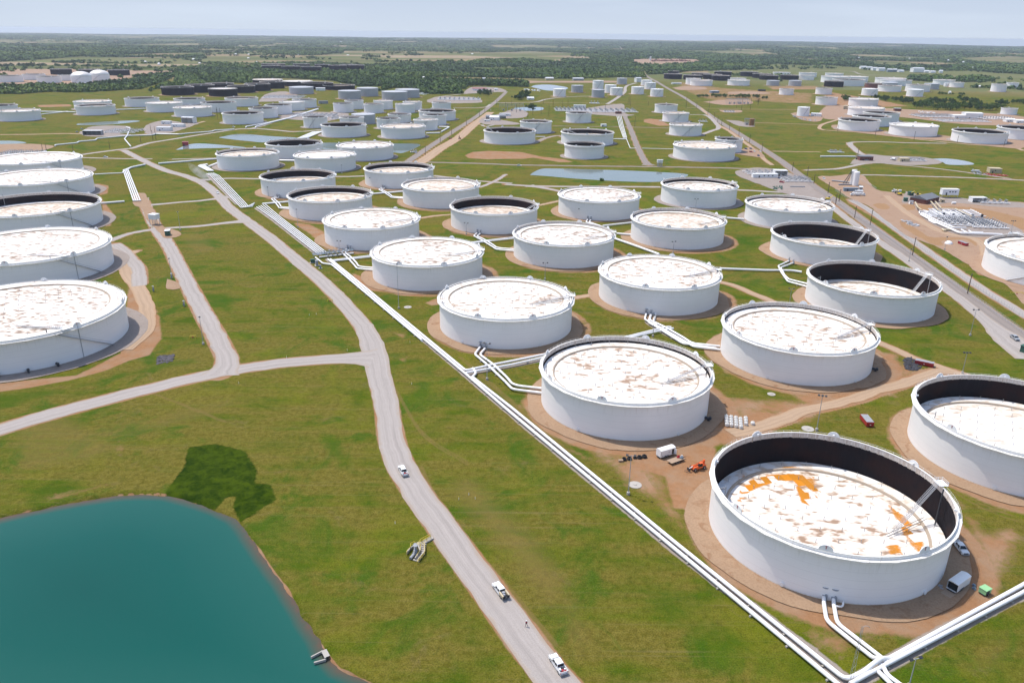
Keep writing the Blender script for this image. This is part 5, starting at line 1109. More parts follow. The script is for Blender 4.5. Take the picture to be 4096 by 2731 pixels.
for cr, bx, by, ty, hd, lb in (
    ('N', 2513, 1977, 1822, 2, 'floodlight pole in front of the row of black tyre-like coils'), ('k', 2070, 825, 500, 2, 'floodlight pole at the pipe crossing left of the second tank'),
    ('k', 1280, 188, -210, 1, 'floodlight pole between pipeline and third pipeline-row tank, beside a round slab'), ('m', 435, 1280, 970, 3, 'triple-head floodlight pole behind the nearest tank beside the dirt road'),
    ('m', 1810, 430, 200, 2, 'floodlight pole in the grass left of the parked white pickup at right edge'), ('m', 1740, 770, 585, 3, 'floodlight pole behind the right edge tank with dark interior'),
    ('j', 1822, 508, 265, 1, 'floodlight pole beside the left branch road near the yellow frame'), ('f', 1535, 1225, 1085, 1, 'floodlight pole halfway along the left branch road'),
    ('f', 1616, 832, 668, 1, 'floodlight pole above the side road crossing in the left meadow'), ('g', 376, 806, 645, 1, 'floodlight pole before the sixth pipeline-row tank'),
    ('g', 750, 1045, 928, 2, 'floodlight pole beside the valve platform'), ('g', 1885, 868, 792, 2, 'floodlight pole before the fifth second-row tank'),
    ('g', 1406, 616, 562, 2, 'floodlight pole before the streaked sixth second-row tank'), ('g', 1035, 442, 384, 2, 'floodlight pole before the last second-row tank'),
    ('g', 112, 530, 455, 1, 'floodlight pole before the last pipeline-row tank'), ('g', 770, 322, 262, 1, 'floodlight pole beside the far pair of full-roofed tanks'),
    ('h', 295, 1272, 1125, 2, 'floodlight pole before the streaked fourth second-row tank'), ('h', 609, 732, 674, 2, 'floodlight pole before the tan-lined tank below the pond'),
    ('h', 1645, 640, 580, 2, 'floodlight pole before the dark-rimmed tank right of the long pond'), ('l', 1262, 440, 250, 1, 'floodlight pole behind the second tank where pipes cross'),
    ('h', 1442, 1042, 972, 2, 'floodlight pole at the foot of the ochre-streaked tank'), ('i', 190, 1500, 1355, 2, 'floodlight pole left of the nearest highway-side tank'),
    ('p', 1575, 1545, 1400, 2, 'floodlight pole at the bottom edge right of the corner pipes'), ('Q', 2045, 870, 665, 3, 'triple floodlight pole behind the right edge tank beside the pump yard'),
    ('Q', 820, 1195, 960, 1, 'thin floodlight pole beside the white heap in the pump yard'), ('i', 1262, 1110, 1068, 1, 'short floodlight pole beside the left shoulder road of the highway')):
    light_pole(cr, bx, by, ty, hd, lb)
light_pole('p', 1180, 1515, 1140, 1, 'slim lattice mast with hooked top at the bottom pipe corner', True)
def utility_pole(cr, bx, by, ty, label, group, arm=True):
    w = survey(cr, bx, by); h = min(max(height_of(cr, bx, by, ty), 9), 26); t = empty('utility_pole', (*w, 0), R(45), label, 'utility pole', group)
    MB().cyl((0, 0, 0), .30, h, 7, r2=.2).build('pole', m_wood, t)
    if arm:
        MB().box((0, 0, h-.7), (2.6, .18, .2)).build('crossarm', m_wood, t)
        for k in (-1, 0, 1): MB().cyl((0, 0, 0), .1, .3, 6).build('insulator', m_greyp, t, False, (k*1.15, 0, h-.6))
PL = [('i', 1293, 1055, 895), ('i', 1787, 1400, 1220), ('i', 915, 785, 650), ('i', 775, 720, 652), ('i', 635, 576, 465), ('i', 605, 600, 530), ('i', 537, 500, 400), ('i', 410, 415, 330), ('i', 350, 352, 260), ('i', 218, 300, 235)]
for k, (c, x_, y_, t_) in enumerate(PL):
    utility_pole(c, x_, y_, t_, 'dark wooden pole beside the right highway, %s from the near end' % ORD[[2, 1, 3, 4, 5, 6, 7, 8, 9, 10][k]], 'wooden poles along the right highway')
PD = [('d', 1675, 1440, 1345), ('d', 1533, 1345, 1250), ('d', 1412, 1262, 1175), ('d', 1303, 1200, 1110), ('d', 1215, 1140, 1070), ('d', 1170, 1110, 1045), ('d', 1132, 1065, 1000), ('d', 1057, 1035, 955), ('d', 930, 950, 880), ('d', 810, 945, 808), ('d', 1443, 970, 848), ('d', 1543, 968, 838), ('d', 1075, 945, 870), ('d', 1385, 950, 880)]
for k, (c, x_, y_, t_) in enumerate(PD): utility_pole(c, x_, y_, t_, 'thin dark pole among the far ones along the right highway', 'far poles along the right highway', k < 8)
for c, x_, y_, t_ in [('d', 225, 1162, 1040), ('c', 1345, 1058, 930), ('c', 1583, 1040, 900), ('c', 1495, 1022, 905), ('c', 1800, 945, 850), ('c', 1740, 940, 860), ('c', 1520, 905, 845), ('c', 1632, 945, 850), ('c', 1400, 1035, 970), ('d', 148, 915, 830), ('d', 175, 930, 800), ('d', 162, 905, 820), ('d', 380, 920, 870), ('c', 1115, 985, 900), ('c', 1090, 960, 880), ('c', 1160, 920, 860), ('c', 1215, 1000, 900), ('c', 2225, 1010, 905), ('c', 990, 920, 850), ('c', 1250, 960, 890)]:
    utility_pole(c, x_, y_, t_, 'thin dark pole standing round the substations between the highways', 'poles round the substations', False)
for k, (c, x_, y_, t_) in enumerate([('c', 176, 1485, 1390), ('c', 645, 1142, 1060), ('c', 345, 1335, 1230), ('c', 475, 1250, 1170), ('c', 793, 1045, 985), ('c', 853, 1000, 950)]):
    utility_pole(c, x_, y_, t_, 'thin pole along the left diagonal highway, %s from the near end' % ORD[[1, 4, 2, 3, 5, 6][k]], 'poles along the left highway', k == 0)
for k, (c, x_, y_, t_) in enumerate([('a', 838, 1455, 1385), ('a', 1255, 1415, 1335), ('a', 490, 1445, 1400), ('a', 532, 1445, 1400), ('a', 1745, 1315, 1200), ('a', 1780, 1310, 1190), ('a', 1608, 1340, 1285), ('a', 1722, 1215, 1150), ('a', 1770, 1240, 1155), ('b', 148, 1080, 960), ('b', 178, 1055, 950), ('b', 135, 1000, 950)]):
    utility_pole(c, x_, y_, t_, 'thin pole standing in the far left meadow', 'poles in the far left meadow', False)
for k, (c, x_, y_, t_) in enumerate([('e', 640, 1268, 1185), ('e', 1083, 1310, 1215), ('e', 1575, 1345, 1265), ('e', 2108, 1385, 1310), ('e', 212, 1215, 1140), ('e', 443, 1480, 1400)]):
    utility_pole(c, x_, y_, t_, 'thin pole before the right-hand tanks, %s from the left' % ORD[[3, 4, 5, 6, 1, 2][k]], 'poles before the right-hand tanks', True)
# ================================================================== VEHICLES
def shape_xz(mb, prof, w, mi=0, w_top=None, y0=0):
    """extrude a side profile (x, z) across y, narrowing towards the top"""
    zs = [p[1] for p in prof]; z0, z1 = min(zs), max(zs); n = len(prof); vs = []
    for s in (-1, 1):
        for x, z in prof:
            k = (z-z0)/(z1-z0+1e-6); hw = w/2*(1-k)+(w_top or w)/2*k; vs.append((x, y0+s*hw, z))
    fs = [(i, (i+1) % n, n+(i+1) % n, n+i) for i in range(n)]+[tuple(range(n-1, -1, -1)), tuple(range(n, 2*n))]
    return mb.add(vs, fs, mi)
def wheel(parent, x, y, r=.40, w=.26):
    if 'tyre' not in PROTO:
        PROTO['tyre'] = MB().lathe([(.5, -.5), (.93, -.5), (1, -.35), (1, .35), (.93, .5), (.5, .5)], 16, close=True).mesh('tyre', m_black2); PROTO['rimw'] = MB().cyl((0, 0, -.4), .55, .8, 12).mesh('rim', m_steel)
    o = put('wheel', PROTO['tyre'], parent, (x, y, r)); o.scale = (r, r, w); o.rotation_euler = (PI/2, 0, 0); q = put('rim', PROTO['rimw'], o); return o
def pickup(cr, rear, front, label, mat=None, service=False, load=None, group=None):
    a = survey(cr, *rear); b = survey(cr, *front); az = math.atan2(b[1]-a[1], b[0]-a[0]); c = ((a[0]+b[0])/2, (a[1]+b[1])/2); mat = mat or m_truck
    t = empty('pickup_truck', (*c, .04), az, label, 'pickup truck', group); W = 2.0
    mb = MB(); shape_xz(mb, [(.3, .45), (3.0, .42), (3.05, .9), (2.9, 1.12), (1.55, 1.22), (.3, 1.22)], W, 0, W*.95)          # nose
    shape_xz(mb, [(-1.35, .45), (1.6, .45), (1.6, 1.22), (-1.35, 1.22)], W, 0, W*.97)
    if not service:
        shape_xz(mb, [(-3.0, .6), (-1.35, .6), (-1.35, .75), (-3.0, .75)], W)
        for s in (-1, 1): shape_xz(mb, [(-3.0, .55), (-1.35, .55), (-1.35, 1.22), (-3.0, 1.22)], .1, 0, y0=s*.95)
        mb.box((-2.98, 0, .95), (.08, 1.9, .55)); mb.box((-1.38, 0, .95), (.06, 1.9, .5))
    mb.build('body', mat, t)
    mb = MB(); shape_xz(mb, [(-1.30, 1.2), (1.45, 1.2), (.72, 1.86), (-1.12, 1.88)], W*.95, 0, W*.74); mb.build('cab_roof', mat, t)
    mb = MB(); shape_xz(mb, [(.85, 1.24), (1.47, 1.24), (.80, 1.80), (.66, 1.80)], W*.90, 0, W*.66); mb.build('windshield', m_glass, t)
    for s in (-1, 1):
        for x0, x1 in ((-1.05, -.12), (-.02, .92)):
            mb = MB(); vs = [(x0, s*.957, 1.26), (x1, s*.957, 1.26), (x1-.1, s*.80, 1.74), (x0+.03, s*.80, 1.74)]
            vs += [(v[0], v[1]-s*.04, v[2]) for v in vs]; f = [(0, 1, 2, 3), (4, 7, 6, 5), (0, 4, 5, 1), (1, 5, 6, 2), (2, 6, 7, 3), (3, 7, 4, 0)]
            mb.add([(v[0], v[1]+s*.012, v[2]) for v in vs], f if s < 0 else [q[::-1] for q in f]); mb.build('window', m_glass, t)
    mb = MB(); shape_xz(mb, [(-1.34, 1.26), (-1.24, 1.26), (-1.10, 1.78), (-1.20, 1.78)], W*.84, 0, W*.66); mb.build('rear_window', m_glass, t)
    MB().box((3.06, 0, .55), (.14, 1.95, .25)).build('bumper', m_steel, t); MB().box((3.04, 0, .86), (.08, 1.2, .26)).build('grille', m_dark, t)
    for s in (-1, 1):
        MB().box((3.0, s*.78, .92), (.16, .3, .2)).build('headlight', m_light, t); MB().box((-3.03, s*.88, .98), (.05, .16, .4)).build('tail_light', m_tail, t)
        MB().box((.95, s*1.13, 1.3), (.14, .26, .2)).build('mirror', m_dark, t)
        for xx in (2.0, -2.0): wheel(t, xx, s*.87)
    MB().box((-3.1, 0, .55), (.14, 1.95, .2)).build('bumper', m_steel, t)
    if service:
        MB().box((-2.3, 0, .72), (2.2, 1.9, .14)).build('flatbed', m_dark, t)
        for s in (-1, 1): MB().box((-2.3, s*.82, 1.15), (2.1, .42, .65)).build('toolbox', m_tan, t)
        mb = MB(); mb.box((-1.8, 0, 1.1), (.7, .8, .7)); mb.cyl((-2.6, .2, .8), .32, .6, 10); mb.build('welding_machine', m_greyp, t)
        for s in (-1, 1): MB().cyl((-.1, 0, 0), .33, .5, 10, axis='X').build('hose_reel', m_black2, t, False, (-3.3, s*.6, 1.05))
    if load:
        g = MB(); g.box((-1.75, -.3, 1.0), (.5, .7, .5), mi=0); g.box((-1.8, .5, .95), (.45, .5, .4), mi=1); g.cyl((-2.4, .1, .76), .28, .5, 10, mi=2); g.box((-2.6, -.5, .95), (.4, .35, .4), mi=2); g.box((-2.1, .55, .95), (.5, .4, .35), mi=3); g.cyl((-2.3, -.5, .76), .2, .6, 8, mi=1)
        o = g.build('bed_cargo', [m_dark, m_white, m_red, m_bluegrey], t)
    return t
pickup('o', (478, 140), (438, 66), 'white pickup driving away up the gravel road, farthest of the three trucks there', load=1)
pickup('o', (1172, 988), (1098, 886), 'white pickup with tool-laden service bed parked on the right road edge', service=True)
pickup('o', (1575, 1512), (1500, 1395), 'white pickup with red and white cargo, nearest the bottom edge of the road', load=1)
pickup('Z', (940, 380), (1150, 640), 'white pickup parked in shade beside the nearest tank, empty bed')
pickup('m', (2172, 435), (2245, 490), 'silver-white pickup parked on gravel at the right edge below the highway', m_silver)
def car(cr, rear, front, mat, label, group=None, suv=False):
    a = survey(cr, *rear); b = survey(cr, *front); az = math.atan2(b[1]-a[1], b[0]-a[0]); c = ((a[0]+b[0])/2, (a[1]+b[1])/2)
    t = empty('car', (*c, .05), az, label, 'car', group)
    mb = MB(); shape_xz(mb, [(-2.4, .35), (2.4, .35), (2.45, .75), (1.2, 1.0), (-2.3, 1.02), (-2.45, .8)], 1.9, 0, 1.8); mb.build('body', mat, t)
    mb = MB(); shape_xz(mb, [(-2.0 if suv else -1.6, .98), (1.2, .98), (.5, 1.55), (-1.9 if suv else -1.0, 1.58)], 1.7, 0, 1.35); mb.build('cabin', m_glass, t)
    mb = MB(); mb.box((-.5 if suv else -.25, 0, 1.60), (2.3 if suv else 1.4, 1.3, .06)); mb.build('roof', mat, t)
    for s in (-1, 1):
        for xx in (1.5, -1.5): wheel(t, xx, s*.83, .36, .24)
for cr, r_, f_, mt, lb in (('f', (1940, 488), (1960, 515), m_truck, 'white car raising dust on the gravel road near the five pipe bundle'), ('f', (925, 180), (970, 181), m_truck, 'white car on the thin road behind the large left tanks'),
    ('h', (40, 256), (88, 257), m_truck, 'white car on the paved road left of the long pond'), ('i', (485, 364), (515, 382), m_truck, 'white car on soil left of the twin silos'),
    ('i', (80, 362), (122, 378), m_bluecar, 'dark car beside the long white trailer in the gravel yard'), ('i', (112, 404), (136, 408), m_redcar, 'dark red car in the gravel yard beside the highway'),
    ('d', (1475, 1415), (1512, 1425), m_bluecar, 'leftmost blue car beside the dark-topped tank at the highway'), ('d', (1535, 1412), (1560, 1420), m_bluecar, 'second blue car beside the dark-topped tank at the highway'),
    ('d', (1572, 1440), (1605, 1455), m_truck, 'white car parked among blue and red ones beside the highway tank'), ('d', (1645, 1440), (1672, 1455), m_truck, 'white car driving on the right highway beside the parked cars'),
    ('d', (1620, 1490), (1650, 1505), m_bluecar, 'dark car apart and nearest in the small lot beside the highway'), ('d', (1535, 1452), (1570, 1456), m_redcar, 'red pickup-like car in the small lot beside the highway'),
    ('c', (445, 1300), (472, 1303), m_redcar, 'small red car on the dirt haul road beside the left highway'), ('c', (912, 985), (930, 972), m_truck, 'white car on the left diagonal highway'),
    ('a', (855, 1232), (905, 1218), m_silver, 'pale car on the far left road before the metering yard'), ('a', (920, 1196), (952, 1190), m_silver, 'pale car parked behind another at the far left metering yard'),
    ('b', (310, 1168), (345, 1172), m_truck, 'white car at the road fork in the left farm'), ('g', (1412, 138), (1440, 146), m_silver, 'pale car on the edge of the left diagonal highway'),
    ('i', (870, 210), (905, 205), m_redcar, 'red car before the dark red pump house'), ('e', (510, 1548), (575, 1550), m_silver, 'pale car parked at the corner of the dark red pump house')):
    car(cr, r_, f_, mt, lb, suv=True)
# enclosed trailers
def box_trailer(cr, A, B, wdt, h, label, open_rear=False, side_door=True):
    """A,B: ground readings of the near long side, rear corner to front corner"""
    a = survey(cr, *A); b = survey(cr, *B); L = math.dist(a, b); az = math.atan2(b[1]-a[1], b[0]-a[0]); t = empty('enclosed_trailer', (*a, .05), az, label, 'trailer')
    n = 7; prof = [(0, .55), (0, h)]+[(wdt*k/n, h+.35*math.sin(PI*k/n)) for k in range(1, n)]+[(wdt, h), (wdt, .55)]
    mb = MB(); vs = [(x_, y_, z_) for x_ in (0, L) for y_, z_ in prof]; m_ = len(prof)
    fs = [(i, i+1, m_+i+1, m_+i) for i in range(m_-1)]; fs = [f for k, f in enumerate(fs) if k in (0, m_-2)]
    mb.add(vs, [f[::-1] for f in fs]); mb.add([(0, 0, .55), (L, 0, .55), (L, wdt, .55), (0, wdt, .55)], [(0, 1, 2, 3)])
    mb.add([vs[m_+i] for i in range(m_)], [tuple(range(m_))])
    if not open_rear: mb.add([vs[i] for i in range(m_)], [tuple(range(m_-1, -1, -1))])
    else: mb.add([vs[i] for i in range(1, m_-1)], [tuple(range(m_-3, -1, -1))])
    mb.build('body', m_truck, t)
    mb = MB(); mb.add(vs, [(i, m_+i, m_+i+1, i+1) for i in range(1, m_-2)]); mb.build('roof', m_white, t)
    mb = MB(); mb.box((L*.42, wdt/2, .45), (L*.9, wdt*.7, .15)); mb.box((L+.7, wdt/2, .5), (1.6, .15, .12)); mb.build('chassis', m_dark, t)
    for yy in (.1, wdt-.1):
        for xx in (L*.34, L*.34+.85): wheel(t, xx, yy, .36, .26)
        MB().box((L*.34+.42, yy, .82), (1.9, .4, .06)).build('mudguard', m_dark, t)
    MB().box((0.03, -.01, h/2+.3), (.08, .05, h-.6)).build('corner_trim', m_dark, t)
    if side_door:
        MB().box((L*.82, -.02, 1.65), (L*.13, .05, 1.9)).build('doorway', m_glass, t); MB().box((L*.93, -.45, 1.65), (.06, .9, 1.9), rz=.3).build('door', m_white, t)
        mb = MB(); mb.box((L*.55, -.012, 1.9), (.32, .02, .4)); mb.box((L*.12, -.012, 1.0), (.4, .02, .25)); mb.build('emblem', m_greyp, t)
    if open_rear:
        MB().box((.5, wdt/2, 1.5), (.05, wdt-.3, 1.9)).build('dark_interior', m_glass, t); MB().box((-1.3, wdt/2, .12), (2.6, wdt, .08)).build('ramp', m_plank, t)
box_trailer('Y', (1115, 562), (1455, 460), 2.5, 2.9, 'white enclosed trailer with open side door standing in the sun before the second tank')
box_trailer('Z', (955, 1455), (1235, 1255), 2.6, 2.9, 'white enclosed trailer in shade beside the nearest tank, rear ramp down', True, False)
a = survey('Y', 1370, 710); b = survey('Y', 1715, 590); L = math.dist(a, b); az = math.atan2(b[1]-a[1], b[0]-a[0])
t = empty('flatbed_trailer', (*a, .05), az, 'flatbed trailer with wooden deck, tools piled at its front', 'trailer')
MB().box((L*.45, 1.25, .8), (L*.9, 2.5, .12)).build('deck', m_plank, t); mb = MB(); mb.box((L*.45, .02, .72), (L*.92, .08, .2)); mb.box((L*.45, 2.5, .72), (L*.92, .08, .2)); mb.box((L*.95+.4, 1.25, .65), (1.8, .15, .15)); mb.build('frame', m_dark, t)
for yy in (.15, 2.35):
    for xx in (L*.36, L*.36+.9): wheel(t, xx, yy, .36, .25)
for k, (dx, dy, mt, sz) in enumerate(((.72, 1.9, m_red, (.9, .6, .5)), (.78, .9, m_bluegrey, (1.1, .8, .6)), (.86, 1.3, m_white, (.5, .5, .6)), (.66, 1.7, m_red, (.5, .9, .3)))):
    mb = MB(); mb.box((0, 0, sz[2]/2), sz); mb.cyl((0, 0, sz[2]), .18, .25, 8); mb.tube([(-sz[0]/2, 0, sz[2]), (0, 0, sz[2]+.35), (sz[0]/2, 0, sz[2])], .04, 4)
    p = Matrix.Rotation(az, 3, 'Z') @ Vector((L*dx, dy, 0)); o = mb.build('tool_crate', mt, None, False, (a[0]+p.x, a[1]+p.y, .91), az+.3*k); tag(o, ['low red crate at the back of the flatbed pile', 'blue-grey compressor box on the flatbed trailer', 'small white bin on top end of the flatbed trailer', 'long red crate on the flatbed trailer, nearest its tail'][k], 'crate')
# telehandler
a = survey('Y', 1850, 850); b = survey('Y', 2120, 770); az = math.atan2(b[1]-a[1], b[0]-a[0]); c = ((a[0]+b[0])/2, (a[1]+b[1])/2+.6)
t = empty('telehandler', (*c, .05), az, 'orange telescopic handler with lowered forks beside the flatbed trailer', 'telehandler')
mb = MB(); shape_xz(mb, [(-2.4, .7), (2.6, .7), (2.8, 1.3), (1.4, 1.6), (-2.2, 1.4)], 1.9, 0, 1.6); mb.build('body', m_orange, t)
mb = MB(); mb.tube([(2.6, .1, 2.6), (-2.2, .1, 1.5)], .30, 4); mb.box((2.5, .1, 2.1), (.5, .5, 1.4)); mb.build('boom', m_orange, t)
mb = MB(); mb.tube([(-1.6, .1, 1.7), (-3.6, .1, 1.1)], .2, 4); mb.build('boom_extension', m_white, t)
mb = MB(); shape_xz(mb, [(-.5, 1.4), (1.1, 1.4), (.9, 2.5), (-.1, 2.5)], .8, 0, .7, y0=-.7); mb.build('cab', m_glass, t); MB().box((.4, -.7, 2.55), (1.2, .85, .08)).build('cab_roof', m_orange, t)
mb = MB(); mb.box((-3.7, .1, .8), (.15, 1.6, .9)); [mb.box((-4.4, .1+s*.5, .35), (1.3, .14, .08)) for s in (-1, 1)]; mb.build('forks', m_dark, t)
for s in (-1, 1):
    for xx in (-1.9, 1.9): wheel(t, xx, s*1.05, .62, .45)
# skips
def skip_(cr, A, B, depth, h, label, lid=True):
    a = survey(cr, *A); b = survey(cr, *B); L = math.dist(a, b); az = math.atan2(b[1]-a[1], b[0]-a[0]); t = empty('waste_skip', (*a, .05), az, label, 'waste skip')
    mb = MB(); mb.box((L/2, depth/2, .25), (L, depth, .1))
    for yy in (.05, depth-.05): mb.box((L/2, yy, h/2+.2), (L, .1, h))
    for xx in (.05, L-.05): mb.box((xx, depth/2, h/2+.2), (.1, depth, h))
    for k in range(int(L/.8)): mb.box((.4+k*.8, -.05, h/2+.2), (.1, .1, h*.9)); mb.box((.4+k*.8, depth+.05, h/2+.2), (.1, .1, h*.9))
    mb.build('container', m_redcar, t)
    mb = MB(); mb.box((L/2, -.02, h+.2), (L+.1, .16, .14)); mb.box((L/2, depth+.02, h+.2), (L+.1, .16, .14)); mb.build('top_rail', m_redcar, t)
    if lid: 
        mb = MB(); [mb.box((L*(k+.5)/8, depth/2, h+.3+.05*(k % 2)), (L/8, depth*.92, .08)) for k in range(8)]; mb.build('tarpaulin', m_greyp, t)
    for xx in (.6, L-.6): MB().cyl((0, 0, 0), .2, depth*.9, 8, axis='Y').build('roller', m_dark, t, False, (xx, depth*.05, .2))
    MB().box((L*.5, -.12, h*.6), (.5, .02, .3)).build('marking_plate', m_white, t)
skip_('m', (880, 1250), (945, 1252), 6.8, 1.6, 'red waste skip with grey tarpaulin standing alone on grass below the dirt road')
skip_('m', (1312, 685), (1478, 720), 2.5, 1.5, 'long red waste skip beside the black debris heap and dirt track')
skip_('Q', (1060, 1080), (1195, 1130), 2.6, 1.6, 'dark red waste skip in the pump yard near the highway')
# air compressor
w = survey('Z', 1630, 1470); t = empty('air_compressor', (*w, .05), R(28), 'small light green air compressor with hood beside the right pipe pair', 'compressor')
MB().box((0, 1.0, 1.0), (2.3, 1.9, 1.3)).build('housing', m_lgreen, t); MB().box((0, 1.0, 1.68), (2.5, 2.1, .1)).build('hood', m_lgreen, t); MB().box((-.3, .03, .95), (1.4, .05, 1.0)).build('vent_grille', m_dark, t)
MB().box((0, 1.0, .32), (2.6, 1.6, .12)).build('chassis', m_dark, t)
for s in (-1, 1): wheel(t, s*.1, 1.0+s*1.0, .32, .22)
# coils and bags
for k, (x_, y_, s) in enumerate(((268, 578, 1.), (392, 562, 1.), (518, 540, .7), (622, 532, 1.), (740, 515, 1.1))):
    w = survey('Y', x_, y_); mb = MB()
    for q in range(4): mb.tube([((.75-.06*q)*s*math.cos(2*PI*i/14)+random.uniform(-.05, .05), (.75-.06*q)*s*math.sin(2*PI*i/14), .18+q*.2+random.uniform(-.04, .04)) for i in range(14)], .15*s, 6, closed=True)
    o = mb.build('hose_coil', m_black2, None, True, (*w, .0)); tag(o, 'black hose coil on brown soil, %s from the left of the row of five' % ORD[k+1], 'hose coil', 'row of black hose coils')
w = survey('Y', 190, 610); o = MB().box((0, 0, .35), (1.5, .9, .55)).box((0, 0, .03), (1.5, .12, .1)).box((0, .35, .03), (1.5, .12, .1)).box((0, -.35, .03), (1.5, .12, .1)).build('timber_stack', m_plank, None, False, (*w, .03), .1); tag(o, 'small tan timber bundle at the left end of the hose coils', 'timber')
def bag_mesh():
    mb = MB(); prof = [(.35, 0), (.50, .08), (.56, .5), (.52, .9), (.40, 1.02), (.2, 1.06), (.22, 1.15), (.0, 1.12)]; n = 12; vs = []
    for r_, z in prof:
        for i in range(n):
            a = 2*PI*i/n; k = 1+.14*abs(math.sin(2*a)); vs.append((r_*k*math.cos(a), r_*k*math.sin(a), z))
    fs = [(k*n+i, k*n+(i+1) % n, (k+1)*n+(i+1) % n, (k+1)*n+i) for k in range(len(prof)-1) for i in range(n)]; mb.add(vs, fs)
    for s in ((.35, .35), (-.35, .35), (.35, -.35), (-.35, -.35)): mb.tube([(s[0], s[1], .95), (s[0]*.7, s[1]*.7, 1.35), (s[0]*.2, s[1]*.9, .98)], .035, 4)
    return mb.mesh('bulk_bag', m_bag, True)
bm_ = bag_mesh()
A_ = np.array(survey('l', 1925, 1240)); nb = 0
for cx_, y0, n_ in ((1925, 1240, 4), (1965, 1245, 4), (2008, 1252, 4), (2050, 1262, 4), (2095, 1232, 3)):
    b0 = np.array(survey('l', cx_, y0)); b1 = np.array(survey('l', cx_-6, y0-75))
    for q in range(n_):
        p = b0+(b1-b0)/3*q*.92; o = put('bulk_bag', bm_, None, (p[0], p[1], .03), random.uniform(0, 1)); o.scale = (1.25, 1.25, 1.25); tag(o, 'white bulk bag standing in the block of bags beside the second tank', 'bulk bag', 'block of white bulk bags')
w = survey('l', 2155, 1228); o = put('bulk_bag', bm_, None, (*w, .03), .4); o.scale = (1.35, 1.35, 1.1); tag(o, 'single white bulk bag standing apart at the right of the block of bags', 'bulk bag')
# person walking
def person(cr, x_, y_, az, label):
    w = survey(cr, x_, y_); t = empty('person', (*w, .04), az, label, 'person')
    me = bpy.data.meshes.new('body'); J = [(0, 0, .95), (0, 0, 1.15), (0, 0, 1.38), (0, 0, 1.52), (0, 0, 1.63), (0, 0, 1.72),
        (.10, .02, .90), (.14, .22, .50), (.15, .16, .08), (.15, .32, .04), (-.10, -.02, .90), (-.13, -.06, .48), (-.14, -.36, .12), (-.14, -.24, .04),
        (.20, 0, 1.40), (.26, -.10, 1.14), (.25, -.02, .90), (-.20, 0, 1.40), (-.26, .10, 1.14), (-.25, .24, .95)]
    Ed = [(0, 1), (1, 2), (2, 3), (3, 4), (4, 5), (0, 6), (6, 7), (7, 8), (8, 9), (0, 10), (10, 11), (11, 12), (12, 13), (2, 14), (14, 15), (15, 16), (2, 17), (17, 18), (18, 19)]
    rad = [.15, .15, .17, .07, .10, .09, .11, .075, .05, .045, .11, .075, .05, .045, .075, .05, .04, .075, .05, .04]
    me.from_pydata(J, Ed, []); o = put('body', me, t); o.modifiers.new('skin', 'SKIN'); sk = me.skin_vertices[0].data
    for k, r_ in enumerate(rad): sk[k].radius = (r_, r_*.8)
    sk[0].use_root = True; o.modifiers.new('sub', 'SUBSURF').levels = 1; me.materials.append(m_cloth)
    MB().lathe([(.0, 1.86), (.08, 1.84), (.135, 1.76), (.15, 1.70), (.19, 1.69)], 12).build('hard_hat', m_white, t, True)
    mb = MB(); mb.lathe([(.12, 1.64), (.118, 1.68), (.10, 1.70)], 10); mb.build('face', m_skin, t)
    mb = MB(); mb.box((0, 0, 1.28), (.40, .30, .30), taper=.95); mb.build('vest', m_redcar, t)
    for s, yy, zz in ((.25, -.02, .84), (-.25, .26, .89)):
        mb = MB(); mb.box((s, yy, zz), (.05, .09, .1)); [mb.box((s, yy-.03+.02*k, zz-.08-.005*(k % 2)), (.025, .018, .08)) for k in range(4)]; mb.box((s*.9, yy+.055, zz-.01), (.02, .02, .07)); mb.build('hand', m_skin, t)
person('o', 1316, 1173, R(150), 'person in dark clothes and white hard hat walking along the road edge')
# ---- valve station with yellow railings by the road
P0 = survey('X', 320, 1520); P1 = survey('X', 490, 1190); t = empty('valve_station', (*P0, 0), 0, 'sunken concrete valve station with yellow railings and steps beside the road', 'valve station')
def loc_(x_, y_, z=0): w = survey('X', x_, y_, z); return (w[0]-P0[0], w[1]-P0[1], z)
mb = MB()
for A_, B_ in (((160, 1420), (215, 1360)), ((215, 1360), (300, 1300)), ((300, 1300), (345, 1400)), ((345, 1400), (275, 1500)), ((400, 1300), (405, 1400)), ((405, 1400), (320, 1520))):
    a, b = Vector(loc_(*A_)), Vector(loc_(*B_)); m_ = (a+b)/2; mb.box((m_.x, m_.y, .45), ((b-a).length, .28, .9), rz=math.atan2(b.y-a.y, b.x-a.x))
mb.build('retaining_wall', m_conc, t)
mb = MB(); P_ = [loc_(*q)[:2] for q in ((240, 1500), (320, 1525), (410, 1400), (405, 1285), (330, 1250), (270, 1280), (350, 1380), (290, 1470))]; mb.prism(P_, .02, .22); mb.build('slab', m_conc, t)
mb = MB()
for k in range(8): f = k/7; q = loc_(345+(500-345)*f, 1290+(1205-1290)*f); mb.box((q[0], q[1], .12+.1*f), (.55, 1.3, .24+.2*f), rz=.75)
for k in range(6): f = k/5; q = loc_(395-(395-300)*f*.2, 1300+130*f); mb.box((q[0], q[1], .3), (1.3, .35, .25), rz=.1)
mb.build('steps', m_conc, t)
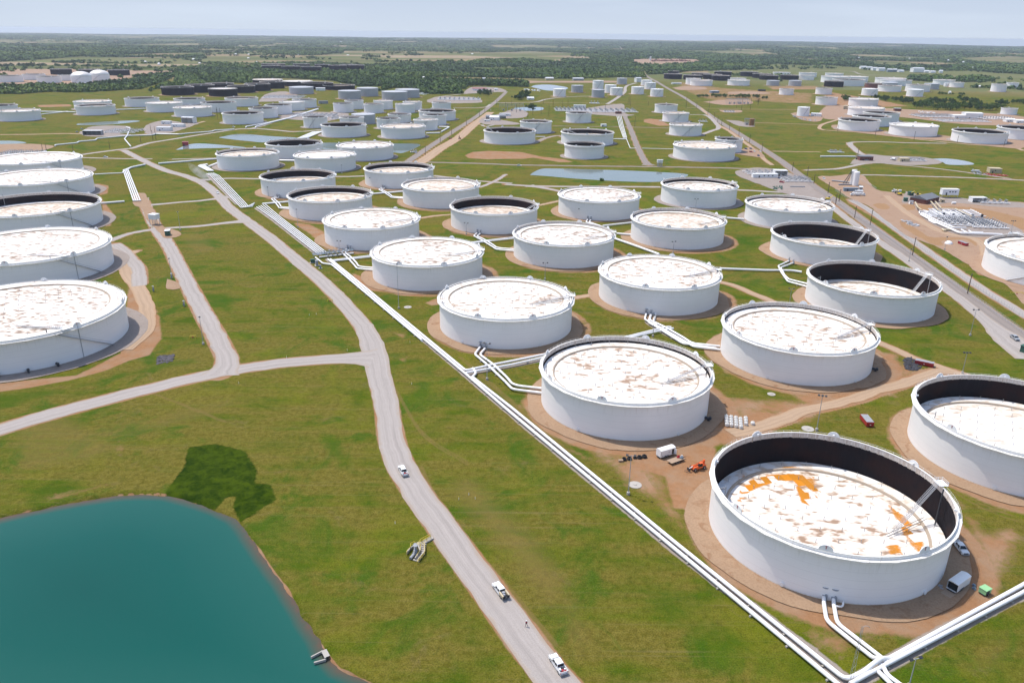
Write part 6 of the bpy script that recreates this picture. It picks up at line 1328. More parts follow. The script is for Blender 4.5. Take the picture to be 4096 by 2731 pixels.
for PP in ([(160, 1400), (165, 1375), (210, 1330), (212, 1280), (260, 1255), (300, 1290), (360, 1215), (480, 1150)], [(350, 1270), (405, 1280), (408, 1390), (300, 1510)], [(345, 1290), (345, 1370), (290, 1440)], [(380, 1240), (490, 1180)]):
    mb = MB(); Q = [Vector(loc_(*q, 1.0)) for q in PP]
    for dz in (.4, 1.0): mb.tube([(q.x, q.y, .3+dz) for q in Q], .06, 5)
    for a, b in zip(Q, Q[1:]):
        n_ = max(1, int((b-a).length/1.3))
        for k in range(n_+1): q = a.lerp(b, k/n_); mb.box((q.x, q.y, .65), (.1, .1, 1.3))
    mb.build('railing', m_yellow, t)
a, b, c_ = Vector(loc_(210, 1475, .5)), Vector(loc_(280, 1390, .6)), Vector(loc_(275, 1320, .7)); mb = MB(); mb.tube([a, a.lerp(b, .7)], .42, 10); mb.tube([a.lerp(b, .7), b], .62, 12); mb.tube([b, c_], .38, 10); mb.build('pipe_end', m_greyp, t, True)
valve_at(t, (b.x, b.y, .9), 0, .9); valve_at(t, (c_.x, c_.y, .7), 0, .5)
# ---- pond inlet, slabs, markers
w = survey('n', 2255, 1370); t = empty('headwall', (*w, -.55), R(-58), 'pale concrete culvert mouth at the pond edge near the bottom', 'culvert')
mb = MB(); mb.box((0, 0, .35), (2.6, .3, .9)); mb.box((-1.2, -1.3, .2), (.3, 2.6, .6), rz=.15); mb.box((1.2, -1.3, .2), (.3, 2.6, .6), rz=-.15); mb.box((0, .6, .75), (2.4, 1.0, .12)); mb.build('wing_walls', m_conc, t); MB().cyl((0, -.25, .1), .7, .15, 14, axis='Y').build('pipe_mouth', m_glass, t)
def slab(cr, x_, y_, r_, label):
    w = survey(cr, x_, y_); o = MB().lathe([(r_, 0), (r_, .12), (r_*.6, .16), (.6, .2), (.55, .34), (0.01, .36)], 20).build('concrete_ring', m_conc, None, False, (*w, .0)); tag(o, label, 'concrete slab')
slab('Y', 525, 1155, 2.1, 'round pale slab beside the floodlight pole below the hose coils'); slab('k', 1360, 176, 2.0, 'round pale slab beside the pole before the third pipeline-row tank'); slab('m', 357, 1265, 2.2, 'round pale slab left of the red skip on grass'); slab('m', 30, 955, 1.6, 'round pale slab below the red-skip tank')
def marker(cr, x_, y_, label, h=1.3, group='slim marker posts in the grass'):
    w = survey(cr, x_, y_); t = empty('marker_post', (*w, 0), 0, label, 'marker post', group); MB().cyl((0, 0, 0), .07, h*.75, 6).build('post', m_white, t); MB().cyl((0, 0, h*.75), .085, h*.25, 6).build('cap', m_yellow, t)
for x_, y_, c in ((845, 292, 'o'), (915, 258, 'o'), (960, 287, 'o'), (402, 458, 'o'), (540, 243, 'k'), (478, 250, 'k'), (275, 632, 'k'), (818, 568, 'k'), (1395, 868, 'k'), (1380, 495, 'k'), (2140, 860, 'j')):
    marker(c, x_, y_, 'slim white marker post standing in open grass')
def frame_(cr, x_, y_, label, w_=2.6):
    w = survey(cr, x_, y_); t = empty('guard_frame', (*w, 0), .1, label, 'guard frame')
    mb = MB(); [mb.cyl((s*w_/2, yy, 0), .09, 1.1, 6) for s in (-1, 1) for yy in (-.6, .6)]; mb.box((0, -.6, 1.05), (w_, .12, .12)); mb.box((0, .6, 1.05), (w_, .12, .12)); mb.build('railing', m_yellow, t)
    MB().cyl((0, 0, 0), .25, .7, 8).build('hydrant', m_redcar, t)
frame_('j', 1728, 450, 'yellow guard frame on a bare patch near the left branch road'); frame_('k', 662, 125, 'yellow guard frame at the left edge of the main road'); frame_('f', 1350, 812, 'yellow guard frame at the left road crossing')
def gate_valve(cr, x_, y_, label):
    w = survey(cr, x_, y_); t = empty('valve_post', (*w, 0), 0, label, 'valve'); MB().cyl((0, 0, 0), .3, 1.8, 8).build('riser', m_greyp, t); valve_at(t, (0, 0, 1.2), 0, .8)
gate_valve('f', 1540, 1265, 'grey valve riser on a bare patch beside the left branch road'); gate_valve('f', 1650, 1512, 'small grey standpipe on concrete beside the left branch road'); gate_valve('f', 1376, 1378, 'black and white standpipe in the grass between left road and big tanks')
# ================================================================== BUILDINGS AND YARD EQUIPMENT
def building(cr, A, B, depth, h, label, wall=None, roof=None, gable=0.0, windows=2, door=True, cat='building', name='building', group=None, open_front=False, legs=0.0):
    """A,B: ground readings of the near side, left to right"""
    a = survey(cr, *A); b = survey(cr, *B); L = max(math.dist(a, b), 2.); az = math.atan2(b[1]-a[1], b[0]-a[0]); wall = wall or m_white; roof = roof or m_roofmetal
    t = empty(name, (*a, .03), az, label, cat, group); z0 = legs
    if legs:
        for xx in (.4, L/2, L-.4):
            for yy in (.3, depth-.3): MB().box((xx, yy, legs/2), (.25, .25, legs)).build('leg', m_steel, t)
    mb = MB()
    if open_front:
        mb.box((L/2, depth-.1, z0+h/2), (L, .2, h)); mb.box((.1, depth/2-.1, z0+h/2), (.2, depth-.2, h)); mb.box((L-.1, depth/2-.1, z0+h/2), (.2, depth-.2, h)); n_ = max(2, int(L/5))
        for k in range(1, n_): mb.box((L*k/n_, .15, z0+h/2), (.25, .25, h))
    else: mb.box((L/2, depth/2, z0+h/2), (L, depth, h))
    mb.build('wall', wall, t); mb = MB()
    if gable:
        o = .35; vs = [(-o, -o, z0+h), (L+o, -o, z0+h), (L+o, depth+o, z0+h), (-o, depth+o, z0+h), (-o, depth/2, z0+h+gable), (L+o, depth/2, z0+h+gable)]
        vs2 = [(v[0], v[1], v[2]-.18) for v in vs[:4]]
        mb.add(vs+vs2, [(0, 1, 5, 4), (2, 3, 4, 5), (1, 2, 5), (3, 0, 4), (6, 9, 8, 7), (0, 6, 7, 1), (1, 7, 8, 2), (2, 8, 9, 3), (3, 9, 6, 0)])
    else: mb.box((L/2, depth/2, z0+h+.11), (L+.5, depth+.5, .2))
    mb.build('roof', roof, t)
    if door and not open_front:
        MB().box((L*.25, -.03, z0+min(1.1, h*.4)), (min(1.2, L*.2), .08, min(2.2, h*.8))).build('door', m_dark, t)
    if not open_front:
        for k in range(windows):
            MB().box((L*(.45+.5*k/max(windows, 1)), -.03, z0+h*.58), (min(1.3, L*.1), .08, min(1.0, h*.35))).build('window', m_glass, t)
    return t
BL = [ # crop, A, B, depth, height, label, wall, roof, gable, windows, open
 ('a', (945, 1258), (1155, 1258), 9, 5.5, 'open-fronted grey shed in the far left metering yard', m_greyp, m_roofmetal, .0, 0, True),
 ('a', (2070, 1118), (2200, 1122), 12, 8, 'tall open pale shed beside the bend at far left', m_white, m_roofmetal, .8, 0, True),
 ('a', (1785, 1210), (1940, 1212), 10, 5, 'white flat-roofed hut, nearest in the far left yard', m_white, m_roofmetal, .3, 1, False),
 ('a', (1950, 1165), (2090, 1168), 8, 4, 'white hut in the middle of the far left yard', m_white, m_roofmetal, .3, 1, False),
 ('a', (1838, 1132), (1935, 1134), 8, 4, 'grey-topped hut at the back of the far left yard', m_white, m_roofmetal, .0, 1, False),
 ('a', (2082, 1378), (2150, 1376), 5, 4, 'small dark red hut above the little left pond', m_redcar, m_redcar, .0, 0, False),
 ('b', (1300, 902), (1405, 900), 10, 5, 'small dark flat building among far left tanks', m_greyp, m_roofdark, .0, 0, False),
 ('b', (1265, 752), (1370, 752), 14, 6, 'low white shed beside the far black tanks', m_white, m_roofmetal, .8, 1, False),
 ('c', (712, 750), (870, 752), 14, 4.5, 'long low house with red roof beside the round tree clump', m_white, m_roofred, 2.2, 4, False),
 ('c', (1552, 630), (1640, 630), 16, 5, 'pale farmhouse with outbuildings before the woods', m_tan, m_roofmetal, 3, 2, False),
 ('c', (1865, 636), (1982, 636), 18, 6, 'long barn with pale roof and dark side before the woods', m_greyp, m_roofmetal, 2, 0, False),
 ('c', (828, 630), (875, 630), 14, 5, 'small white house at the edge of the far woods', m_white, m_roofmetal, 1.5, 1, False),
 ('c', (1340, 856), (1415, 856), 10, 4, 'small white tent-roofed shed right of the dark tree clump', m_white, m_white, 2.0, 1, False),
 ('c', (905, 1088), (1008, 1092), 10, 5, 'white gabled shed in the substation yard', m_white, m_white, 2.0, 1, False),
 ('c', (845, 1102), (905, 1104), 4, 2.6, 'low white box at the left end of the substation yard', m_white, m_white, 0, 0, False),
 ('c', (1020, 1040), (1145, 1042), 9, 4, 'long white control building in the substation yard', m_white, m_roofmetal, 0, 3, False),
 ('c', (2183, 1162), (2243, 1162), 6, 3.4, 'isolated white box building beside the fourth meadow tank', m_white, m_white, 0, 1, False),
 ('c', (1868, 948), (2005, 950), 10, 5, 'long white building in the central pump station', m_white, m_roofmetal, 0, 3, False),
 ('c', (965, 748), (1000, 748), 8, 4, 'small white hut on the road left of the far pond', m_white, m_roofmetal, 1, 0, False),
 ('d', (5, 1015), (75, 1016), 6, 3.5, 'dark red switch building above the four thin pipes', m_brick, m_brick, 0, 1, False),
 ('d', (245, 655), (302, 655), 20, 12, 'pale blocky building beside the far small tanks', m_white, m_roofmetal, 1.5, 1, False),
 ('d', (1098, 778), (1188, 778), 12, 5, 'low grey building beside the green shrub row', m_bluegrey, m_roofmetal, .0, 1, False),
 ('d', (1637, 757), (1718, 758), 8, 4, 'long dark container right of the low grey building', m_dark, m_dark, 0, 0, False),
 ('d', (657, 678), (760, 678), 12, 4, 'long low white shed beside the far highway stretch', m_white, m_roofmetal, .5, 2, False),
 ('d', (2230, 1042), (2345, 1048), 14, 5, 'white flat shed beside the single small white tank', m_white, m_white, .5, 1, False),
 ('e', (275, 962), (325, 964), 12, 6, 'tan box building between right-hand tanks', m_tan, m_tan, 0, 1, False),
 ('e', (862, 984), (938, 986), 10, 5, 'rust-brown shed before the right woods', m_brick, m_roofmetal, 0, 0, False),
 ('e', (1668, 1066), (1865, 1072), 26, 9, 'large white hall with dark doorway in the far right works', m_white, m_white, .8, 0, False),
 ('e', (1545, 1066), (1665, 1066), 20, 5, 'low white annex left of the large white hall', m_white, m_white, .5, 0, False),
 ('e', (2135, 1110), (2240, 1112), 12, 4.5, 'white gabled shed before the far right yard', m_white, m_white, 1.5, 1, False),
 ('e', (2250, 1122), (2335, 1124), 12, 4.5, 'second white gabled shed at the far right edge', m_white, m_white, 1.5, 1, False),
 ('e', (463, 1548), (615, 1550), 12, 4.5, 'dark red pump house before the pond at right', m_brick, m_roofdark, 0, 3, False),
 ('e', (412, 1535), (465, 1540), 8, 3.5, 'pale hut at the left end of the dark red pump house', m_tan, m_tan, 0, 0, False),
 ('e', (925, 1560), (1030, 1562), 8, 3.5, 'tan flat hut beside the white pipes at right', m_tan, m_tan, 0, 1, False),
 ('i', (-135, 362), (88, 362), 5, 3.6, 'long white trailer office in the gravel yard', m_white, m_white, 0, 3, False),
 ('i', (60, 348), (172, 350), 9, 5.5, 'white canopy building behind the long white trailer office', m_white, m_white, 0, 2, True),
 ('i', (1985, 318), (2092, 322), 9, 4.5, 'tan box building beside the red scrap pile at right', m_tan, m_tan, 0, 1, False),
 ('S', (425, 592), (740, 594), 2.6, 2.9, 'long grey-blue freight container with orange marking left of the pump yard', m_bluegrey, m_bluegrey, 0, 0, False),
 ('Q', (470, 362), (710, 305), 14, 4.0, 'brick control building with dark hipped roof in the pump yard', m_brick, m_roofdark, 2.6, 3, False),
 ('Q', (755, 325), (820, 328), 3, 2.5, 'small yellow-tan box with two dark fans beside the control building', m_tan, m_tan, 0, 2, False),
 ('Q', (180, 358), (242, 360), 3, 2.6, 'small white louvred box at the left of the pump yard', m_white, m_greyp, 0, 0, False)]
for cr, A, B, dp, h, lb, wl, rf, gb, wn, op in BL: building(cr, A, B, dp, h, lb, wl, rf, gb, wn, open_front=op)
building('Q', (765, 240), (1065, 245), 5, 5, 'raised white electrical house on legs with yellow end stairs', m_white, m_white, 0, 3, legs=2.6)
building('h', (1300, 262), (1322, 262), 2.5, 3, 'left one of two small white boxes on tall legs above the long pond', m_white, m_white, 0, 0, False, 'raised box', 'raised_box', legs=4.); building('h', (1326, 262), (1349, 262), 2.5, 3, 'right one of two small white boxes on tall legs above the long pond', m_white, m_white, 0, 0, False, 'raised box', 'raised_box', legs=4.)
building('f', (1340, 785), (1400, 790), 5, 3.4, 'white box on steel legs where the left road meets the side road', m_white, m_white, 0, 0, False, 'raised box', 'raised_box', legs=4.2)
building('f', (1480, 884), (1522, 882), 5, 3.4, 'dark green generator with white top at the left road crossing', m_green, m_white, 0, 0, False, 'generator', 'generator')
building('m', (2252, 575), (2300, 590), 4, 3., 'green metal box at the right edge below the parked silver pickup', m_green, m_green, 0, 0, False, 'equipment box', 'equipment_box')
# airport sheds
for k, (x0, x1, y_, h_) in enumerate(((478, 545, 502, 9), (552, 610, 510, 9), (612, 675, 520, 10), (678, 755, 528, 11), (785, 840, 536, 9), (845, 890, 536, 9), (910, 970, 540, 6), (1075, 1198, 542, 16), (1205, 1265, 545, 6), (1275, 1330, 550, 6), (1372, 1412, 548, 8))):
    building('e', (x0, y_), (x1, y_+1), 26, h_, 'pale hangar shed in the far row along the right meadow, %s from the left' % ORD[k+1], m_white if k not in (4, 5) else m_bluegrey, m_roofmetal, 3, 0, False, group='far row of hangar sheds')
# scattered farm houses in the distance
FH = [('a', 85, 410), ('a', 295, 398), ('a', 560, 302), ('a', 730, 350), ('a', 1650, 434), ('a', 1820, 440), ('a', 1805, 456), ('a', 2270, 452), ('a', 2200, 402), ('a', 60, 745), ('b', 345, 345), ('b', 492, 346), ('b', 575, 438), ('b', 490, 392), ('b', 1000, 340), ('b', 1060, 352), ('b', 1150, 302), ('b', 1625, 356), ('b', 1250, 315), ('b', 860, 344), ('b', 900, 150), ('b', 1545, 196), ('c', 45, 462), ('c', 705, 340), ('c', 425, 532), ('c', 150, 620), ('d', 95, 444), ('d', 1480, 262), ('e', 1030, 392), ('e', 450, 382), ('e', 1472, 410), ('e', 1757, 500), ('e', 1645, 432), ('e', 1300, 548), ('e', 1830, 720), ('e', 1495, 790)]
for k, (c, x_, y_) in enumerate(FH):
    near_ = [f for f in FH if f[0] == c]; near_.sort(key=lambda f: f[1]); q = near_.index((c, x_, y_)); side = {'a': 'far left', 'b': 'left of centre', 'c': 'centre', 'd': 'right of centre', 'e': 'far right'}[c]
    building(c, (x_-8, y_), (x_+10, y_+.4), 11, 4.5, 'tiny pale farmhouse in the distant country, %s, %s from the left' % (side, ORD[q+1]), [m_white, m_tan, m_white][k % 3], [m_white, m_roofmetal][k % 2], 3, 0, False)
# far white tower
w = survey('d', 403, 408); t = empty('tower', (*w, 0), 0, 'lone white tower standing beside the far brown works on the horizon', 'tower'); MB().cyl((0, 0, 0), 4.5, 20, 16).build('shaft', m_white, t); MB().cyl((0, 0, 20), 5, 1.5, 16).build('cap', m_white, t)
# twin silos
for k, (x_, lb, h_) in enumerate(((655, 'taller rear silo of the white pair beside the highway', 13.4), (672, 'front silo of the white pair beside the highway', 12.7))):
    w = survey('S', x_-45 if k == 0 else x_, 440 if k == 0 else 465); t = empty('silo', (*w, 0), 0, lb, 'silo'); MB().lathe([(2.6, 0), (2.6, h_), (2.3, h_+.4), (.2, h_+.8)], 28).build('shell', m_shell, t, True)
    mb = MB(); mb.tube([(2.4*math.cos(2*PI*q/16), 2.4*math.sin(2*PI*q/16), h_+1.3) for q in range(16)], .07, 4, closed=True); mb.build('handrail', m_steel, t)
    if k == 0:
        mb = MB(); mb.tube([(-9, 1, 0), (-2.4, 0, h_)], .35, 4); mb.tube([(-7, -1, 0), (-2.4, -1, h_-1)], .35, 4); [mb.tube([(-9+6.6*q/9, 1, h_*q/9), (-7+4.6*q/9, -1, (h_-1)*q/9)], .12, 4) for q in range(10)]; mb.build('conveyor', m_dark, t)
for pts_, lb in (([(150, 350), (300, 362), (560, 395)], 'grey loading conveyor lying left of the twin silos, rear one'), ([(310, 440), (430, 436), (600, 440)], 'white-topped loading pipe lying left of the twin silos, front one')):
    pipe(pz('S', pts_, .8), .7, lb, None, 0, m_greyp, 'conveyor')
# heavy plant, simple but shaped
def excavator(cr, x_, y_, az, label, mat=None):
    w = survey(cr, x_, y_); t = empty('excavator', (*w, .03), az, label, 'excavator'); mat = mat or m_yellow
    for s in (-1, 1): 
        mb = MB(); shape_xz(mb, [(-2, .1), (2, .1), (2.4, .5), (2, .95), (-2, .95), (-2.4, .5)], .6, 0, .6, y0=s*1.2); mb.build('track', m_dark, t)
    MB().box((-.3, 0, 1.7), (3.4, 2.6, 1.3)).build('body', mat, t); MB().box((.9, .8, 2.4), (1.4, 1.0, 1.5)).build('cab', m_glass, t)
    mb = MB(); mb.tube([(1.2, 0, 1.8), (4.0, 0, 4.6), (6.4, 0, 3.0)], .28, 4); mb.build('boom', mat, t); mb = MB(); mb.tube([(6.4, 0, 3.0), (6.8, 0, 1.2)], .2, 4); mb.box((6.7, 0, .8), (.9, 1.0, .8)); mb.build('bucket', m_dark, t)
excavator('c', 567, 1305, R(100), 'brown excavator with raised boom on the haul road by the left highway', m_brown)
excavator('S', 1665, 680, R(95), 'yellow machine with raised arm at the upper edge of the pump yard')
excavator('S', 2085, 705, R(170), 'yellow earthmover at the right of the two green tanks in the pump yard')
excavator('S', 60, 795, R(-20), 'yellow-brown machine on the verge behind the tank beside the highway')
def lorry(cr, x_, y_, az, label, mat, box=None):
    w = survey(cr, x_, y_); t = empty('truck', (*w, .03), az, label, 'truck')
    mb = MB(); shape_xz(mb, [(1.6, .6), (4.0, .6), (4.1, 1.5), (3.2, 1.7), (2.9, 2.7), (1.7, 2.8)], 2.3, 0, 2.1); mb.build('cab', mat, t); MB().box((3.15, 0, 2.15), (.5, 1.9, .8), ry=.25).build('windshield', m_glass, t)
    MB().box((-1.2, 0, .85), (5.6, 1.2, .3)).build('chassis', m_dark, t); mb = MB(); mb.cyl((-3.9, 0, 2.1), 1.15, 5.0, 14, axis='X') if box == 'tank' else mb.box((-1.4, 0, 1.7), (5.0, 2.3, 1.5)); mb.build('load_body', mat, t)
    for s in (-1, 1):
        for xx in (3, -1.6, -2.8): wheel(t, xx, s*1.0, .5, .35)
lorry('S', 670, 690, R(175), 'white service truck, nearest of three at the yard entrance', m_truck); lorry('S', 790, 688, R(-10), 'white service truck at the yard entrance, right-hand one', m_truck); lorry('S', 740, 640, R(170), 'white tank truck, rearmost of three at the yard entrance', m_truck, 'tank')
lorry('i', 1855, 312, R(150), 'white truck beside dark scrap in the right meadow', m_truck); lorry('i', 1120, 205, R(100), 'white tank truck before the pond at right', m_truck, 'tank'); lorry('S', 1600, 615, R(170), 'white truck at the top edge of the pump yard beside a yellow arm', m_truck)
building('S', (1840, 672), (1880, 690), 4, 3, 'left dark green storage tank at the top of the pump yard', m_green, m_green, 0, 0, False, 'equipment box', 'equipment_box'); building('S', (1885, 690), (1950, 694), 4, 3.2, 'right dark green storage tank at the top of the pump yard', m_green, m_green, 0, 0, False, 'equipment box', 'equipment_box')
building('S', (1765, 820), (1850, 825), 3.5, 2.8, 'dark green box left of the louvred unit in the pump yard', m_green, m_green, 0, 0, False, 'equipment box', 'equipment_box'); building('S', (770, 568), (838, 570), 3, 3.0, 'small round-topped grey and red hut beside the long container', m_greyp, m_white, .8, 1, False, 'hut', 'hut')
# plant skids: header pipes with valves
def skid(cr, O, L, D, az, nx, ny, label, valves=True, s=1.0, name='pump_station', loops=0, rack=False):
    w = survey(cr, *O); t = empty(name, (*w, 0), az, label, 'pump station')
    for k in range(ny):
        MB().cyl((0, 0, 0), .42*s, L, 8, axis='X').build('header', m_pipe, t, True, (0, D*k/max(ny-1, 1), 1.1*s))
    for k in range(nx):
        MB().cyl((0, 0, 0), .32*s, D, 8, axis='Y').build('branch', m_pipe, t, True, (L*(k+.5)/nx, 0, 1.9*s if k % 2 else 1.4*s))
    if valves:
        vm = proto('valve', lambda: MB().cyl((0, 0, -.5), .55, 1.0, 8).cyl((0, 0, .5), .2, 1.5, 5).cyl((0, 0, 2.0), .7, .12, 10).box((0, .5, .9), (.5, .9, .5)).mesh('valve', m_hw)); c = 0
        for i in range(nx):
            for j in range(max(2, ny*2-1)):
                if c < 98: o = put('valve', vm, t, (L*(i+.5)/nx, D*(j+.5)/max(2, ny*2-1), 1.4*s), .2*i); o.scale = (s, s, s*1.1); c += 1
    if rack:
        for k in range(4): MB().box((L*(k+.5)/4, D*.5, 3.0*s), (.3, D, .3)).build('rack_beam', m_steel, t); MB().box((L*(k+.5)/4, 0, 1.5*s), (.3, .3, 3*s)).build('rack_post', m_steel, t); MB().box((L*(k+.5)/4, D, 1.5*s), (.3, .3, 3*s)).build('rack_post', m_steel, t)
    for k in range(loops): MB().cyl((0, 0, 0), .9*s, 2.6*s, 12).build('pump', [m_dark, m_greyp][k % 2], t, True, (L*(k+.5)/loops, -1.5*s, .2))
    return t
A_ = survey('Q', 1110, 885); B_ = survey('Q', 1880, 915); C_ = survey('Q', 385, 530); azb = math.atan2(B_[1]-A_[1], B_[0]-A_[0])
pipe(pz('Q', [(385, 545), (640, 680), (960, 820), (1105, 885), (1300, 892), (1880, 915)], 1.4), .85, 'thickest white header pipe framing the pump yard at the near side', None, 0)
pipe(pz('Q', [(400, 515), (700, 665), (990, 785), (1215, 790)], 1.6), .6, 'white header pipe just inside the thick framing one in the pump yard')
pipe(pz('Q', [(1130, 820), (1240, 880)], 1.6), .5, 'short slanting pipe at the bottom middle of the pump yard'); pipe(pz('Q', [(1270, 840), (1310, 870), (1530, 875)], 1.4), .5, 'short white pipe above the thick header at its right part')
pipe(pz('Q', [(540, 650), (640, 705), (730, 712)], .9), .8, 'white elbow pipe outside the pump yard header, rust soil below'); pipe(pz('Q', [(780, 815), (835, 850), (830, 825), (960, 825)], .9), .7, 'tan elbow pipe at the near side of the pump yard', mat=m_tan)
pipe(pz('Q', [(380, 480), (350, 495), (375, 525)], 2.2), .45, 'curved white pipe loop at the left corner of the pump yard'); pipe(pz('Q', [(420, 470), (480, 478), (520, 510)], 2.4), .45, 'second curved white loop at the left corner of the pump yard')
for k, (o_, L_, D_, nx, ny, lb) in enumerate((((860, 760), 34, 26, 8, 5, 'dense grey valve array in the middle of the pump yard'), ((1330, 800), 26, 26, 7, 4, 'dense grey valve array at the right end of the pump yard'), ((520, 600), 30, 20, 6, 6, 'white branching pipe array at the left end of the pump yard'), ((700, 570), 36, 22, 6, 6, 'white pipe array with dark pumps at the back of the pump yard'))):
    skid('Q', o_, L_, D_, azb+.0, nx, ny, lb, valves=(k < 2), loops=(5 if k == 3 else 0))
mb = MB()
def cableway(lst, label):
    P = pz('Q', lst, 3.2); ox, oy = P[0][:2]; t = empty('cable_bridge', (ox, oy, 0), 0, label, 'cable bridge'); Q_ = [Vector((p[0]-ox, p[1]-oy, 3.2)) for p in P]; mb = MB()
    for a, b in zip(Q_, Q_[1:]):
        m_ = (a+b)/2; az = math.atan2(b.y-a.y, b.x-a.x); L = (b-a).length; mb.box((m_.x, m_.y, 3.2), (L, 1.1, .3), rz=az); n_ = max(1, int(L/6))
        for k in range(n_): q = a.lerp(b, (k+.5)/n_); MB().cyl((0, 0, 0), .2, 3.1, 6).build('post', m_white, t, False, (q.x, q.y, 0))
    mb.build('tray', m_tan, t)
cableway([(570, 300), (640, 380), (700, 460), (770, 480)], 'tan cable bridge from the control building down to the pumps, left one'); cableway([(650, 300), (730, 390), (760, 425), (1020, 430), (1230, 530), (1340, 580)], 'long tan cable bridge bending round the back of the pump yard'); cableway([(280, 310), (325, 405), (400, 455)], 'short tan cable bridge at the left corner of the pump yard')
skid('Q', (1480, 345), 24, 5, azb, 5, 2, 'white and yellow metering skid beside the open canopy at right', True)
building('Q', (1330, 325), (1590, 325), 6, 4, 'open white canopy over dark equipment above the metering skid', m_white, m_white, 0, 0, False, open_front=True)
for cr, O, L_, D_, nx, ny, lb, rk, sc in (('c', (310, 860), 90, 40, 9, 4, 'metering station with grey valves in the far centre left', True, 1.4), ('c', (1660, 990), 60, 50, 8, 5, 'central pump station, left half', True, 1.4), ('c', (2040, 1000), 90, 50, 9, 5, 'central pump station, right half', True, 1.4),
    ('b', (640, 840), 80, 60, 8, 5, 'far left pump station between white tanks', True, 1.2), ('b', (960, 1050), 75, 45, 9, 5, 'grey valve field in the middle of the left cluster', True, 1.), ('b', (1420, 1080), 35, 30, 6, 4, 'small grey valve field right of the larger one', True, 1.),
    ('a', (1160, 1235), 45, 35, 6, 4, 'small metering skid in the far left yard', True, 1.), ('f', (-30, 160), 42, 24, 7, 4, 'grey pipe rack beyond the farthest large left tank', True, 1.),
    ('e', (1150, 1060), 70, 40, 9, 5, 'crowded pump station left of the white hall', True, 1.4), ('e', (1400, 1110), 85, 40, 9, 5, 'field of small grey valves before the white hall', False, 1.2), ('e', (1870, 1085), 60, 40, 6, 3, 'scattered white equipment right of the white hall', True, 1.4),
    ('i', (150, 402), 28, 22, 6, 4, 'white looping valve skid in the gravel yard', True, 1.), ('i', (-190, 335), 40, 16, 6, 3, 'white pipe rack at the left of the gravel yard', True, 1.), ('i', (1190, 215), 30, 14, 6, 3, 'white pipe skid before the pond at right', True, 1.),
    ('i', (555, 142), 9, 6, 3, 2, 'small white valve cluster in the meadow beside a blue box', False, 1.), ('d', (960, 1112), 14, 8, 3, 2, 'small white valve cluster right of a meadow tank', False, 1.2), ('c', (1280, 1075), 1, 1, 1, 1, '', False, .1),
    ('d', (1250, 1000), 20, 12, 4, 3, 'low pipe skid left of the far lone pole row', True, 1.), ('c', (2050, 905), 20, 10, 3, 2, 'white launcher pipes left of the small far tanks', False, 1.6), ('g', (1380, 140), 8, 6, 3, 2, 'small white equipment on the verge of the left highway', False, 1.), ('e', (120, 1462), 18, 8, 3, 2, 'white valve cluster on the far side of the right highway', False, 1.)):
    if lb: skid(cr, O, L_, D_, .02, nx, ny, lb, True, sc, rack=rk)
def substation(cr, O, L, D, label):
    w = survey(cr, *O); t = empty('substation', (*w, 0), .02, label, 'substation')
    for i in range(4):
        for j in range(3): MB().box((0, 0, 5), (.35, .35, 10)).build('gantry_post', m_steel, t, False, (L*i/3, D*j/2, 0))
    for j in range(3): MB().box((L/2, D*j/2, 9.6), (L, .4, .5)).build('gantry_beam', m_steel, t)
    for i in range(3): MB().box((0, 0, 1.9), (3.2, 2.4, 2.8)).cyl((-.9, 0, 3.3), .25, 1.6, 6).cyl((.9, 0, 3.3), .25, 1.6, 6).box((0, 1.5, 1.8), (2.6, .4, 2.0)).build('transformer', m_greyp, t, False, (L*(i+.5)/3, D*.25, 0))
    for i in range(6): MB().cyl((0, 0, 0), .18, 4.5, 6).cyl((0, 0, 4.5), .4, .3, 8).build('insulator', m_greyp, t, False, (L*(i+.5)/6, D*.75, 0))
substation('c', (1020, 990), 45, 60, 'steel substation frame beside the left highway and its control building'); substation('d', (1290, 905), 28, 22, 'left of two grey substations below the green shrub row'); substation('d', (1415, 905), 24, 22, 'right of two grey substations below the green shrub row'); substation('d', (1490, 1145), 14, 9, 'small grey substation on a gravel wedge beside the right highway')
for k in range(2): w = survey('d', 1545+k*20, 1150); t = empty('storage_vessel', (*w, 0), 0, 'brown upright vessel at the gravel wedge, %s one' % ('left', 'right')[k], 'vessel'); MB().lathe([(2.4, 0), (2.4, 10), (1.6, 10.8), (.1, 11)], 16).build('shell', m_brown, t, True); MB().cyl((0, 0, 10.6), .4, 1., 8).build('vent', m_steel, t)
for k, (x_, y_, L_) in enumerate(((865, 1072, 22), (1012, 1068, 12))):
    w = survey('c', x_, y_); o = MB().cyl((0, 0, 3.2), 3.2, L_, 14, axis='X').box((3, 0, .5), (1, 5, 1)).box((L_-3, 0, .5), (1, 5, 1)).build('vessel', m_greyp, None, True, (*w, 0)); tag(o, 'dark grey horizontal vessel behind the gabled substation shed, %s one' % ('long left', 'short right')[k], 'vessel')
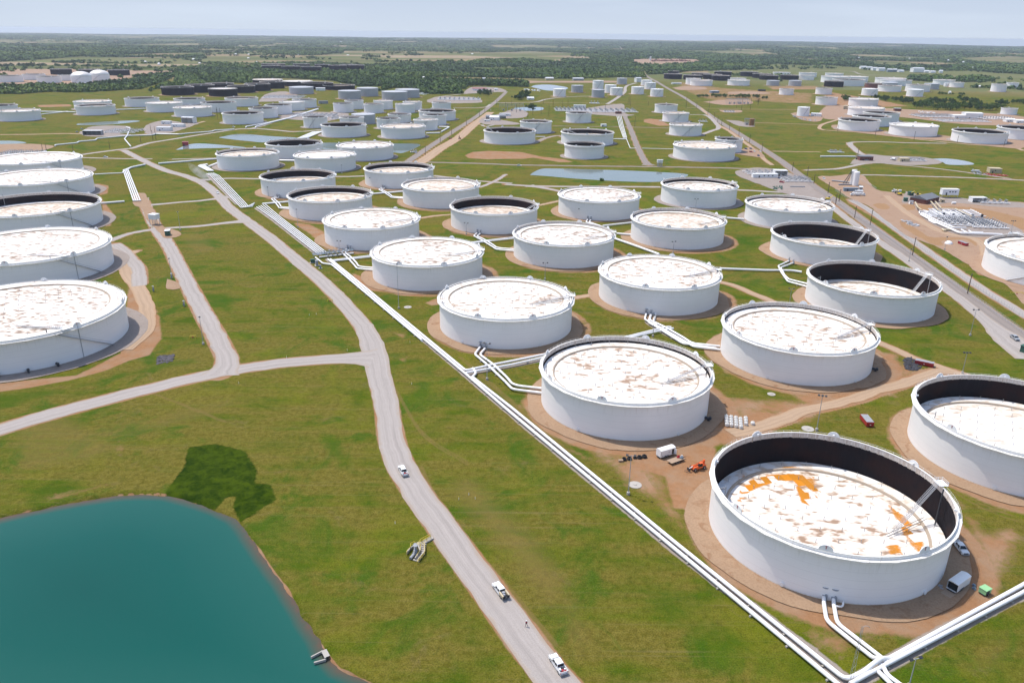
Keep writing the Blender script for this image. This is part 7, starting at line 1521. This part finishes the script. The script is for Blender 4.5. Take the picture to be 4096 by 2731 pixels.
# white rounded drums, heaps, debris
w = survey('Q', 895, 1085); o = MB().lathe([(2.6, 0), (2.4, .8), (1.6, 1.7), (.6, 2.1), (.01, 2.2)], 16).build('covered_heap', m_white, None, True, (*w, 0)); tag(o, 'white sheeted heap on pale ground in the pump yard', 'heap')
w = survey('Q', 985, 355); o = MB().cyl((-1.5, 0, 1.1), 1.0, 3.2, 14, axis='X').box((-.8, 0, .1), (.3, 1.6, .2)).box((1, 0, .1), (.3, 1.6, .2)).build('drum', m_white, None, True, (*w, 0)); tag(o, 'small white drum tank right of the control building', 'drum')
def debris(cr, poly, label, mat, n=60, hmax=.6, s=1.4):
    P = pts(cr, poly); xs = [p[0] for p in P]; ys = [p[1] for p in P]; mb = MB(); ox, oy = sum(xs)/len(xs), sum(ys)/len(ys); c = 0
    while c < n:
        x_, y_ = random.uniform(min(xs), max(xs)), random.uniform(min(ys), max(ys)); c += 1
        if inpoly(np.array([x_]), np.array([y_]), P)[0]: mb.box((x_-ox, y_-oy, random.uniform(.05, hmax*.5)), (random.uniform(.4, s), random.uniform(.3, s), random.uniform(.1, hmax)), rz=random.uniform(0, 3), rx=random.uniform(-.3, .3), ry=random.uniform(-.3, .3), taper=random.uniform(.3, 1))
    o = mb.build('debris_pile', mat, None, False, (ox, oy, .02)); tag(o, label, 'debris')
debris('m', [(1215, 640), (1290, 620), (1380, 700), (1330, 745), (1240, 735), (1210, 690)], 'black debris heap beside the long red skip', simple('debris_dark', (.05, .05, .06), .9, var=.8, scale=3), 420, .35, 1.6)
debris('j', [(1410, 615), (1560, 600), (1545, 660), (1410, 690)], 'dark flattened tarpaulin heap in the grass below the large left tank', simple('debris_grey', (.10, .09, .10), .9, var=.7, scale=2), 260, .25, 1.6)
debris('i', [(1900, 320), (2100, 330), (2180, 350), (2000, 345)], 'low red scrap pile before the tan box building', m_redcar, 120, .7, 2.); debris('i', [(1830, 300), (1960, 320), (1940, 340), (1850, 330)], 'dark scrap pile beside the white truck in the right meadow', m_greyp, 90, .9, 2.)
debris('i', [(40, 440), (130, 435), (135, 470), (50, 470)], 'dark green scrap in the gravel yard beside the highway', m_green, 60, 1., 2.); debris('Q', [(20, 650), (200, 670), (340, 740), (330, 790), (180, 750), (40, 690)], 'grey steel offcuts lying in the pump yard near the highway', m_steel, 80, .9, 2.2)
debris('d', [(2010, 1020), (2080, 1060), (2230, 1080), (2338, 1090), (2200, 1100), (2040, 1060)], 'mixed junk along the yard beside the single small white tank', m_greyp, 160, 2., 4.); debris('e', [(1130, 985), (1330, 1000), (1330, 1020), (1130, 1000)], 'light junk behind the crowded pump station at right', m_white, 60, 2., 4.)
debris('b', [(1850, 490), (2180, 500), (2160, 520), (1860, 515)], 'reddish junk right of the far black tank group', m_tan, 160, 3., 12.); debris('d', [(400, 405), (860, 405), (860, 418), (420, 420)], 'reddish far works spread beside the lone white tower', m_brick, 160, 6., 20.)
debris('Z', [(590, 1240), (690, 1280), (680, 1340), (600, 1310)], 'small jumble of tools before the ramp of the shaded trailer', m_greyp, 30, .5, .6); debris('Z', [(1290, 1240), (1380, 1250), (1370, 1350), (1290, 1340)], 'small grey cans standing right of the shaded trailer', m_bluegrey, 16, .8, .5)
debris('c', [(1290, 730), (1500, 745), (1480, 760), (1300, 750)], 'pale boxes spread along the road below the far pond', m_white, 50, 3., 6.); debris('c', [(110, 775), (220, 775), (220, 800), (110, 795)], 'pale equipment right of the far grey tank', m_white, 30, 3., 4.)
# fences beside the highway
def fence(cr, lst, label, h=2.2):
    P = pz(cr, lst, 0.); Q_ = smooth_line([p[:2] for p in P], 3.0); ox, oy = Q_[0]; t = empty('fence', (ox, oy, 0), 0, label, 'fence'); mb = MB()
    for q in Q_: mb.cyl((q[0]-ox, q[1]-oy, 0), .05, h, 5)
    mb.build('posts', m_steel, t)['kind'] = 'stuff'
    mb = MB(); [mb.tube([(q[0]-ox, q[1]-oy, z) for q in Q_], .035, 3) for z in (.5, 1.1, 1.7, 2.2)]; mb.build('wires', m_steel, t)
fence('i', [(600, 480), (700, 545), (800, 590)], 'wire fence at the yard entrance beside the highway'); fence('i', [(795, 590), (900, 660), (1100, 805), (1300, 945), (1600, 1160), (1900, 1370), (2200, 1560), (2300, 1620)], 'long wire fence between the highway and its right shoulder road'); fence('i', [(620, 590), (760, 690), (1000, 850), (1300, 1060), (1600, 1270), (1900, 1480), (2294, 1760)], 'long wire fence between the highway and its left shoulder road')
fence('i', [(815, 380), (900, 425), (970, 470)], 'wire fence right of the twin silos')
frame_('m', 2230, 60, 'yellow guard rails at the right edge beside the shoulder road', 7)

# ================================================================== TREES
m_leaf = leaf_material('leaf_green', (.040, .085, .016), (.100, .160, .034)); m_leafd = leaf_material('leaf_dark', (.026, .058, .018), (.062, .105, .030)); m_leafl = leaf_material('leaf_light', (.075, .125, .022), (.16, .21, .045)); m_bark = simple('bark', (.09, .07, .055), .95)
def crown_mesh(seed, n, mat, rx=4.2, rz=4.0, leaf=1.0, name='crown'):
    r = np.random.default_rng(seed); lobes = [(r.normal(0, .45, 3)*np.array([rx, rx, rz*.6]), r.uniform(.35, .62)) for _ in range(9)]; vs = []; fs = []
    for k in range(n):
        c, s = lobes[r.integers(len(lobes))]; d = r.normal(0, 1, 3); d /= np.linalg.norm(d)+1e-9; rad = r.uniform(.6, 1.05)
        p = c+d*np.array([rx, rx, rz])*s*rad; p[2] = max(p[2], -rz*.75)
        nrm = d*.6+r.normal(0, .6, 3); nrm /= np.linalg.norm(nrm)+1e-9; a = np.cross(nrm, [0, 0, 1.]); a /= np.linalg.norm(a)+1e-9; b = np.cross(nrm, a); q = leaf*r.uniform(.5, 1.1)
        i = len(vs); vs += [tuple(p+a*q+b*q*.2), tuple(p+b*q*.9), tuple(p-a*q*.9-b*q*.1), tuple(p-b*q*.8)]; fs.append((i, i+1, i+2, i+3))
    me = bpy.data.meshes.new(name); me.from_pydata(vs, [], fs); me.materials.append(mat); return me
CROWNS = [crown_mesh(k, 420, [m_leaf, m_leafd, m_leafl, m_leafd, m_leaf][k], 4.2, 3.8, .8) for k in range(5)]
def trunk_mesh():
    mb = MB(); mb.tube([(0, 0, 0), (.1, 0, 1.5), (0, .1, 3.2), (.1, 0, 5.2)], .28, 7)
    for k in range(6): a = 2*PI*k/6; mb.tube([(0, 0, 2.2+k*.25), (1.2*math.cos(a), 1.2*math.sin(a), 3.6+k*.3), (2.5*math.cos(a+.2), 2.5*math.sin(a+.2), 5.0+k*.3)], .11, 5)
    return mb.mesh('trunk', m_bark)
TR = trunk_mesh()
def tree(x_, y_, s, ci, label, group, dens=1):
    t = empty('tree', (x_, y_, -.05), random.uniform(0, 6), label, 'tree', group); t.scale = (s, s, s*random.uniform(.85, 1.15))
    put('trunk', TR, t); put('crown', CROWNS[ci], t, (0, 0, 5.0)); return t
def clump(cr, poly, n, s, cis, label, group):
    P = pts(cr, poly); xs = [p[0] for p in P]; ys = [p[1] for p in P]; done = []; tr = 0
    while len(done) < n and tr < 4000:
        tr += 1; x_, y_ = random.uniform(min(xs), max(xs)), random.uniform(min(ys), max(ys))
        if inpoly(np.array([x_]), np.array([y_]), P)[0] and all(math.hypot(x_-a, y_-b) > 5.0*s for a, b in done): done.append((x_, y_)); tree(x_, y_, s*random.uniform(.8, 1.2), random.choice(cis), label, group)
clump('c', [(745, 790), (800, 760), (860, 750), (935, 785), (900, 810), (830, 820)], 15, 1.0, [0, 1, 3], 'dark tree in the round clump before the red-roofed house', 'round clump before the red-roofed house')
clump('c', [(1172, 850), (1240, 810), (1330, 790), (1370, 815), (1340, 850), (1250, 858)], 16, 1.25, [1, 3, 0], 'dark tall tree in the clump left of the tent-roofed shed', 'clump left of the tent-roofed shed')
for x_, y_, s in ((1370, 968, 1.3), (1392, 966, 1.1), (1405, 978, .7)): w = survey('c', x_, y_); tree(*w, s, 3, 'lone dark tree of three standing beside the small substation pond', 'three trees by the substation pond')
clump('d', [(930, 822), (1060, 826), (1070, 832), (940, 830)], 9, .75, [2, 4], 'yellow-green bush in the left part of the shrub row', 'yellow-green part of the shrub row')
clump('d', [(1095, 830), (1300, 832), (1500, 838), (1640, 842), (1640, 830), (1300, 820), (1100, 820)], 30, .9, [0, 2, 4, 0], 'green tree in the long shrub row right of the highway', 'long shrub row right of the highway')
clump('d', [(1670, 850), (1735, 850), (1730, 842), (1680, 842)], 4, .8, [0, 1], 'small tree just right of the long shrub row', 'trees right of the shrub row')
w = survey('d', 1630, 912); t = empty('bare_tree', (*w, 0), 0, 'leafless brown tree standing alone below the shrub row', 'tree'); put('trunk', TR, t).scale = (1.8, 1.8, 2.0); o = put('crown', crown_mesh(77, 160, m_bark, 4.5, 4, .35), t, (0, 0, 8)); o.scale = (1.3, 1.3, 1.2)
clump('e', [(232, 868), (340, 868), (335, 850), (240, 850)], 8, 1.1, [0, 4], 'green tree between two right-hand tanks', 'trees between two right-hand tanks')
clump('e', [(560, 840), (900, 860), (1060, 880), (1090, 905), (980, 915), (940, 880), (690, 872)], 22, 1.15, [0, 1, 3], 'dark green tree in the ragged line behind the right-hand tanks', 'ragged line behind the right-hand tanks')
clump('e', [(1080, 930), (1200, 900), (1500, 915), (1680, 935), (2100, 955), (2100, 985), (1700, 980), (1300, 975), (1100, 955)], 60, 1.4, [0, 4, 2, 1], 'broad green tree in the belt before the far right works', 'belt before the far right works')
clump('e', [(1240, 870), (1420, 880), (1550, 900), (1420, 905), (1250, 890)], 12, 1.3, [3, 1], 'dark tree behind the right-hand belt', 'dark trees behind the right-hand belt'); clump('e', [(1600, 860), (1800, 880), (1810, 910), (1620, 900)], 12, 1.2, [0, 4, 1], 'tree in the loose group left of the farthest right belt', 'loose group right'); clump('e', [(2050, 925), (2140, 925), (2130, 905), (2060, 905)], 6, 1.2, [3, 0], 'tree in the small group near the right edge', 'small group near the right edge'); clump('e', [(2200, 900), (2400, 910), (2400, 880), (2210, 885)], 10, 1.2, [0, 4], 'tree in the row cut by the right edge', 'row cut by the right edge'); clump('e', [(1360, 800), (1640, 810), (1640, 795), (1370, 790)], 12, .8, [0, 4], 'small tree left of the white patch in the right meadow', 'small trees in the right meadow')
clump('c', [(660, 715), (900, 700), (1100, 705), (1340, 720), (1340, 700), (1000, 680), (660, 690)], 34, 1.25, [1, 3, 0], 'dark tree in the front line of the central woods', 'front line of the central woods')
w = survey('h', 805, 388); t = empty('shrub', (*w, -.2), 0, 'round green bush on the near bank of the long pond', 'shrub'); o = put('crown', crown_mesh(5, 260, m_leaf, 2.6, 1.8, .5), t, (0, 0, 1.4)); put('stem', MB().cyl((0, 0, 0), .15, 1.2, 6).mesh('stem', m_bark), t)
clump('a', [(20, 495), (110, 495), (100, 480), (30, 480)], 4, 1.5, [1, 3], 'dark tree at the left edge of the far brown yard', 'left edge of the far brown yard'); clump('a', [(260, 488), (380, 488), (370, 470), (270, 470)], 8, 1.4, [0, 3], 'tree in the second group along the far brown yard', 'second group along the far brown yard')
# ---- woodland: far-off woods that read as one mass
def woodland():
    r = np.random.default_rng(5); V = []; F = []; nv = 0
    def template(n, seed):
        q = np.random.default_rng(seed); out = []
        for k in range(n):
            d = q.normal(0, 1, 3); d[2] = abs(d[2])*.9; d /= np.linalg.norm(d); p = d*np.array([.55, .55, .62])*q.uniform(.7, 1.05)+np.array([0, 0, .25])
            nm = d+q.normal(0, .35, 3); nm /= np.linalg.norm(nm); a = np.cross(nm, [0.1, 0, 1.]); a /= np.linalg.norm(a); b = np.cross(nm, a); s = q.uniform(.22, .36)
            out.append([p+a*s, p+b*s, p-a*s, p-b*s])
        return np.array(out)                                 # n,4,3
    T1 = [template(22, k) for k in range(4)]; T2 = [template(11, k+9) for k in range(4)]
    rad = 1700.; near_l, far_l = [], []
    while rad < 19500:
        s = max(8.5, rad*.0036); n = int(rad*1.56/s); th = (np.arange(n)+r.random(n))/n*1.56-.78; rr_ = rad+r.random(n)*s*1.7; x_ = rr_*np.sin(th); y_ = rr_*np.cos(th)
        m = r.random(n) < wood_density(x_, y_); zz = relief(x_, y_)
        (near_l if rad < 3800 else far_l).append(np.stack([x_[m], y_[m], zz[m], np.full(m.sum(), s)], 1)); rad += s*1.7
    Vn, idx, mats = [], 0, []
    for lst, TT in ((near_l, T1), (far_l, T2)):
        P_ = np.concatenate(lst); ty = r.integers(0, 4, len(P_)); hues = vnoise(P_[:, 0], P_[:, 1], 260, 2)+r.random(len(P_))*.35
        for k in range(4):
            Q_ = P_[ty == k]; hu = hues[ty == k]; rot = r.random(len(Q_))*6.28; sc = Q_[:, 3]*r.uniform(.75, 1.45, len(Q_)); hz_ = np.minimum(r.uniform(7, 12, len(Q_))*(1+.25*(Q_[:, 1] > 3800)), 99); T = TT[k].reshape(-1, 3); c_, s_ = np.cos(rot), np.sin(rot)
            X_ = (T[None, :, 0]*c_[:, None]-T[None, :, 1]*s_[:, None])*sc[:, None]+Q_[:, 0][:, None]; Y_ = (T[None, :, 0]*s_[:, None]+T[None, :, 1]*c_[:, None])*sc[:, None]+Q_[:, 1][:, None]; Z_ = T[None, :, 2]*hz_[:, None]+Q_[:, 2][:, None]
            Vn.append(np.stack([X_, Y_, Z_], -1).reshape(-1, 3)); mats.append(np.repeat(np.where(hu > .88, 2, np.where(hu > .62, 0, 1)), T.shape[0]//4))
    Vn = np.concatenate(Vn).astype(np.float32); mats = np.concatenate(mats).astype(np.int32); nf = len(Vn)//4
    me = bpy.data.meshes.new('woodland'); me.vertices.add(len(Vn)); me.vertices.foreach_set('co', Vn.ravel()); me.loops.add(nf*4); me.loops.foreach_set('vertex_index', np.arange(nf*4, dtype=np.int32)); me.polygons.add(nf); me.polygons.foreach_set('loop_start', np.arange(nf, dtype=np.int32)*4)
    for m in (m_leaf, m_leafd, m_leafl): me.materials.append(m)
    me.polygons.foreach_set('material_index', mats); me.update(calc_edges=True); print('woodland quads', nf)
    o = put('woodland', me); tag(o, 'dark woods covering the far country', 'woodland', kind='stuff')
woodland()
# ================================================================== LABELS OF LOOK-ALIKES
bpy.context.view_layer.update()
_by = {}
for o in scene.objects:
    if o.parent is None and o.get('label') and o.get('group'): _by.setdefault(o['label'], []).append(o)
for lb, os_ in _by.items():
    if 1 < len(os_) <= 30 and 'bulk bag' not in lb:
        os_.sort(key=lambda o: to_px(o.location.x, o.location.y)[0])
        for k, o in enumerate(os_): o['label'] = '%s, %s from the left' % (lb, ORD[k+1])
# ================================================================== LIGHT, AIR, RENDER
def sky_and_sun():
    w = bpy.data.worlds.new('World'); scene.world = w; w.use_nodes = True; n = w.node_tree.nodes; l = w.node_tree.links; n.clear()
    sd = Vector((-5.8, 3.95, 14.63)).normalized(); el = math.asin(sd.z); az = math.atan2(sd.x, sd.y)
    sk = n.new('ShaderNodeTexSky'); sk.sky_type = 'NISHITA'; sk.sun_disc = False; sk.sun_elevation = el; sk.sun_rotation = az
    sk.air_density = SKY_AIR; sk.dust_density = SKY_DUST; sk.ozone_density = .6; sk.altitude = 200
    # hazy band of pale air round the horizon under the clear sky
    tc = n.new('ShaderNodeTexCoord'); sx = n.new('ShaderNodeSeparateXYZ'); mr = n.new('ShaderNodeMapRange'); mr.interpolation_type = 'SMOOTHSTEP'
    mr.inputs[1].default_value = .03; mr.inputs[2].default_value = .40; l.new(tc.outputs['Generated'], sx.inputs[0]); l.new(sx.outputs[2], mr.inputs[0])
    g2 = n.new('ShaderNodeValToRGB'); e = g2.color_ramp.elements; e[0].position = 0.; e[0].color = (*HOR, 1); e[1].position = .09; e[1].color = (*HOR2, 1); l.new(sx.outputs[2], g2.inputs[0])
    no = n.new('ShaderNodeTexNoise'); no.inputs['Scale'].default_value = 3.0; no.inputs['Detail'].default_value = 6; mp = n.new('ShaderNodeMapping'); mp.inputs['Scale'].default_value = (1, 1, 9); l.new(tc.outputs['Generated'], mp.inputs[0]); l.new(mp.outputs[0], no.inputs['Vector'])
    cr_ = n.new('ShaderNodeValToRGB'); cr_.color_ramp.elements[0].position = .5; cr_.color_ramp.elements[0].color = (0, 0, 0, 1); cr_.color_ramp.elements[1].position = .72; cr_.color_ramp.elements[1].color = (.5, .5, .5, 1); l.new(no.outputs[0], cr_.inputs[0])
    cm = n.new('ShaderNodeMix'); cm.data_type = 'RGBA'; l.new(cr_.outputs[0], cm.inputs[0]); l.new(g2.outputs[0], cm.inputs[6]); cm.inputs[7].default_value = tuple(v*1.12 for v in HOR)+(1,)
    dv = n.new('ShaderNodeVectorMath'); dv.operation = 'SCALE'; dv.inputs[3].default_value = 1/SKY; l.new(cm.outputs[2], dv.inputs[0])
    mx = n.new('ShaderNodeMix'); mx.data_type = 'RGBA'; l.new(mr.outputs[0], mx.inputs[0]); l.new(dv.outputs[0], mx.inputs[6]); l.new(sk.outputs[0], mx.inputs[7])
    bg = n.new('ShaderNodeBackground'); bg.inputs[1].default_value = SKY; out = n.new('ShaderNodeOutputWorld')
    l.new(mx.outputs[2], bg.inputs[0]); l.new(bg.outputs[0], out.inputs[0])
    ld = bpy.data.lights.new('sun', 'SUN'); ld.energy = SUN; ld.angle = R(.6); ld.color = (1, .94, .86); o = bpy.data.objects.new('sun', ld); COL.objects.link(o)
    o.rotation_euler = sd.to_track_quat('Z', 'Y').to_euler(); o.location = (0, 0, 400)
SKY, SUN, SKY_AIR, SKY_DUST, HAZE = .15, 2.7, 1.0, 1.6, 4.2e-5
EXPO = .62
HOR = (.42, .475, .555); HOR2 = (.315, .385, .51)
sky_and_sun()
if HAZE:
    mb = MB().box((0, 6000, 45), (52000, 40000, 180))
    mt = bpy.data.materials.new('haze'); mt.use_nodes = True; n = mt.node_tree.nodes; n.clear(); o_ = n.new('ShaderNodeOutputMaterial'); v = n.new('ShaderNodeVolumePrincipled')
    v.inputs['Color'].default_value = (.79, .86, .96, 1); v.inputs['Density'].default_value = HAZE; v.inputs['Anisotropy'].default_value = .3
    mt.node_tree.links.new(v.outputs[0], o_.inputs['Volume']); hz = mb.build('haze', mt); tag(hz, kind='stuff')
a_ = survey('f', 1690, 270); b_ = survey('f', 1935, 480); mb = MB(); n_ = 16; L_ = math.dist(a_, b_); vs = []
prof = [(-.5+k/10, (.35+.65*(1-k/10))*math.sin(PI*min(max(k/10, .04), .96))) for k in range(11)]
for u_, r_ in prof: vs += [(u_*L_, r_*8*math.cos(2*PI*i/n_), 4.6+r_*4.4*math.sin(2*PI*i/n_)) for i in range(n_)]
mb.add(vs, [(k*n_+i, k*n_+(i+1) % n_, (k+1)*n_+(i+1) % n_, (k+1)*n_+i) for k in range(10) for i in range(n_)]+[tuple(range(n_)), tuple(range(11*n_-1, 10*n_-1, -1))])
mt = bpy.data.materials.new('dust'); mt.use_nodes = True; n = mt.node_tree.nodes; n.clear(); o_ = n.new('ShaderNodeOutputMaterial'); v = n.new('ShaderNodeVolumePrincipled'); v.inputs['Color'].default_value = (.95, .92, .88, 1); tc = n.new('ShaderNodeTexCoord'); mp = n.new('ShaderNodeMapping'); mp.inputs['Scale'].default_value = (1.9/L_, .125, .22); mp.inputs['Location'].default_value = (0, 0, -1.0); ln = n.new('ShaderNodeVectorMath'); ln.operation = 'LENGTH'; no = n.new('ShaderNodeTexNoise'); no.inputs['Scale'].default_value = .14; no.inputs['Detail'].default_value = 4
m1 = n.new('ShaderNodeMath'); m1.operation = 'SUBTRACT'; m1.use_clamp = True; m1.inputs[0].default_value = 1.; m2 = n.new('ShaderNodeMath'); m2.operation = 'SUBTRACT'; m2.use_clamp = True; m2.inputs[1].default_value = .38; m3 = n.new('ShaderNodeMath'); m3.operation = 'MULTIPLY'; m4 = n.new('ShaderNodeMath'); m4.operation = 'MULTIPLY'; m4.inputs[1].default_value = .30; lk = mt.node_tree.links.new
lk(tc.outputs['Object'], mp.inputs[0]); lk(mp.outputs[0], ln.inputs[0]); lk(ln.outputs['Value'], m1.inputs[1]); lk(tc.outputs['Object'], no.inputs['Vector']); lk(no.outputs[0], m2.inputs[0]); lk(m1.outputs[0], m3.inputs[0]); lk(m2.outputs[0], m3.inputs[1]); lk(m3.outputs[0], m4.inputs[0]); lk(m4.outputs[0], v.inputs['Density']); lk(v.outputs[0], o_.inputs['Volume'])
tag(mb.build('dust', mt, None, False, ((a_[0]+b_[0])/2, (a_[1]+b_[1])/2, .3), math.atan2(b_[1]-a_[1], b_[0]-a_[0])), 'faint dust cloud trailing the car on the road bend', 'dust', kind='stuff')
scene.view_settings.view_transform = 'Standard'; scene.view_settings.look = 'None'; scene.view_settings.exposure = EXPO; scene.view_settings.gamma = 1
scene.render.engine = 'CYCLES'
scene.cycles.max_bounces = 6; scene.cycles.volume_bounces = 0; scene.cycles.diffuse_bounces = 3
